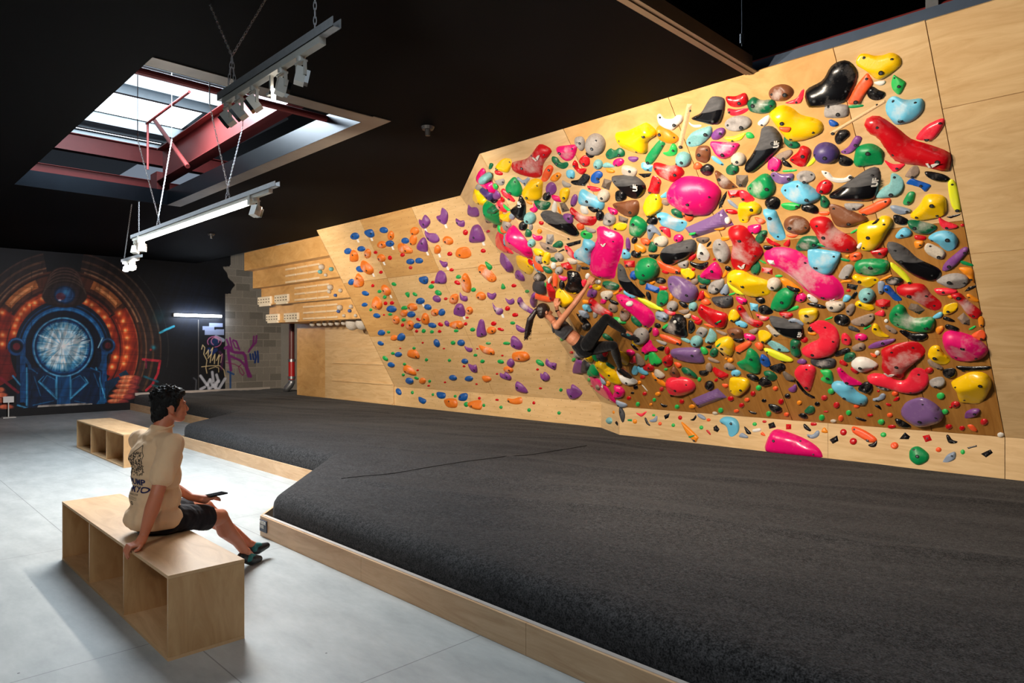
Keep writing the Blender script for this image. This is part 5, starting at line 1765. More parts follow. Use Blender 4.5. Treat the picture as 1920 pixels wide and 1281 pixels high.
# ---------------------------------------------------------------- stepped training boards at the far end
tb = empty('training_board', (-14.5, 8.4, 0), 'stepped plywood training boards stacked like upside-down stairs beyond the climbing board', 'training board')
steps = []
xL = -16.3
yk = [on_x(u, 500, xL).y for u in (458, 474, 490, 505)]
zb = [on_x(458, 508, xL).z, on_x(474, 541, xL).z, on_x(490, 573, xL).z, on_x(505, 606, xL).z]
tops = [ZC] + zb[:3]
for k in range(4):
    m = MB(); m.box((xL, yk[k], zb[k]), (-12.11, yk[k] + 0.018, tops[k] + (0.0 if k == 0 else 0.0))); m.build('step_panel', PLY_GOLD, tb)
    m = MB(); ye = yk[k + 1] if k < 3 else 8.4
    m.box((xL, yk[k] + 0.018, zb[k]), (-12.11, ye + (0.0), zb[k] + 0.018)); m.build('step_underside', PLY_RAW if k != 2 else WHITEMETAL, tb)
    m = MB(); m.box((xL, yk[k] + 0.018, zb[k] + 0.018), (xL + 0.018, 9.1, tops[k])); m.build('step_side', PLY_RAW, tb)
yy = 8.40
m = MB(); m.box((-16.44, yy, ZM - 0.1), (-15.02, yy + 0.018, 2.2)); m.build('wall_panel', PLY_GOLD, tb)
m = MB(); m.box((-15.015, yy, ZM - 0.1), (-12.1, yy + 0.018, 2.2)); m.build('wall_panel', PLY_RAW, tb)
q = on_y(624, 650, yy)
m = MB(); m.box((q.x, yy - 0.03, ZM - 0.05), (-12.1, yy, q.z)); m.build('raised_panel', PLY_RAW, tb)
for (v0, u1) in ((679, 718), (712, 732), (745, 734)):
    qa = on_y(624, v0, yy - 0.03); qb = on_y(u1, v0, yy - 0.03)
    m = MB(); m.box((qa.x, yy - 0.055, qa.z - 0.03), (min(qb.x + .3, -12.12), yy - 0.03, qa.z)); m.build('batten', PLY_RAW, tb)
# campus rungs: three rows of three on each of the lower three steps
RUNG = wood('pale_rung_wood', (236, 212, 176), (220, 190, 150), knots=0)
def rungs(k, pa, pb, vs):
    y = yk[k] - 0.012
    for (v0, v1) in vs:
        for j in range(3):
            u0 = pa + (pb - pa) * j / 3 + 1; u1 = pa + (pb - pa) * (j + 1) / 3 - 1
            a = on_y(u0, v0 + (v1 - v0) * j / 3, y); b2 = on_y(u1, v0 + (v1 - v0) * (j + 1) / 3, y)
            zc = (a.z + b2.z) / 2
            zc = on_y(pa, v0, y).z
            e = MB(); e.box((a.x, yk[k] - 0.028, zc - 0.022), (b2.x, yk[k], zc + 0.022))
            o = e.build('campus_rung', RUNG, bevel=0.004)
            row = vs.index((v0, v1))
            tag(o, '%s wooden rung of the %s row on the %s training step' % (('left', 'middle', 'right')[j], ('top', 'middle', 'bottom')[row], ('', 'second', 'third', 'lowest')[k]), 'rung', 'wooden campus rungs on the training steps')
rungs(1, 535, 600, ((506, 497), (518, 509), (530, 520)))
rungs(2, 552, 618, ((541, 534), (552, 546), (563, 558)))
rungs(3, 568, 634, ((576, 572), (587, 583), (598, 595)))
# finger boards
FB = plain('cream_resin', (232, 218, 192), 0.5, bump=0.3, scale=80)
for (k, u, v, w_, nm) in ((2, 499, 565, 24, 'left'), (2, 531, 561, 25, 'right'), (3, 514, 597, 23, 'left'), (3, 549, 595, 26, 'right')):
    y = yk[k]; a = on_y(u - w_ / 2, v - 7, y); b2 = on_y(u + w_ / 2, v + 7, y)
    e = empty('finger_board', ((a.x + b2.x) / 2, y, b2.z), 'cream moulded finger board on the %s of the %s training step' % (nm, ('', '', 'third', 'lowest')[k]), 'finger board', 'finger boards on the training steps')
    m = MB(); m.box((a.x, y - 0.06, b2.z + .03), (b2.x, y, a.z)); m.box((a.x + 0.06, y - 0.05, b2.z - .02), (b2.x - 0.06, y, b2.z + .05)); m.build('board', FB, e, bevel=0.012)
    m = MB()
    for j in range(5):
        x = a.x + (b2.x - a.x) * (j + .5) / 5
        for zz in (.3, .62): m.box((x - .03, y - 0.064, b2.z + (a.z - b2.z) * zz), (x + .03, y - 0.058, b2.z + (a.z - b2.z) * zz + .025))
    m.build('finger_pocket', plain('pocket_shade', (120, 104, 84), 0.8), e)
# hanging balls below the lowest step and grips at its right end
STONE = plain('speckled_stone_resin', (186, 178, 166), 0.7, noise_amt=0.3, scale=40, bump=0.2)
for j, u in enumerate((578, 591, 602, 613, 625, 637)):
    p_ = on_y(u, 603, 7.85); m = MB(); m.ball((0, 0, 0), (0.065, 0.065, 0.06)); m.tube([(0, 0, 0.03), (0, 0, 0.12)], 0.012, 8)
    o = m.build('hanging_ball', STONE, smooth=True); o.location = (p_.x, 7.95, zb[3] - 0.05); tag(o, '%s of the six small pale balls hanging under the lowest training step' % ('leftmost', 'second from left', 'third from left', 'fourth from left', 'fifth from left', 'rightmost')[j], 'ball grip', 'ball grips under the training steps')
for j, u in enumerate((653, 672)):
    p_ = on_y(u, 606, 7.85); m = MB(); m.ball((0, 0, 0), 0.15, n=24); o = m.build('hanging_ball', STONE, smooth=True); o.location = (p_.x, 7.95, zb[3] - 0.075); tag(o, '%s large grey ball hanging under the lowest training step' % ('left', 'right')[j], 'ball grip', 'ball grips under the training steps')
TEAL = plain('pale_teal_resin', (96, 160, 166), 0.6); BLU = plain('slate_blue_resin', (60, 88, 150), 0.6)
gi = 0
for (k, u, v, r, mt_, nm) in ((1, 607, 501, 5.5, STONE, 'stone'), (1, 603, 510, 4, TEAL, 'teal'), (1, 624, 505, 4, TEAL, 'teal'), (1, 613, 516, 3.2, STONE, 'stone'), (2, 623, 539, 5.5, STONE, 'stone'), (2, 620, 547, 3.8, STONE, 'stone'), (2, 641, 545, 3.8, STONE, 'stone'), (2, 631, 554, 3.2, BLU, 'blue'), (3, 641, 577, 5.5, STONE, 'stone'), (3, 637, 584, 3.5, BLU, 'blue'), (3, 658, 583, 3.5, BLU, 'blue'), (3, 647, 592, 3.2, STONE, 'stone'), (3, 669, 592, 3.2, STONE, 'stone'), (3, 661, 575, 4, STONE, 'stone')):
    p_ = on_y(u, v, yk[k]); rr = r * 13.8 / FPX; m = MB(); m.ball((0, 0, 0), (rr, rr * 1.2, rr)); o = m.build('ball_grip', mt_, smooth=True); o.location = (p_.x, yk[k] - rr * .8, p_.z)
    same = [(x[1], x[2]) for x in ()]
    tag(o, 'round %s grip on the %s training step, %s' % (nm, ('', 'second', 'third', 'lowest')[k], ('upper left of its cluster', 'just under the first grip', 'right side', 'lowest')[min(3, gi % 4)] if k < 3 else ('upper left of its cluster', 'just under the first grip', 'middle right', 'lowest left', 'lowest right', 'top right')[(gi - 8) % 6]), 'ball grip', 'round grips on the training steps'); gi += 1

# standpipe with fittings beside the block wall
sp = empty('standpipe', (on_z(547, 735, ZM).x, on_z(547, 735, ZM).y, ZM), 'vertical dark red fire pipe with silver elbow beside the block wall', 'pipe')
qx = Vector(sp.location); top = 3.8
def pz(v): return HEAD - (v - CY) / FPX * (-qx.x * SA + qx.y * CA)
m = MB(); m.tube([(qx.x, qx.y, pz(676)), (qx.x, qx.y, top)], 0.075, 16); m.build('upper_pipe', plain('brown_red_paint', (92, 38, 34), 0.45), sp)
m = MB(); m.tube([(qx.x, qx.y, pz(714)), (qx.x, qx.y, pz(676))], 0.085, 16); m.build('red_section', plain('bright_red_paint', (168, 18, 22), 0.4), sp)
for v in (676, 708):
    m = MB(); m.tube([(qx.x, qx.y, pz(v) - .035), (qx.x, qx.y, pz(v) + .035)], 0.105, 16); m.build('coupling', STEEL, sp)
m = MB(); c0 = Vector((qx.x, qx.y, pz(712))); r_ = Vector((CA, SA, 0))
m.tube([c0, c0 - Vector((0, 0, .08)), c0 - Vector((0, 0, .16)) - r_ * .05, c0 - Vector((0, 0, .24)) - r_ * .13, c0 - Vector((0, 0, .33)) - r_ * .17], [0.09, .09, .095, .09, .075], 16); m.build('elbow', STEEL, sp, smooth=True)
# recess wall behind the pipe
w = MB(); w.box((XW, 9.35, 0), (-11, 9.5, 4.2)); struct(w.build('wall_recess', plain('grey_block_recess', (142, 136, 126), 0.85)))
# ================================================================== holds
PAL = dict(R=((196, 14, 26), 'red'), C=((240, 44, 66), 'coral red'), K=((14, 14, 17), 'black'), Y=((244, 196, 12), 'yellow'),
           G=((6, 142, 78), 'green'), L=((38, 186, 84), 'bright green'), D=((8, 100, 64), 'dark green'), B=((106, 190, 222), 'light blue'),
           N=((16, 86, 178), 'royal blue'), T=((124, 182, 184), 'pale teal'), P=((122, 62, 136), 'purple'), Q=((74, 58, 116), 'dark violet'),
           V=((122, 90, 142), 'violet'), M=((228, 16, 112), 'magenta'), O=((240, 142, 22), 'orange'), A=((246, 92, 42), 'red-orange'),
           W=((226, 222, 214), 'white'), S=((158, 152, 148), 'grey'), s=((138, 152, 172), 'slate blue'), U=((122, 72, 42), 'brown'),
           X=((106, 90, 76), 'taupe'), I=((146, 124, 108), 'stone brown'), H=((204, 192, 174), 'off-white'), Z=((56, 56, 60), 'charcoal'),
           F=((232, 236, 44), 'neon yellow'), w=((214, 176, 130), 'plain wooden'), J=((22, 84, 158), 'blue'), o=((224, 118, 34), 'orange'), g=((26, 156, 76), 'green'))
def hold_mat(code, chalk):
    rgb, nm = PAL[code]
    m, nt, b = new_mat(nm.replace(' ', '_') + ('_chalked' if chalk else '') + '_resin'); L = nt.links.new
    c = lin(rgb)
    tc = node(nt, 'ShaderNodeTexCoord')
    n1 = node(nt, 'ShaderNodeTexNoise'); n1.inputs['Scale'].default_value = 9; n1.inputs['Detail'].default_value = 6; n1.inputs['Roughness'].default_value = .65
    L(tc.outputs['Object'], n1.inputs['Vector'])
    if code in 'SIHTX':   # speckled
        n3 = node(nt, 'ShaderNodeTexNoise'); n3.inputs['Scale'].default_value = 55; L(tc.outputs['Object'], n3.inputs['Vector'])
        mxa = node(nt, 'ShaderNodeMix', data_type='RGBA'); mxa.inputs['A'].default_value = (*[v * .68 for v in c], 1); mxa.inputs['B'].default_value = (*[min(1, v * 1.25) for v in c], 1)
        L(n3.outputs['Fac'], mxa.inputs['Factor']); base = mxa.outputs['Result']
    else:
        rg = node(nt, 'ShaderNodeRGB'); rg.outputs[0].default_value = (*c, 1); base = rg.outputs[0]
    mr = node(nt, 'ShaderNodeMapRange')
    mr.inputs[1].default_value = 0.40 if chalk else 0.55; mr.inputs[2].default_value = 0.82 if chalk else 0.9
    mr.inputs[3].default_value = 0; mr.inputs[4].default_value = 0.85 if chalk else 0.2
    if chalk:  # worn chalk patch in the middle of the hold
        ln = node(nt, 'ShaderNodeVectorMath', operation='LENGTH'); L(tc.outputs['Generated'], ln.inputs[0])
        sb = node(nt, 'ShaderNodeVectorMath', operation='SUBTRACT'); sb.inputs[1].default_value = (0.45, 0.5, 0.55); L(tc.outputs['Generated'], sb.inputs[0]); L(sb.outputs[0], ln.inputs[0])
        m2 = node(nt, 'ShaderNodeMapRange'); m2.inputs[1].default_value = 0.12; m2.inputs[2].default_value = 0.52; m2.inputs[3].default_value = 0.16; m2.inputs[4].default_value = -0.2
        L(ln.outputs['Value'], m2.inputs[0])
        ad = node(nt, 'ShaderNodeMath', operation='ADD'); L(n1.outputs['Fac'], ad.inputs[0]); L(m2.outputs[0], ad.inputs[1]); L(ad.outputs[0], mr.inputs[0])
    else: L(n1.outputs['Fac'], mr.inputs[0])
    mx = node(nt, 'ShaderNodeMix', data_type='RGBA'); mx.inputs['B'].default_value = (*lin((224, 212, 204)), 1)
    L(mr.outputs[0], mx.inputs['Factor']); L(base, mx.inputs['A']); L(mx.outputs['Result'], b.inputs['Base Color'])
    b.inputs['Roughness'].default_value = 0.26 if code in 'KRMYCV' and not chalk else (0.62 if code in 'SIHTXwZ' else 0.42)
    b.inputs['Specular IOR Level'].default_value = 0.5
    bp = node(nt, 'ShaderNodeBump'); bp.inputs['Strength'].default_value = 0.12; bp.inputs['Distance'].default_value = 0.004
    n4 = node(nt, 'ShaderNodeTexNoise'); n4.inputs['Scale'].default_value = 90; L(tc.outputs['Object'], n4.inputs['Vector'])
    L(n4.outputs['Fac'], bp.inputs['Height']); L(bp.outputs['Normal'], b.inputs['Normal'])
    return m
def two_face_mat():
    """glossy black shell whose upper face is worn matte grey"""
    m, nt, b = new_mat('black_gloss_with_matte_face'); L = nt.links.new
    tc = node(nt, 'ShaderNodeTexCoord'); n1 = node(nt, 'ShaderNodeTexNoise'); n1.inputs['Scale'].default_value = 2.2; L(tc.outputs['Object'], n1.inputs['Vector'])
    sp = node(nt, 'ShaderNodeSeparateXYZ'); L(tc.outputs['Generated'], sp.inputs[0])
    a = node(nt, 'ShaderNodeMath', operation='MULTIPLY_ADD'); L(sp.outputs['X'], a.inputs[0]); a.inputs[1].default_value = 0.15; L(sp.outputs['Z'], a.inputs[2])
    c = node(nt, 'ShaderNodeMath', operation='MULTIPLY_ADD'); L(n1.outputs['Fac'], c.inputs[0]); c.inputs[1].default_value = 0.35; L(a.outputs[0], c.inputs[2])
    r = node(nt, 'ShaderNodeMapRange'); r.inputs[1].default_value = 0.735; r.inputs[2].default_value = 0.755; L(c.outputs[0], r.inputs[0])
    n2 = node(nt, 'ShaderNodeTexNoise'); n2.inputs['Scale'].default_value = 12; n2.inputs['Detail'].default_value = 6; mp = node(nt, 'ShaderNodeMapping'); mp.inputs['Scale'].default_value = (1, 1, 4); L(tc.outputs['Object'], mp.inputs[0]); L(mp.outputs[0], n2.inputs['Vector'])
    g = node(nt, 'ShaderNodeMix', data_type='RGBA'); g.inputs['A'].default_value = (*lin((44, 44, 47)), 1); g.inputs['B'].default_value = (*lin((104, 103, 104)), 1); L(n2.outputs['Fac'], g.inputs['Factor'])
    x = node(nt, 'ShaderNodeMix', data_type='RGBA'); x.inputs['A'].default_value = (*lin((14, 14, 17)), 1); L(g.outputs['Result'], x.inputs['B']); L(r.outputs[0], x.inputs['Factor']); L(x.outputs['Result'], b.inputs['Base Color'])
    q = node(nt, 'ShaderNodeMapRange'); q.inputs[3].default_value = 0.2; q.inputs[4].default_value = 0.85; L(r.outputs[0], q.inputs[0]); L(q.outputs[0], b.inputs['Roughness'])
    return m
HM = {}
def hmat(code, chalk=False):
    k = (code, chalk)
    if k not in HM: HM[k] = two_face_mat() if code == 'Kg' else hold_mat(code, chalk)
    return HM[k]
GRIT = plain('matte_grit_grey', (66, 66, 69), 0.85, noise_amt=0.35, scale=14)
BOLT = plain('bolt_steel', (150, 152, 158), 0.3, 0.9); BOLTH = plain('bolt_recess', (12, 12, 12), 0.8)

def parse_holds():
    out = []; ox = oy = 0; s = 1
    for ln in HOLDS.strip().splitlines():
        nm = None
        if '#' in ln: ln, nm = ln.split('#', 1); nm = nm.strip()
        t = ln.split()
        if not t: continue
        if t[0] == 'T' and t[1] not in ('P', 'E'): ox, oy, s = float(t[1]), float(t[2]), float(t[3]); continue
        code, _, fl = t[0].partition('.')
        v = [float(x) for x in t[2:]]
        if t[1] == 'E':
            cx, cy, rx_, ry_ = v[:4]; an = R_(v[4]) if len(v) > 4 else 0
            n = 12; pts = []
            for k in range(n):
                a = 2 * math.pi * k / n; x = rx_ * math.cos(a); y = ry_ * math.sin(a)
                pts.append((cx + x * math.cos(an) - y * math.sin(an), cy + x * math.sin(an) + y * math.cos(an)))
            kind = 'E'
        else:
            pts = [(v[i], v[i + 1]) for i in range(0, len(v), 2)]; kind = 'P'
        out.append(dict(code=code, fl=fl, kind=kind, name=nm, px=[(ox + x / s, oy + y / s) for x, y in pts]))
    return out

def catmull(p, sub=4):
    n = len(p); o = []
    for i in range(n):
        p0, p1, p2, p3 = p[i - 1], p[i], p[(i + 1) % n], p[(i + 2) % n]
        for k in range(sub):
            t = k / sub
            o.append(tuple(0.5 * (2 * p1[j] + (p2[j] - p0[j]) * t + (2 * p0[j] - 5 * p1[j] + 4 * p2[j] - p3[j]) * t * t + (3 * p1[j] - p0[j] - 3 * p2[j] + p3[j]) * t ** 3) for j in (0, 1)))
    return o
def resample(p, n, corners=False):
    P = np.array(p + [p[0]]); d = np.hypot(*(np.diff(P, axis=0).T)); c = np.concatenate([[0], np.cumsum(d)])
    t = np.linspace(0, c[-1], n, endpoint=False)
    if corners:
        t = np.unique(np.round(np.concatenate([t, c[:-1]]), 6))
    return np.stack([np.interp(t, c, P[:, 0]), np.interp(t, c, P[:, 1])], 1)
def area_of(P):
    x, y = np.array(P).T; return 0.5 * float(np.sum(x * np.roll(y, -1) - y * np.roll(x, -1)))
def inside(P, q):
    x1, y1 = P[:, 0], P[:, 1]; x2, y2 = np.roll(x1, -1), np.roll(y1, -1)
    c = ((y1 > q[:, 1:2]) != (y2 > q[:, 1:2])) & (q[:, 0:1] < (x2 - x1) * (q[:, 1:2] - y1) / (y2 - y1 + 1e-12) + x1)
    return c.sum(1) % 2 == 1
def bdist(P, q):
    a = P; b = np.roll(P, -1, axis=0); d = b - a
    t = ((q[:, None, :] - a) * d).sum(2) / ((d * d).sum(1) + 1e-12); t = np.clip(t, 0, 1)
    e = q[:, None, :] - (a + t[..., None] * d); return np.sqrt((e * e).sum(2)).min(1)

def hold_mesh(h, rng):
    """raised body over the traced outline; returns verts(local a,b,h), faces, peak (a,b,h), material indices"""
    fr = h['frame']
    raw = [fr.loc(fr.hit(u, v)) for u, v in h['px']]
    sharp = 's' in h['fl']
    size = math.sqrt(abs(area_of(raw)))
    small = h['apx'] < 260
    base = resample(raw, 14 if small else 24, True) if sharp else resample(catmull(raw), 16 if small else 34)
    if area_of(base) < 0: base = base[::-1]
    lo, hi = base.min(0), base.max(0)
    step = math.sqrt(abs(area_of(base))) / (5 if small else (18 if 'g' in h['fl'] else 12))
    gx, gy = np.meshgrid(np.arange(lo[0] + step / 2, hi[0], step), np.arange(lo[1] + step / 2, hi[1], step))
    q = np.stack([gx.ravel() + (np.arange(gx.size) % 2) * 0.0, gy.ravel()], 1)
    if len(q): q = q[inside(base, q)]
    if len(q):
        d = bdist(base, q); keep = d > step * 0.38; q, d = q[keep], d[keep]
    if not len(q): q = base.mean(0)[None]; d = bdist(base, q)
    dm = max(d.max(), step * .5)
    # inner rim ring makes a rounded edge
    c0 = base.mean(0)
    nb = len(base); tg = np.roll(base, -1, 0) - np.roll(base, 1, 0); nn = np.stack([-tg[:, 1], tg[:, 0]], 1); nn /= np.linalg.norm(nn, axis=1)[:, None] + 1e-9
    ring_ = base + nn * min(step * 0.22, dm * 0.16)
    rd = bdist(base, ring_)
    pts = np.concatenate([base, ring_, q]); dd = np.concatenate([np.zeros(nb), rd, d])
    fl = h['fl']; px_s = min(h['asp_w'], 1.0)
    if 'b' in fl: H = dm * 0.92
    elif 'f' in fl: H = min(0.035, dm * 0.5)
    elif sharp: H = dm * 0.62
    elif 'h' in fl: H = dm * 0.62
    else: H = dm * 0.68
    H = min(H, 0.26)
    r = np.clip(dd / dm, 0, 1)
    if 'f' in fl: hh = H * np.clip(r * 2.2, 0, 1) ** 0.6
    elif sharp: hh = H * np.clip(r * 1.25, 0, 1)
    else: hh = H * np.sqrt(np.clip(1 - (1 - r) ** 2, 0, 1))
    if not sharp and 'b' not in fl and 'f' not in fl:
        # lean: one side steeper, plus soft saddles like a real moulded hold
        an = rng.uniform(0.9, 2.2) if 'c' in fl else rng.uniform(0, 6.28)
        dr = np.array([math.cos(an), math.sin(an)]); s_ = ((pts - c0) @ dr) / (size + 1e-6)
        hh = hh * (1 + 0.42 * np.clip(s_, -1, 1))
        if not small:
            f1 = np.array([noise.noise(Vector((p[0] * 2.2 / size, p[1] * 2.2 / size, h['i'] * 1.7))) for p in pts])
            hh = hh * (1 + 0.30 * f1)
    if not small and not sharp and not ('b' in fl or 'f' in fl or 'p' in fl) and rng.random() < 0.6:
        an = rng.uniform(0.3, 2.8); dr = np.array([math.cos(an), math.sin(an)]); s_ = ((pts - c0) @ dr) / (size + 1e-6)
        hh = np.minimum(hh, np.maximum(H * (0.62 + 1.15 * s_ * (1 if rng.random() < .5 else -1) + 0.15), 0.18 * hh))
    if 'p' in fl: hh = 0.62 * H * (0.10 * np.clip(r * 6, 0, 1) + 0.9 * np.clip((r - 0.16) / 0.30, 0, 1) ** 0.7)
    if 'r' in fl:
        rp = np.exp(-(((pts - (c0 + (hi - lo) * np.array([-.12, .02]))) ** 2).sum(1)) / (size * 0.16) ** 2); hh = hh * (1 - 0.85 * rp)
    hh[:nb] = 0
    res = delaunay_2d_cdt([Vector(p) for p in pts], [], [list(range(nb))], 1, 1e-7)
    vo, fo, orig = res[0], res[2], res[3]
    hv = [hh[o[0]] if o else 0 for o in orig]
    lift = 0.0
    if 'u' in fl: lift = min(0.10, 0.035 + size * 0.2) * h.get('ul', 1)
    V_ = [(p.x, p.y, z + lift) for p, z in zip(vo, hv)]
    k = int(np.argmax(hv)); peak = V_[k]
    if 'u' in fl:   # short foot so that it sits in the hold below
        n0 = len(V_); V_ += [(p[0], p[1], 0.0) for p in base]
        idx = {}
        for i, o in enumerate(orig):
            for j in o:
                if j < nb: idx[j] = i
        for j in range(nb):
            a_, b_ = idx.get(j), idx.get((j + 1) % nb)
            if a_ is not None and b_ is not None: fo = list(fo) + [(n0 + j, n0 + (j + 1) % nb, b_, a_)]
    mi = None
    if 'g' in fl:
        dr = np.array([-0.25, 1.0]); mi = [1 if (sum((V_[i][1] * dr[1] + V_[i][0] * dr[0]) for i in f_) / len(f_)) > (c0 @ dr) + size * 0.02 else 0 for f_ in fo]
    return V_, [tuple(f_) for f_ in fo], peak, mi, size, dm

holds = parse_holds()
rng = random.Random(7)
for i, h in enumerate(holds):
    P = np.array(h['px']); h['i'] = i; h['c'] = P.mean(0); h['apx'] = abs(area_of(P))
    h['frame'], h['reg'] = frame_of(*h['c'])
    w_, h_ = P.max(0) - P.min(0); h['asp_w'] = 1.0
order = sorted(holds, key=lambda h: -h['apx'])
for r, h in enumerate(order):
    h['kindname'] = 'climbing_hold' if r < 300 else ('foothold' if r < 600 else 'tiny')
# lifted ones sit on the hold that contains them
# ---- words
def shape_word(h):
    P = np.array(h['px']); c = P.mean(0); Q = P - c
    ev, evec = np.linalg.eigh(Q.T @ Q / len(Q)); asp = math.sqrt(max(ev[1], 1e-9) / max(ev[0], 1e-9))
    hull = delaunay_hull(P); conv = h['apx'] / max(hull, 1e-6)
    fl = h['fl']
    if 'b' in fl: return 'ball-shaped'
    if conv < 0.84: return 'curved'
    if 's' in fl: return 'angular' if asp < 2 else 'straight angular'
    if asp > 3: return 'narrow'
    if asp > 1.7: return 'elongated'
    if 'f' in fl: return 'flat'
    return 'rounded' if h['kind'] == 'E' or asp < 1.25 else 'chunky'
def delaunay_hull(P):
    pts = sorted(map(tuple, P)); 
    def half(p):
        o = []
        for q in p:
            while len(o) > 1 and (o[-1][0]-o[-2][0])*(q[1]-o[-2][1]) - (o[-1][1]-o[-2][1])*(q[0]-o[-2][0]) <= 0: o.pop()
            o.append(q)
        return o
    a = half(pts); b = half(pts[::-1]); return abs(area_of(a[:-1] + b[:-1]))
REGW = {'m': 'm', 'r': 'm', 'km': 'm', 'kr': 'm', 'l': 'l', 'kl': 'l'}
lands = [h for h in holds if h['name']]
def relword(d):
    a = math.degrees(math.atan2(-d[1], d[0])) % 360
    return ['right of', 'up and right of', 'above', 'up and left of', 'left of', 'down and left of', 'below', 'down and right of'][int((a + 22.5) // 45) % 8]
def dword(h, l):
    d = np.hypot(*(h['c'] - l['c'])) - math.sqrt(l['apx'] / 3.14) - math.sqrt(h['apx'] / 3.14)
    return 'just ' if d < 10 else ('' if d < 45 else 'some way ')
def short(n): return n.split(' at the ')[0].split(' near ')[0].split(' by the ')[0].split(' low ')[0].split(' high ')[0].split(' on the ')[0].split(' beside ')[0].split(' in the ')[0].split(' in a ')[0].split(' under ')[0].split(' right of ')[0].split(' left of ')[0].split(' above ')[0].split(' below ')[0]
cnt = {}
for l in lands: cnt[short(l['name'])] = cnt.get(short(l['name']), 0) + 1
for l in lands: l['sname'] = short(l['name']) if cnt[short(l['name'])] == 1 else l['name']
NUMW = ['', 'second ', 'third ', 'fourth ', 'fifth ']
used = {}
for h in holds: h['base'] = ('small ' if h['apx'] < 160 else '') + ('chalky ' if 'c' in h['fl'] else '') + PAL[h['code']][1] + ' ' + shape_word(h)
def cands(h):
    near = sorted([l for l in lands if l is not h and REGW[l['reg']] == REGW[h['reg']]], key=lambda l: np.hypot(*(h['c'] - l['c'])) - 0.5 * math.sqrt(l['apx']))
    kn = 'foothold' if h['kindname'] != 'climbing_hold' else 'hold'
    b0 = h['base'] + ' ' + kn
    for l in near[:2]:
        yield f"{b0} {dword(h, l)}{relword(h['c'] - l['c'])} the {l['sname']}"
    yield f"{b0} between the {near[0]['sname']} and the {near[1]['sname']}"
    # nearest neighbours of any sort
    nb = sorted([o for o in holds if o is not h and o['kindname'] != 'tiny'], key=lambda o: np.hypot(*(h['c'] - o['c'])))[:5]
    for o in nb:
        w_ = o['base'] if not o['name'] else None
        if w_ and w_ != h['base']:
            yield f"{b0} next to {'an' if w_[0] in 'aeio' else 'a'} {w_} hold, {relword(h['c'] - near[0]['c'])} the {near[0]['sname']}"
    for l in near[2:6]:
        yield f"{b0} {dword(h, l)}{relword(h['c'] - l['c'])} the {l['sname']}"
    x, y = h['c']
    for nw in ('upper ', 'lower ', 'left ', 'right ', 'middle '):
        yield f"{nw}{b0} {relword(h['c'] - near[0]['c'])} the {near[0]['sname']}"
for h in holds:
    if h['name']: h['label'] = h['name']; used[h['label']] = 1
for h in holds:
    if h['name'] or h['kindname'] == 'tiny': continue
    lab = None
    for c_ in cands(h):
        if c_ not in used and len(c_.split()) <= 16: lab = c_; break
    h['label'] = lab or f"{h['base']} hold"; used[h['label']] = 1

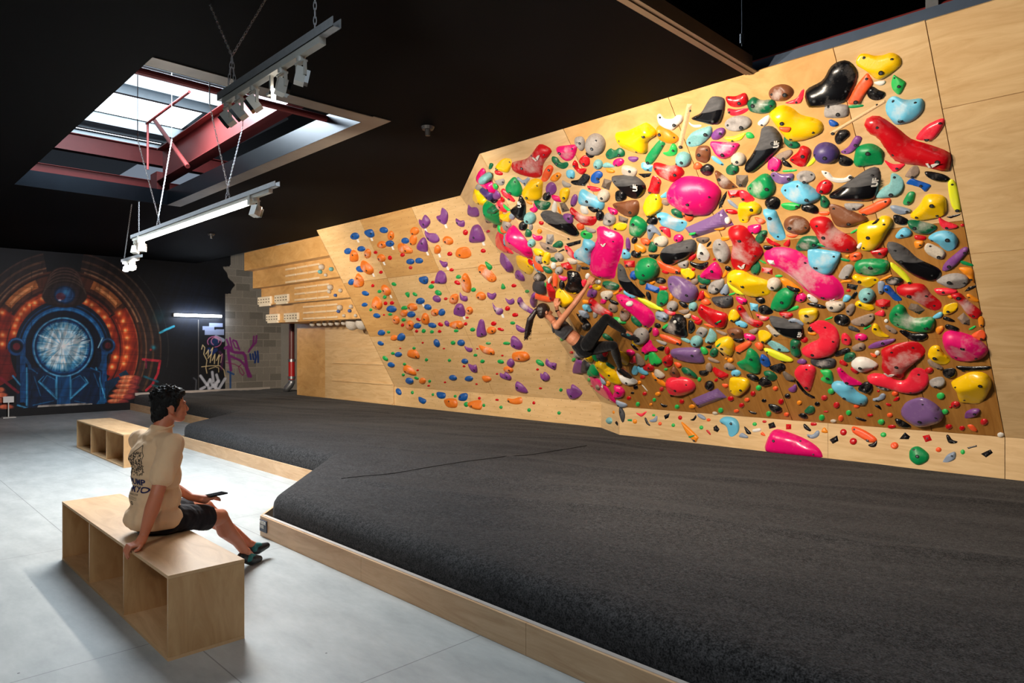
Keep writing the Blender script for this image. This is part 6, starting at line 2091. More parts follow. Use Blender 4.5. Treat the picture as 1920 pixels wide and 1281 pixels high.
stuff = MB(); stuff_m = []
tagmat = plain('white_grade_tag', (236, 234, 230), 0.5)
bolt_me = None
LBL_GROUP = {'m': 'coloured holds on the crowded overhanging wall', 'l': 'holds on the smooth climbing board'}
def logo_parts(h, o, peak, fr, base):
    pass
for h in holds:
    fr = h['frame']
    if 'u' in h['fl']:
        best = None
        for o in holds:
            if o is not h and o['apx'] > h['apx'] * 2 and inside(np.array(o['px']), np.array([h['c']]))[0]: best = o
        h['on'] = best
        h['ul'] = 1.0
        if best is not None and 'dmw' in best:
            # height of the carrying surface below this one
            a, b = fr.loc(fr.hit(*h['c'])); best_h = best['hfun'](a, b); size_ = 1
            h['liftm'] = best_h
    V_, F_, peak, mi, size, dm = hold_mesh(h, rng)
    if 'u' in h['fl'] and h.get('liftm'):
        lift0 = min(0.10, 0.035 + size * 0.2)
        dlt = h['liftm'] - lift0 + 0.0
        V_ = [(a, b, z + dlt if z > 1e-9 else z) for a, b, z in V_]; peak = (peak[0], peak[1], peak[2] + dlt)
    # keep the traced outline where the raised top is nearer the eye: shift the crest back a little along the view
    ctr = fr.hit(*h['c']); cw_ = np.array(h['c'])
    v3 = [fr.pt(a, b, z) for a, b, z in V_]
    if any(True for _ in (0,)):
        VV = np.array(V_); tri = VV
        def hf(a, b, VV=VV):
            d = (VV[:, 0] - a) ** 2 + (VV[:, 1] - b) ** 2; k = np.argsort(d)[:3]; w_ = 1 / (d[k] + 1e-6); return float((VV[k, 2] * w_).sum() / w_.sum())
        h['hfun'] = hf; h['dmw'] = dm
    if h['kindname'] == 'tiny':
        n0 = len(stuff.v); mat = hmat(h['code'], 'c' in h['fl'])
        if mat not in stuff_m: stuff_m.append(mat)
        stuff.add(v3, F_, stuff_m.index(mat)); continue
    nv = (v3[F_[0][1]] - v3[F_[0][0]]).cross(v3[F_[0][2]] - v3[F_[0][0]])
    mats = [hmat('Kg' if 'g' in h['fl'] else h['code'], 'c' in h['fl'] and 'g' not in h['fl'])]; mi = None
    o = mesh_obj(h['kindname'], v3, F_, mats, smooth='s' not in h['fl'], origin=ctr, mat_idx=mi)
    fo_n = o.data.polygons[0].normal
    if fo_n.dot(fr.n) < 0: o.data.flip_normals()
    if 's' not in h['fl']:
        pass
    nmw = 'climbing hold' if h['kindname'] == 'climbing_hold' else 'foothold'
    tag(o, h['label'], nmw, LBL_GROUP[REGW[h['reg']]])
    h['obj'] = o
    # bolts
    if h['apx'] > 150 and 'u' not in h['fl']:
        nb_ = 1 if h['apx'] < 500 else (2 if h['apx'] < 2200 else 3)
        P2 = np.array([fr.loc(fr.hit(u, v)) for u, v in h['px']]); cc = P2.mean(0)
        spots = [(peak[0], peak[1] - size * .04)]
        far = P2[np.argsort(-np.hypot(*(P2 - np.array(spots[0])).T))]
        for k in range(nb_ - 1):
            q = far[0] if k == 0 else max(P2, key=lambda z: min(np.hypot(*(z - far[0])), np.hypot(*(z - np.array(spots[0])))))
            spots.append(tuple(cc * .28 + q * .72))
        for j, (a, b) in enumerate(spots):
            zz = h['hfun'](a, b); pc = fr.pt(a, b, zz + 0.002); r_ = min(0.013, size * .09) * (1 if j == 0 else .6)
            if bolt_me is None:
                bb = MB(); bb.tube([(0, 0, -0.35), (0, 0, 0.0)], 1.35, 10, 1); bb.tube([(0, 0, -0.3), (0, 0, 0.25)], 0.75, 6, 0)
                tmp = bb.build('bolt', [BOLT, BOLTH]); bolt_me = tmp.data; bpy.data.objects.remove(tmp)
            bo = bpy.data.objects.new('bolt', bolt_me); COL.objects.link(bo); bo.parent = o
            bo.location = pc - ctr; bo.rotation_euler = fr.n.to_track_quat('Z', 'Y').to_euler(); bo.scale = (r_, r_, min(r_, .01))
    if 't' in h['fl']:
        P_ = np.array(h['px']); lo = P_[np.argmax(P_[:, 1] + P_[:, 0] * .3)]
        a, b = fr.loc(fr.hit(lo[0] + 1.5, lo[1] + 2.5)); w_ = 0.028
        t3 = [fr.pt(a + dx_, b + dy_, z_) for z_ in (0.0, 0.006) for dx_, dy_ in ((-w_, -w_ * 1.1), (w_ * .8, -w_ * 1.3), (w_, w_), (-w_ * .8, w_ * 1.2))]
        to = mesh_obj('tag', t3, [(0, 3, 2, 1), (4, 5, 6, 7), (0, 1, 5, 4), (1, 2, 6, 5), (2, 3, 7, 6), (3, 0, 4, 7)], tagmat, parent=o, origin=ctr)
        to.location = (0, 0, 0)
    if 'l' in h['fl'] or 'k' in h['fl']:
        sites = {'sail': None}
        # mark position on the photo, size (px) and turn
        key = (round(h['c'][0]), round(h['c'][1]))
        LOGO = [((1012, 291), 9, 0, 'l'), ((1752, 301), 9, -8, 'l'), ((1394, 497), 9, 14, 'l'), ((1672, 695), 9, 8, 'l'), ((1138, 452), 6, 0, 'l'), ((1564, 556), 5, 30, 'l'), ((1200, 567), 5, 20, 'l'), ((1133, 722), 5, 30, 'l'),
                ((979, 380), 8, 70, 'k'), ((1198, 345), 9, 65, 'k'), ((1459, 265), 9, 70, 'k'), ((1642, 338), 10, 70, 'k'), ((1501, 623), 7, 60, 'k'), ((1079, 512), 5, 60, 'k')]
        for (pp, sz, rot, kk) in LOGO:
            if kk in h['fl'] and inside(np.array(h['px']), np.array([pp]))[0]:
                a, b = fr.loc(fr.hit(*pp)); zz = h['hfun'](a, b)
                d = fr.hit(*pp) - EYE; sc = d.length * sz / FPX
                e = 0.03; nx = h['hfun'](a + e, b) - h['hfun'](a - e, b); ny = h['hfun'](a, b + e) - h['hfun'](a, b - e)
                nl = (fr.n - fr.u * (nx / (2 * e)) - fr.v * (ny / (2 * e))).normalized()
                up = (fr.v - nl * fr.v.dot(nl)).normalized(); rt = up.cross(nl)
                if rt.dot(fr.u) < 0: rt = -rt
                M4 = Matrix.Translation(fr.pt(a, b, zz) + nl * 0.012) @ Matrix((( rt.x, up.x, nl.x, 0), (rt.y, up.y, nl.y, 0), (rt.z, up.z, nl.z, 0), (0, 0, 0, 1))) @ Matrix.Rotation(R_(rot), 4, 'Z')
                if kk == 'l':
                    mm = MB()
                    for poly_ in ([(-.95, .45), (-.55, .45), (-.25, -.5), (-.65, -.5)], [(-.15, .15), (.55, .5), (1.15, .5), (-.05, -.5)]):
                        mm.prism([M4 @ Vector((x * sc, y * sc, -.004)) for x, y in poly_], (0, 0, 0), nl * 0.006)
                    q = mm.build('emblem', OFFWHITE, o)
                    q.location = -ctr
                else:
                    q = text_mesh('UF', sc * 1.25, OFFWHITE, o, M4 @ Matrix.Translation((-sc * .6, -sc * .4, 0)), name='lettering', bold=0.002, extrude=0.004)
                    q.location = -ctr
st = stuff.build('small_footholds', stuff_m, smooth=True)
tag(st, 'many tiny screw-on footholds and chips scattered over the climbing walls', 'foothold', kind='stuff')
print('HOLDS', len(holds), 'labels', len(used), 'fallback', sum(1 for h in holds if h.get('label', '').endswith(' hold') and not h['name']))
# ================================================================== hanging lamp rails
GLOWW = emit('warm_lamp_glow', (1.0, 0.93, 0.82), 30)
TUBE = emit('white_tube_glow', (1.0, 0.96, 0.90), 14)
CHAIN = plain('chain_steel', (206, 208, 212), 0.4, 0.25)
def chain(name, p, q, parent, r=0.007):
    p, q = Vector(p), Vector(q); L = (q - p).length; n = max(4, int(L / 0.034)); t = (q - p).normalized(); a = t.orthogonal().normalized(); b = t.cross(a); m = MB()
    for k in range(n):
        c = p.lerp(q, (k + .5) / n); s = a if k % 2 else b; hl = L / n * .68
        pts = [c + t * (hl * math.cos(x)) + s * (r * math.sin(x)) for x in np.linspace(0, 2 * math.pi, 9)]
        m.tube(pts, 0.0022, 5, cap=False)
    return m.build(name, CHAIN, parent)
def head(parent, x, y, z, aim, lit=False, k=.62):
    """track floodlight: stem, square yoke, tilted body with dark lens"""
    hd = MB(); hd.tube([(x, y, z), (x, y, z - 0.04 * k)], 0.035 * k, 14)
    for s_ in (-1, 1): hd.box((x + s_ * .062 * k - .008 * k, y - .012 * k, z - .15 * k), (x + s_ * .062 * k + .008 * k, y + .012 * k, z - .04 * k))
    hd.box((x - .068 * k, y - .02 * k, z - .05 * k), (x + .068 * k, y + .02 * k, z - .035 * k))
    h_ = hd.build('lamp_bracket', WHITEMETAL, parent)
    c = Vector((x, y, z - .15 * k)); d = Vector(aim).normalized(); rot = d.to_track_quat('Z', 'X').to_matrix()
    b = MB(); b.box((-.06, -.05, -.045), (.06, .05, .03)); b.v = [c + rot @ (p * k) for p in b.v]; b.build('lamp_body', WHITEMETAL, h_).location = (0, 0, 0)
    l = MB(); l.box((-.05, -.043, .03), (.05, .043, .06)); l.v = [c + rot @ (p * k) for p in l.v]; l.build('lens', GLOWW if lit else DARKGLASS, h_).location = (0, 0, 0)
def rail(name, x0, x1, y, z, label, heads, tube=None):
    """bar: galvanised strut above a white track; x0 far end, x1 near end"""
    e = empty(name, ((x0 + x1) / 2, y, z), label, 'lamp', 'hanging lamp rails')
    m = MB(); w_ = .0215
    m.box((x0, y - w_, z), (x1, y - w_ + .003, z + .045)); m.box((x0, y + w_ - .003, z), (x1, y + w_, z + .045)); m.box((x0, y - w_, z), (x1, y + w_, z + .003)); m.build('channel', GALV, e)
    m = MB(); m.box((x0 + .06, y - .018, z - .034), (x1 - .13, y + .018, z)); m.build('track', WHITEMETAL, e)
    if tube:
        m = MB(); m.tube([(tube[0], y, z - .055), (tube[1], y, z - .055)], 0.024, 14); m.build('tube', TUBE, e)
        for (ta, tb) in ((tube[0] - .05, tube[0]), (tube[1], tube[1] + .05)):
            m = MB(); m.box((ta, y - .028, z - .085), (tb, y + .028, z)); m.build('tube_holder', WHITEMETAL, e)
    for (hx, aim, lit) in heads: head(e, hx, y, z - .034, aim, lit, .62 if not tube else .8)
    return e
GALV = plain('bright_galvanised_strut', (196, 198, 200), 0.5, 0.35, 0.15, 40)
# near rail
z1 = 3.08; a = on_z(412, 190, z1); b = on_z(634, 52, z1)
y1 = (a.y + b.y) / 2
r1 = rail('lamp_rail', a.x, b.x, y1, z1, 'near hanging lamp rail with a row of white track floods and one bright bulb', [(a.x + .10, (-.5, -.6, -.62), False), (a.x + .26, (-.5, -.6, -.62), False), (a.x + .45, (-.45, -.65, -.6), False), (a.x + .78, (0.2, .9, -.2), False), (a.x + .98, (0.4, .9, -.2), False)])
bx = a.x + .66
m = MB(); m.box((bx - .008, y1 - .008, z1 - .13), (bx + .008, y1 + .008, z1 - .034)); m.box((bx - .045, y1 - .008, z1 - .13), (bx + .008, y1 + .008, z1 - .115)); m.build('lamp_bracket', WHITEMETAL, r1)
m = MB(); m.box((bx + .010, y1 - .006, z1 - .165), (bx + .022, y1 + .014, z1 - .105)); m.build('bulb', emit('flood_face_glow', (1, .95, .86), 25), r1)
J = Vector((a.x + .16, y1, z1 + .22)); 
for q in (Vector((a.x + .16, y1 - .02, z1 + .045)), Vector((a.x + .16, y1 + .02, z1 + .045))): chain('chain', q, J, r1)
for (u, v) in ((389, -2), (502, -8)): 
    tq = on_z(u, v, ZC); tq = J + (tq - J) * 1.0
    chain('chain', J, Vector((tq.x, tq.y, ZC - (0.085 if tq.y < SKY0 else 0))), r1)
J2 = Vector((b.x - .2, y1, z1 + .045)); chain('chain', J2, Vector((J2.x, y1, ZC - .085)), r1)
# middle rail with the long tube
z2 = 3.0; a = on_z(245, 448, z2); b = on_z(524, 350, z2); y2 = (a.y + b.y) / 2
t0 = on_z(268, 452, z2 - .06).x; t1 = on_z(473, 381, z2 - .06).x
r2 = rail('lamp_rail', a.x, b.x, y2, z2, 'middle hanging lamp rail with a long glowing tube below the roof opening', [(a.x + .15, (-.6, .8, -.3), False), (a.x + .42, (-.8, .55, -.1), False), (b.x - .42, (-.2, .9, -.3), False)], (t0, t1))
m = MB(); m.ball((a.x + .50, y2 - .02, z2 - .17), 0.028); m.build('bulb', GLOWW, r2)
area('rail_tube', ((t0 + t1) / 2, y2, z2 - .14), ((t0 + t1) / 2, y2, 0), t1 - t0, 0.08, 170, (1, .93, .84))
for (u0, v0, ends) in ((297, 408, ((258, 262), (322, 262))), (427, 352, ((393, 196), (455, 238)))):
    jx = on_z(u0, v0, z2 + .25)
    # chains meet just above the rail, then spread up to the steelwork
    J = Vector((on_y(u0, v0, y2).x, y2, on_y(u0, v0, y2).z))
    for s in (-.02, .02): chain('chain', (J.x, y2 + s, z2 + .045), J, r2)
    for (u, v) in ends:
        tq = on_y(u, v, y2 + (0.5 if u > u0 else -.35)); chain('chain', J, tq, r2)
        m = MB(); m.tube([tq, (tq.x, tq.y, 6.55)], .005, 6); m.build('hanger_rod', STEEL, r2)
# far rail
z3 = 3.0; a = on_z(228, 492, z3); b = on_z(266, 482, z3); y3 = (a.y + b.y) / 2
r3 = rail('lamp_rail', a.x, b.x, y3, z3, 'far short lamp rail with clustered white floods in front of the mural wall', [(a.x + .2, (-.6, .7, -.3), False), (a.x + .42, (-.8, .2, -.3), False), (a.x + .6, (.3, .9, -.2), False)])
m = MB(); m.ball((a.x + .66, y3 - .04, z3 - .15), 0.04); m.build('bulb', GLOWW, r3)
chain('chain', (a.x + .1, y3, z3 + .045), (a.x + .5, y3, ZC), r3, .008); chain('chain', (b.x - .1, y3, z3 + .045), (b.x - .1, y3, ZC), r3, .008)
# small ceiling fittings
for (u, v, lab) in ((396, 439, 'small round black fitting on the ceiling beyond the tube lamp'), (802, 238, 'small dark pendant fitting on the ceiling near the middle')):
    p_ = on_z(u, v, ZC); m = MB(); m.tube([(0, 0, 0), (0, 0, -.03)], [.07, .055], 16); m.tube([(0, 0, -.03), (0, 0, -.09)], [.03, .025], 12); o = m.build('ceiling_fitting', plain('dull_black_fitting', (34, 34, 36), .4)); o.location = p_; tag(o, lab, 'fitting')
# ================================================================== people
def skin_mat(name, rgb, rough=0.5):
    m = plain(name, rgb, rough, noise_amt=0.10, scale=18)
    b = m.node_tree.nodes['Principled BSDF']
    b.inputs['Subsurface Weight'].default_value = 0.12; b.inputs['Subsurface Radius'].default_value = (.02, .008, .004); b.inputs['Subsurface Scale'].default_value = 0.3
    return m
def cloth_mat(name, rgb, rough=0.85, fold=0.35):
    m, nt, b = new_mat(name); L = nt.links.new
    tc = node(nt, 'ShaderNodeTexCoord'); n1 = node(nt, 'ShaderNodeTexNoise'); n1.inputs['Scale'].default_value = 5; n1.inputs['Detail'].default_value = 2; n1.inputs['Distortion'].default_value = 1.2
    L(tc.outputs['Object'], n1.inputs['Vector']); b.inputs['Base Color'].default_value = (*lin(rgb), 1); b.inputs['Roughness'].default_value = rough
    b.inputs['Sheen Weight'].default_value = 0.1; b.inputs['Specular IOR Level'].default_value = 0.2
    bp = node(nt, 'ShaderNodeBump'); bp.inputs['Strength'].default_value = fold; bp.inputs['Distance'].default_value = 0.03
    L(n1.outputs['Fac'], bp.inputs['Height']); L(bp.outputs['Normal'], b.inputs['Normal']); return m
def blob(name, mb, mat, parent, voxel=0.006, smooth=6, wrinkle=0.0, wscale=0.12, cuts=()):
    """fuse overlapping limbs and masses into one continuous surface"""
    o = mb.build(name, mat, parent, smooth=True)
    md = o.modifiers.new('fuse', 'REMESH'); md.mode = 'VOXEL'; md.voxel_size = voxel; md.use_smooth_shade = True
    md = o.modifiers.new('soften', 'SMOOTH'); md.factor = 0.5; md.iterations = smooth
    bpy.context.view_layer.update()
    me = bpy.data.meshes.new_from_object(o.evaluated_get(bpy.context.evaluated_depsgraph_get()))
    o.modifiers.clear(); o.data = me
    if wrinkle:
        n = len(me.vertices); co = np.zeros(n * 3); me.vertices.foreach_get('co', co); co = co.reshape(-1, 3)
        no = np.zeros(n * 3); me.vertices.foreach_get('normal', no); no = no.reshape(-1, 3)
        d = np.array([noise.noise(Vector((p[0] / wscale, p[1] / wscale, p[2] / (wscale * 1.8)))) + .5 * noise.noise(Vector((p[0] / wscale * 2.3 + 4, p[1] / wscale * 2.3, p[2] / wscale))) for p in co])
        co += no * (d * wrinkle)[:, None]; me.vertices.foreach_set('co', co.ravel())
    if cuts:
        bm = bmesh.new(); bm.from_mesh(me)
        for (p, nrm) in cuts:
            bmesh.ops.bisect_plane(bm, geom=bm.verts[:] + bm.edges[:] + bm.faces[:], plane_co=Vector(p), plane_no=Vector(nrm), clear_outer=True)
        bm.to_mesh(me); bm.free()
    me.polygons.foreach_set('use_smooth', [True] * len(me.polygons)); me.update()
    me.materials.clear(); me.materials.append(mat)
    return o
def finger(mb, pts, r0, r1):
    pts = [Vector(p) for p in pts]
    for k in range(len(pts) - 1):
        a = r0 + (r1 - r0) * k / (len(pts) - 1); b = r0 + (r1 - r0) * (k + 1) / (len(pts) - 1); mb.cone(pts[k], pts[k + 1], a, b, 10)

# ---------------------------------------------------------------- seated person
Rr = Vector((CA, SA, 0)); Ff = Vector((-SA, CA, 0))
P0 = at(292, 968, 4.40)
f_ = (Rr * .54 + Ff * .8417); r_ = (Rr * .8417 - Ff * .54); u_ = Vector((0, 0, 1))
def Lc(r, f, u): return P0 + r_ * r + f_ * f + u_ * u
BR3 = Matrix((( r_.x, f_.x, 0), (r_.y, f_.y, 0), (0, 0, 1)))
man = empty('person', (P0.x, P0.y, 0.447), 'dark-haired person in cream printed T-shirt and black shorts sitting on the near bench', 'person')
SKIN = skin_mat('skin_warm', (204, 126, 94)); 
b = MB()
shR, shL = Lc(.185, .0, .475), Lc(-.185, .01, .475)
elR, elL = Lc(.245, -.135, .19), Lc(-.20, .14, .20)
wrR = on_z(269, 1006, .505); haL = Lc(.055, .31, .055); wrL = Lc(-.02, .25, .075)
neck = Lc(0, .045, .57); hf = (Rr * .79 + Ff * .61).normalized(); hr = Vector((hf.y, -hf.x, 0)); HC = Lc(.0, .095, .70)
HR = Matrix(((hr.x, hf.x, 0), (hr.y, hf.y, 0), (0, 0, 1)))
def Hc(r, f, u): return HC + hr * r + hf * f + u_ * u
kR, kL = at(413, 970, 4.77), at(386, 953, 4.92)
anR, anL = at(459, 1034, 5.06), at(466, 1020, 5.17)
hipR, hipL = Lc(.09, .02, -.01), Lc(-.09, .02, -.01)
# torso masses
b.ball(Lc(0, .0, .03), (.165, .125, .12), BR3); b.ball(Lc(0, .01, .20), (.145, .10, .15), BR3); b.ball(Lc(0, .015, .37), (.17, .115, .17), BR3)
b.cone(Lc(-.12, .02, .47), Lc(.12, .01, .47), .065, .065); b.cone(Lc(0, .03, .48), neck, .075, .058); b.cone(neck, Hc(0, -.02, -.06), .058, .056)
# head: skull, face, jaw, nose, lips, brow, ears
b.ball(Hc(0, -.01, .025), (.074, .094, .092), HR); b.ball(Hc(0, .035, -.03), (.060, .062, .075), HR); b.ball(Hc(0, .055, -.083), (.034, .036, .024), HR); b.cone(Hc(.045, .0, -.065), Hc(.02, .06, -.088), .02, .018, 10); b.cone(Hc(-.045, .0, -.065), Hc(-.02, .06, -.088), .02, .018, 10)
b.cone(Hc(0, .086, .012), Hc(0, .104, -.024), .008, .0125, 10); b.ball(Hc(0, .103, -.030), (.016, .011, .009), HR); b.cone(Hc(-.032, .082, .022), Hc(.032, .082, .022), .011, .011, 10)
b.ball(Hc(0, .093, -.053), (.021, .010, .006), HR); b.ball(Hc(0, .091, -.063), (.019, .010, .006), HR)
for s in (-1, 1):
    b.ball(Hc(.076 * s, -.005, -.012), (.008, .019, .030), HR); b.ball(Hc(.080 * s, .000, -.036), (.006, .010, .011), HR)
# arms
b.cone(shR, elR, .052, .040); b.ball(elR + u_ * -.0, .041); b.cone(elR, elR.lerp(wrR, .35), .041, .043); b.cone(elR.lerp(wrR, .35), wrR, .043, .026)
b.cone(shL, elL, .05, .04); b.cone(elL, wrL, .04, .026)
# right hand gripping the bench edge
ed = on_z(258, 1026, .458); px_ = Vector((1, 0, 0)); kn = []
palm = wrR.lerp(Vector((ed.x, 1.262, .470)), .55)
b.cone(wrR, palm, .027, .030)
for j, x in enumerate((-.040, -.014, .012, .037)):
    k0 = Vector((ed.x + x * .95 - .01, 1.252, .474)); b.cone(palm, k0, .022, .0125, 10)
    ln_ = (.050, .066, .070, .055)[j]
    finger(b, [k0, Vector((k0.x - .006, 1.214, .468)), Vector((k0.x - .010, 1.2, .468 - ln_ * .6)), Vector((k0.x - .010, 1.206, .468 - ln_))], .0105, .0078)
finger(b, [palm + Vector((.015, .0, -.005)), palm + Vector((.045, -.012, -.018)), Vector((ed.x + .072, 1.240, .462)), Vector((ed.x + .076, 1.222, .458))], .014, .0095)
# left hand on the lap holding a small dark phone
b.cone(wrL, haL, .026, .030); b.ball(haL, (.034, .045, .018), BR3)
for j, x in enumerate((-.028, -.009, .010, .027)):
    k0 = haL + r_ * x + f_ * .035; finger(b, [k0, k0 + f_ * .028 + u_ * .006, k0 + f_ * .05 - u_ * .006, k0 + f_ * .058 - u_ * .02], .0105, .0085)
finger(b, [haL + r_ * .025, haL + r_ * .045 + f_ * .025 + u_ * .01, haL + r_ * .04 + f_ * .055 + u_ * .014], .012, .009)
# legs
for hip, k, an, s in ((hipR, kR, anR, 1), (hipL, kL, anL, -1)):
    b.cone(hip, hip.lerp(k, .5), .085, .076); b.cone(hip.lerp(k, .5), k, .076, .055); b.ball(k + Vector((0, 0, .004)), .055)
    d = (an - k); side = Vector((0, -1, -.6)).normalized()
    b.cone(k, k.lerp(an, .3) + side * .018, .053, .061); b.cone(k.lerp(an, .3) + side * .018, k.lerp(an, .68), .061, .040); b.cone(k.lerp(an, .68), an, .040, .033); b.ball(an + Rr * .012 , .030)
toR, toL = at(486, 1049, 5.19), at(500, 1023, 5.33)
b.cone(anR, anR.lerp(toR, .5) + Vector((0, 0, -.02)), .033, .030); b.cone(anL, anL.lerp(toL, .5) + Vector((0, 0, -.02)), .033, .030)
blob('body', b, SKIN, man, 0.0048, 5)
# climbing shoes
SHOE = plain('black_rubber_shoe', (20, 26, 32), 0.45, scale=30); TURQ = plain('turquoise_suede', (36, 112, 112), 0.7, scale=30)
for an, to in ((anR, toR), (anL, toL)):
    d = (to - an).normalized(); lo = Vector((0, 0, -1)); hl = an - d * .035 + Vector((0, 0, -.055)); m = MB()
    fl = lambda p, r: Vector((p.x, p.y, max(p.z, r + .004)))
    m.cone(fl(hl, .034), fl(an.lerp(to, .45) + lo * .035, .042), .036, .042); m.cone(fl(an.lerp(to, .45) + lo * .035, .042), fl(to, .026), .042, .025); m.cone(an + d * .04 + lo * .015, an.lerp(to, .6) + lo * .012, .030, .026)
    sh = blob('shoe', m, SHOE, man, .005, 3)
    m = MB(); q = an.lerp(to, .32) + lo * .03; m.ball(fl(q - Vector((0, 0, -.002)), .03) + Vector((.016, -.02, .006)), (.042, .036, .034)); m.cone(q + Vector((.012, -.012, .02)), an.lerp(to, .6) + lo * .01 + Vector((.008, -.006, .006)), .032, .024)
    blob('shoe_panel', m, TURQ, sh, .005, 3).location = (0, 0, 0)
# T-shirt
SHIRT = cloth_mat('cream_cotton', (238, 202, 162), fold=0.5)
m = MB()
m.ball(Lc(0, -.01, .0), (.203, .172, .118), BR3); m.ball(Lc(0, .0, .13), (.182, .140, .14), BR3); m.ball(Lc(0, .005, .27), (.187, .137, .16), BR3); m.ball(Lc(0, .005, .38), (.198, .138, .145), BR3)
m.cone(Lc(-.155, .01, .475), Lc(.155, .0, .475), .070, .070); m.cone(Lc(0, .02, .50), Lc(0, .035, .545), .095, .070)
m.cone(shR + u_ * -.002, shR.lerp(elR, .66), .074, .070); m.cone(shL, shL.lerp(elL, .66), .074, .068)
da = (elR - shR).normalized(); db = (elL - shL).normalized()
shirt = blob('t_shirt', m, SHIRT, man, .007, 8, .009, .07, cuts=[(shR.lerp(elR, .64), da) if False else (Lc(0, 0, -.055), Vector((0, 0, -1))), (Lc(0, .045, .575), Vector((0, .25, 1)))])
m = MB(); dn = [Lc(.068 * math.cos(a), .04 + .066 * math.sin(a), .566 + .012 * math.sin(a)) for a in np.linspace(0, 2 * math.pi, 25)]
m.tube(dn, .008, 8, cap=False); m.build('collar', SHIRT, shirt, smooth=True).location = (0, 0, 0)
# shorts
SHORTS = cloth_mat('black_cotton', (26, 22, 28), fold=0.6)
m = MB(); m.ball(Lc(0, -.015, -.02), (.172, .142, .080), BR3); m.ball(Lc(0, -.01, .0), (.145, .115, .07), BR3)
for hip, k in ((hipR, kR), (hipL, kL)): m.cone(hip, hip.lerp(k, .72), .100, .088)
m.v = [Vector((p.x, p.y, max(p.z, .4505) if p.y < 1.64 else p.z)) for p in m.v]
dk = (kR - hipR).normalized(); dl = (kL - hipL).normalized()
blob('shorts', m, SHORTS, man, .007, 4, .005, .06, cuts=[(hipR.lerp(kR, .74), (dk + dl).normalized())])
# hair: dark, short, tousled
HAIR = plain('black_hair', (10, 9, 10), 0.6, noise_amt=0.4, scale=60, bump=0.6, spec=0.3)
m = MB(); hr_ = random.Random(3)
m.ball(Hc(0, -.022, .042), (.083, .098, .088), HR); m.ball(Hc(0, -.055, -.02), (.074, .060, .078), HR); m.cone(Hc(0, -.055, -.07), Hc(0, -.045, -.10), .058, .045); m.ball(Hc(0, .045, .085), (.060, .048, .035), HR)
for s in (-1, 1): m.ball(Hc(.062 * s, .004, .02), (.020, .042, .035), HR); m.cone(Hc(.071 * s, .018, .0), Hc(.070 * s, .018, -.03), .010, .007, 8)
for k in range(190):
    a = hr_.uniform(0, 2 * math.pi); e = hr_.uniform(.05, 1.45)
    dx_, dy_, dz_ = math.cos(a) * math.cos(e), math.sin(a) * math.cos(e), math.sin(e)
    if dy_ > .62 and dz_ < .45: continue
    c = Hc(.082 * dx_, -.015 + .098 * dy_, .042 + .086 * dz_); t = Vector((hr_.uniform(-1, 1), hr_.uniform(-1, 1), hr_.uniform(-.4, .8))).normalized()
    m.cone(c, c + t * .02, .0095, .005, 7)
blob('hair', m, HAIR, man, .0045, 1, .004, .012)
m = MB(); ph = Lc(.075, .375, .075); q = [ph + r_ * a + f_ * c for a, c in ((-.035, -.06), (.035, -.06), (.035, .07), (-.035, .07))]
m.prism(q, (0, 0, 0), (0, 0, .009)); o = m.build('phone', DARKGLASS); tag(o, 'thin dark phone held over the lap of the seated person', 'phone')
# print on the back of the shirt
PRN = plain('navy_print', (24, 28, 84), 0.8, noise_amt=.02); PRB = plain('black_print', (40, 34, 34), 0.8, noise_amt=.02)
bpy.context.view_layer.update()
dg = bpy.context.evaluated_depsgraph_get()
bv = BVHTree.FromObject(shirt, dg); smw = shirt.matrix_world; sl = Vector(shirt.location) + Vector(man.location)
back = -f_
def onback(x, z, h=.002):
    """point of the shirt's back: x metres to the right seen from behind, z metres above the seat bone"""
    o_ = Lc(x, -.6, z) - sl
    hit = bv.ray_cast(o_, f_)
    if hit[0] is None: return None
    return hit[0] + sl + hit[1] * h if hit[1].dot(f_) < 0 else hit[0] + sl - hit[1] * h
def print_text(txt, size, x, z, mat, name, sx=1.0, bold=0):
    o = text_mesh(txt, size, mat, None, Matrix.Identity(4), name=name, extrude=0, bold=bold, align='CENTER')
    me = o.data; bm = bmesh.new(); bm.from_mesh(me)
    for _ in range(2): bmesh.ops.subdivide_edges(bm, edges=[e for e in bm.edges if e.calc_length() > .006], cuts=1)
    ok = True
    for v in bm.verts:
        w_ = onback(x + v.co.x * sx, z + v.co.y, .003)
        if w_ is None: w_ = Lc(x + v.co.x * sx, -.12, z + v.co.y)
        v.co = w_ - Vector(man.location)
    bmesh.ops.triangulate(bm, faces=bm.faces); bm.to_mesh(me); bm.free()
    o.parent = shirt; o.location = Vector(man.location) - sl
    return o
print_text('B-PUMP', .052, -.03, .225, PRN, 'shirt_lettering', 1.25, .0012); print_text('TOKYO', .052, -.03, .178, PRN, 'shirt_lettering', 1.45, .0012)
print_text('CLIMBING GYM', .014, -.03, .158, PRB, 'shirt_lettering', 1.3)
m = MB(); rp = random.Random(11)
def ink(a, b_, w_=.0016):
    n = max(2, int(math.hypot(b_[0] - a[0], b_[1] - a[1]) / .012)); pts = []
    for k in range(n + 1):
        p = onback(a[0] + (b_[0] - a[0]) * k / n, a[1] + (b_[1] - a[1]) * k / n, .001)
        if p is not None: pts.append(p)
    if len(pts) > 1: m.tube(pts, w_, 4)
ol = [(-.13, .28), (-.12, .36), (-.05, .41), (.035, .47), (.075, .41), (.05, .35), (.055, .285)]
for a, b_ in zip(ol[:-1], ol[1:]): ink(a, b_, .0018)
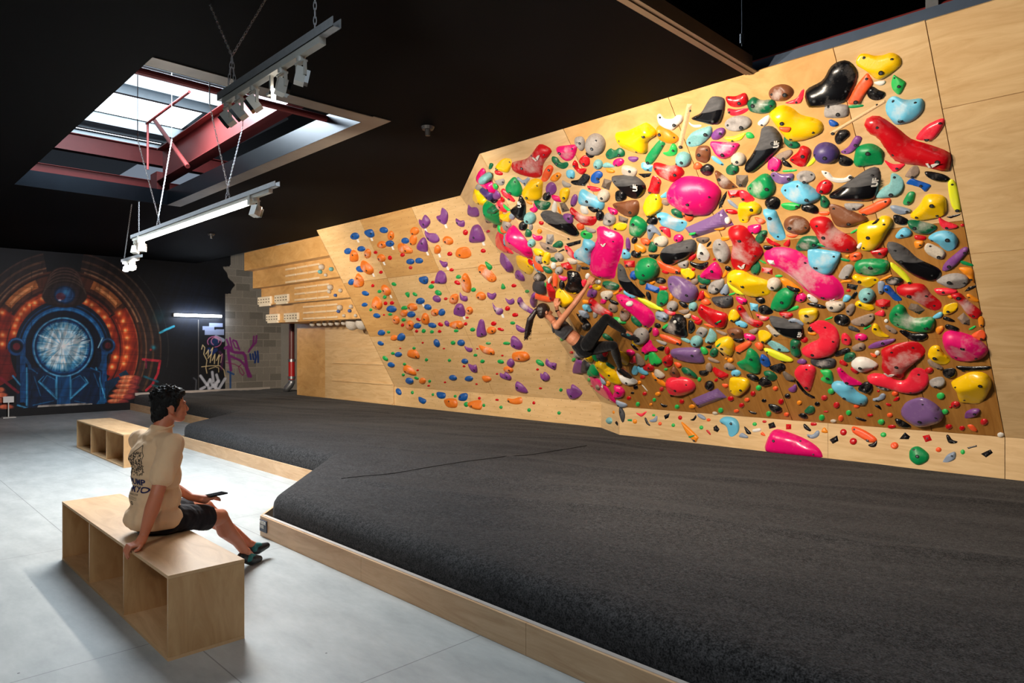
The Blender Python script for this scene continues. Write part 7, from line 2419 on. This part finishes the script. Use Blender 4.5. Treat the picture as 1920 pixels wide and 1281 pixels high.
for k in range(330):
    x = rp.uniform(-.125, .06); z = rp.uniform(.28, .43)
    if z > .37 + (x + .13) * .5 or (x > .05 and z > .40): continue
    a = rp.uniform(0, 6.28); l_ = rp.uniform(.004, .016); ink((x, z), (x + l_ * math.cos(a), z + l_ * math.sin(a)), rp.uniform(.0008, .0022))
for z in (.145, .138, .130): ink((-.09, z), (.03, z), .0007)
a_ = [(.012 * math.cos(t) - .04, .105 + .012 * math.sin(t)) for t in np.linspace(0, 6.28, 10)]
for p, q in zip(a_[:-1], a_[1:]): ink(p, q, .0018)
o = m.build('shirt_drawing', PRB, shirt); o.location = -sl

# ---------------------------------------------------------------- climber on the crowded wall
SK2 = skin_mat('skin_tanned', (192, 126, 92))
W_ = lambda u, v, off: F_MAIN.hit(u, v, off)
hR, hL = W_(1104, 531, .13), W_(1043, 573, .14)
wR, wL = W_(1098, 541, .16), W_(1045, 583, .17)
eR, eL = W_(1077, 570, .33), W_(1056, 602, .24)
sR, sL = W_(1044, 611, .46), W_(1040, 603, .20)
sC = (sR + sL) / 2
pel = W_(1096, 652, .36); hpR = W_(1102, 645, .42); hpL = W_(1100, 655, .28)
kn1 = W_(1137, 597, .34); an1 = W_(1172, 623, .17); to1 = W_(1193, 633, .12)
kn2 = W_(1150, 648, .40); an2 = W_(1163, 690, .21); to2 = W_(1182, 706, .13)
hd = W_(1021, 585, .36); nk = W_(1034, 598, .36)
wm = empty('person', pel, 'climber in dark crop top and black leggings hanging on the crowded wall', 'person')
ax = (sR - sL).normalized(); sp_ = (sC - pel).normalized(); fr_ = ax.cross(sp_).normalized()
BB = Matrix((ax, fr_, sp_)).transposed()
b = MB()
b.ball(pel, (.165, .12, .12), BB); b.ball(pel.lerp(sC, .4), (.125, .092, .15), BB); b.ball(pel.lerp(sC, .78), (.155, .10, .14), BB)
b.cone(sL, sR, .052, .052); b.cone(sC, nk, .05, .043); b.cone(nk, hd.lerp(nk, .4), .043, .043)
tw = -F_MAIN.n; upw = (Vector((0, 0, 1)) * .8 + (hd - nk).normalized() * .4).normalized(); fw = (tw - upw * tw.dot(upw)).normalized(); rt = fw.cross(upw)
fw = (fw * .75 + Rr * .65).normalized(); upw = (upw - fw * upw.dot(fw)).normalized(); rt = fw.cross(upw)
HB = Matrix((rt, fw, upw)).transposed()
def Wc(r, f, u): return hd + rt * r + fw * f + upw * u
b.ball(Wc(0, -.01, .02), (.070, .088, .085), HB); b.ball(Wc(0, .035, -.03), (.054, .056, .068), HB); b.ball(Wc(0, .05, -.078), (.028, .03, .02), HB)
b.cone(Wc(0, .082, .008), Wc(0, .103, -.024), .007, .011, 8); b.ball(Wc(0, .085, -.05), (.018, .009, .008), HB)
for s in (-1, 1): b.ball(Wc(.070 * s, -.005, -.012), (.008, .017, .027), HB)
b.cone(sR, eR, .044, .034); b.cone(eR, eR.lerp(wR, .3), .034, .036); b.cone(eR.lerp(wR, .3), wR, .036, .022)
b.cone(sL, eL, .044, .034); b.cone(eL, eL.lerp(wL, .3), .034, .036); b.cone(eL.lerp(wL, .3), wL, .036, .022)
for w_, h_, dirv in ((wR, hR, (W_(1110, 521, .10) - wR)), (wL, hL, (W_(1043, 562, .10) - wL))):
    dirv = dirv.normalized(); sd = dirv.cross(F_MAIN.n).normalized(); b.cone(w_, h_, .022, .028); b.ball(h_, .030)
    for j, x in enumerate((-.030, -.010, .010, .029)):
        k0 = h_ + sd * x + dirv * .02; finger(b, [k0, k0 + dirv * .030 - F_MAIN.n * .004, k0 + dirv * .048 - F_MAIN.n * .026, k0 + dirv * .044 - F_MAIN.n * .046], .0105, .0085)
    finger(b, [h_ + sd * .025, h_ + sd * .045 + dirv * .012 - F_MAIN.n * .012, h_ + sd * .046 + dirv * .032 - F_MAIN.n * .03], .012, .0095)
for hp, k, an in ((hpR, kn1, an1), (hpL, kn2, an2)):
    b.cone(hp, hp.lerp(k, .5), .088, .074); b.cone(hp.lerp(k, .5), k, .074, .050); b.ball(k, .050); b.cone(k, k.lerp(an, .35), .047, .049); b.cone(k.lerp(an, .35), an, .049, .028)
b.cone(an1, an1.lerp(to1, .5), .030, .030); b.cone(an2, an2.lerp(to2, .5), .030, .030)
blob('body', b, SK2, wm, .0055, 4)
LEG = cloth_mat('black_leggings', (4, 4, 6), 0.95, .2)
m = MB(); m.ball(pel, (.173, .132, .128), BB); m.ball(pel.lerp(sC, .16), (.150, .115, .10), BB)
for hp, k, an in ((hpR, kn1, an1), (hpL, kn2, an2)):
    m.cone(hp, hp.lerp(k, .5), .094, .079); m.cone(hp.lerp(k, .5), k, .079, .055); m.ball(k, .055); m.cone(k, k.lerp(an, .35), .052, .054); m.cone(k.lerp(an, .35), an.lerp(k, .08), .054, .034)
blob('leggings', m, LEG, wm, .0065, 4, .003, .05, cuts=[(pel.lerp(sC, .34), sp_)])
TOP = cloth_mat('charcoal_top', (58, 58, 62), 0.8, .2)
m = MB(); m.ball(pel.lerp(sC, .78), (.163, .109, .128), BB); m.ball(pel.lerp(sC, .62), (.142, .104, .10), BB)
top = blob('crop_top', m, TOP, wm, .0065, 4, cuts=[(pel.lerp(sC, .54), -sp_), (pel.lerp(sC, .96), sp_)])
for s in (-1, 1):
    m = MB(); p = [pel.lerp(sC, .90) + ax * (.06 * s) - fr_ * .105, sC + ax * (.065 * s) + sp_ * .05 - fr_ * .045, sC + ax * (.065 * s) + sp_ * .055 + fr_ * .01, pel.lerp(sC, .90) + ax * (.06 * s) + fr_ * .105]
    m.tube(p, .011, 8); m.build('strap', TOP, top, smooth=True).location = -Vector(wm.location) if False else Vector((0, 0, 0))
HAIR2 = plain('dark_brown_hair', (34, 22, 20), 0.4, noise_amt=0.35, scale=50, bump=0.4)
m = MB(); m.ball(Wc(0, -.018, .03), (.080, .092, .086), HB); m.ball(Wc(0, -.05, -.01), (.066, .055, .07), HB)
kn_ = Wc(0, -.115, .03); m.ball(kn_, .028); m.cone(Wc(0, -.08, .03), kn_, .04, .024)
tp = W_(988, 632, .62); md_ = kn_.lerp(tp, .35) + Vector((0, -.05, .0))
pts = [kn_, md_, kn_.lerp(tp, .7) + Vector((0, -.03, 0)), tp]
m.cone(pts[0], pts[1], .026, .040); m.cone(pts[1], pts[2], .040, .036); m.cone(pts[2], pts[3], .036, .012)
hr_ = random.Random(9)
for k in range(26):
    o_ = Vector((hr_.uniform(-1, 1), hr_.uniform(-1, 1), 0)) * .03; m.tube([pts[1] + o_, pts[2] + o_ * 1.0, pts[3] + o_ * 1.1 + Vector((0, 0, hr_.uniform(-.06, .04)))], [.008, .007, .004], 6)
blob('hair', m, HAIR2, wm, .006, 1, .003, .015)
for an, to in ((an1, to1), (an2, to2)):
    d = (to - an).normalized(); m = MB(); dn = (Vector((0, 0, -1)) - F_MAIN.n * .2).normalized()
    m.cone(an - d * .03 + dn * .035, an.lerp(to, .5) + dn * .03, .034, .038); m.cone(an.lerp(to, .5) + dn * .03, to + dn * .012, .038, .022); m.cone(an + d * .03, an.lerp(to, .6) + dn * .01, .030, .026)
    sh = blob('shoe', m, SHOE, wm, .006, 3)
    m = MB(); m.cone(an.lerp(to, .2) + dn * .012 + F_MAIN.n * .012, an.lerp(to, .55) + dn * .014 + F_MAIN.n * .012, .032, .028); blob('shoe_panel', m, TURQ, sh, .006, 2).location = (0, 0, 0)
m = MB(); d = (hL - wL).normalized(); m.tube([wL - d * .012, wL + d * .012], .027, 14); m.build('wristwatch', DARKGLASS, wm)
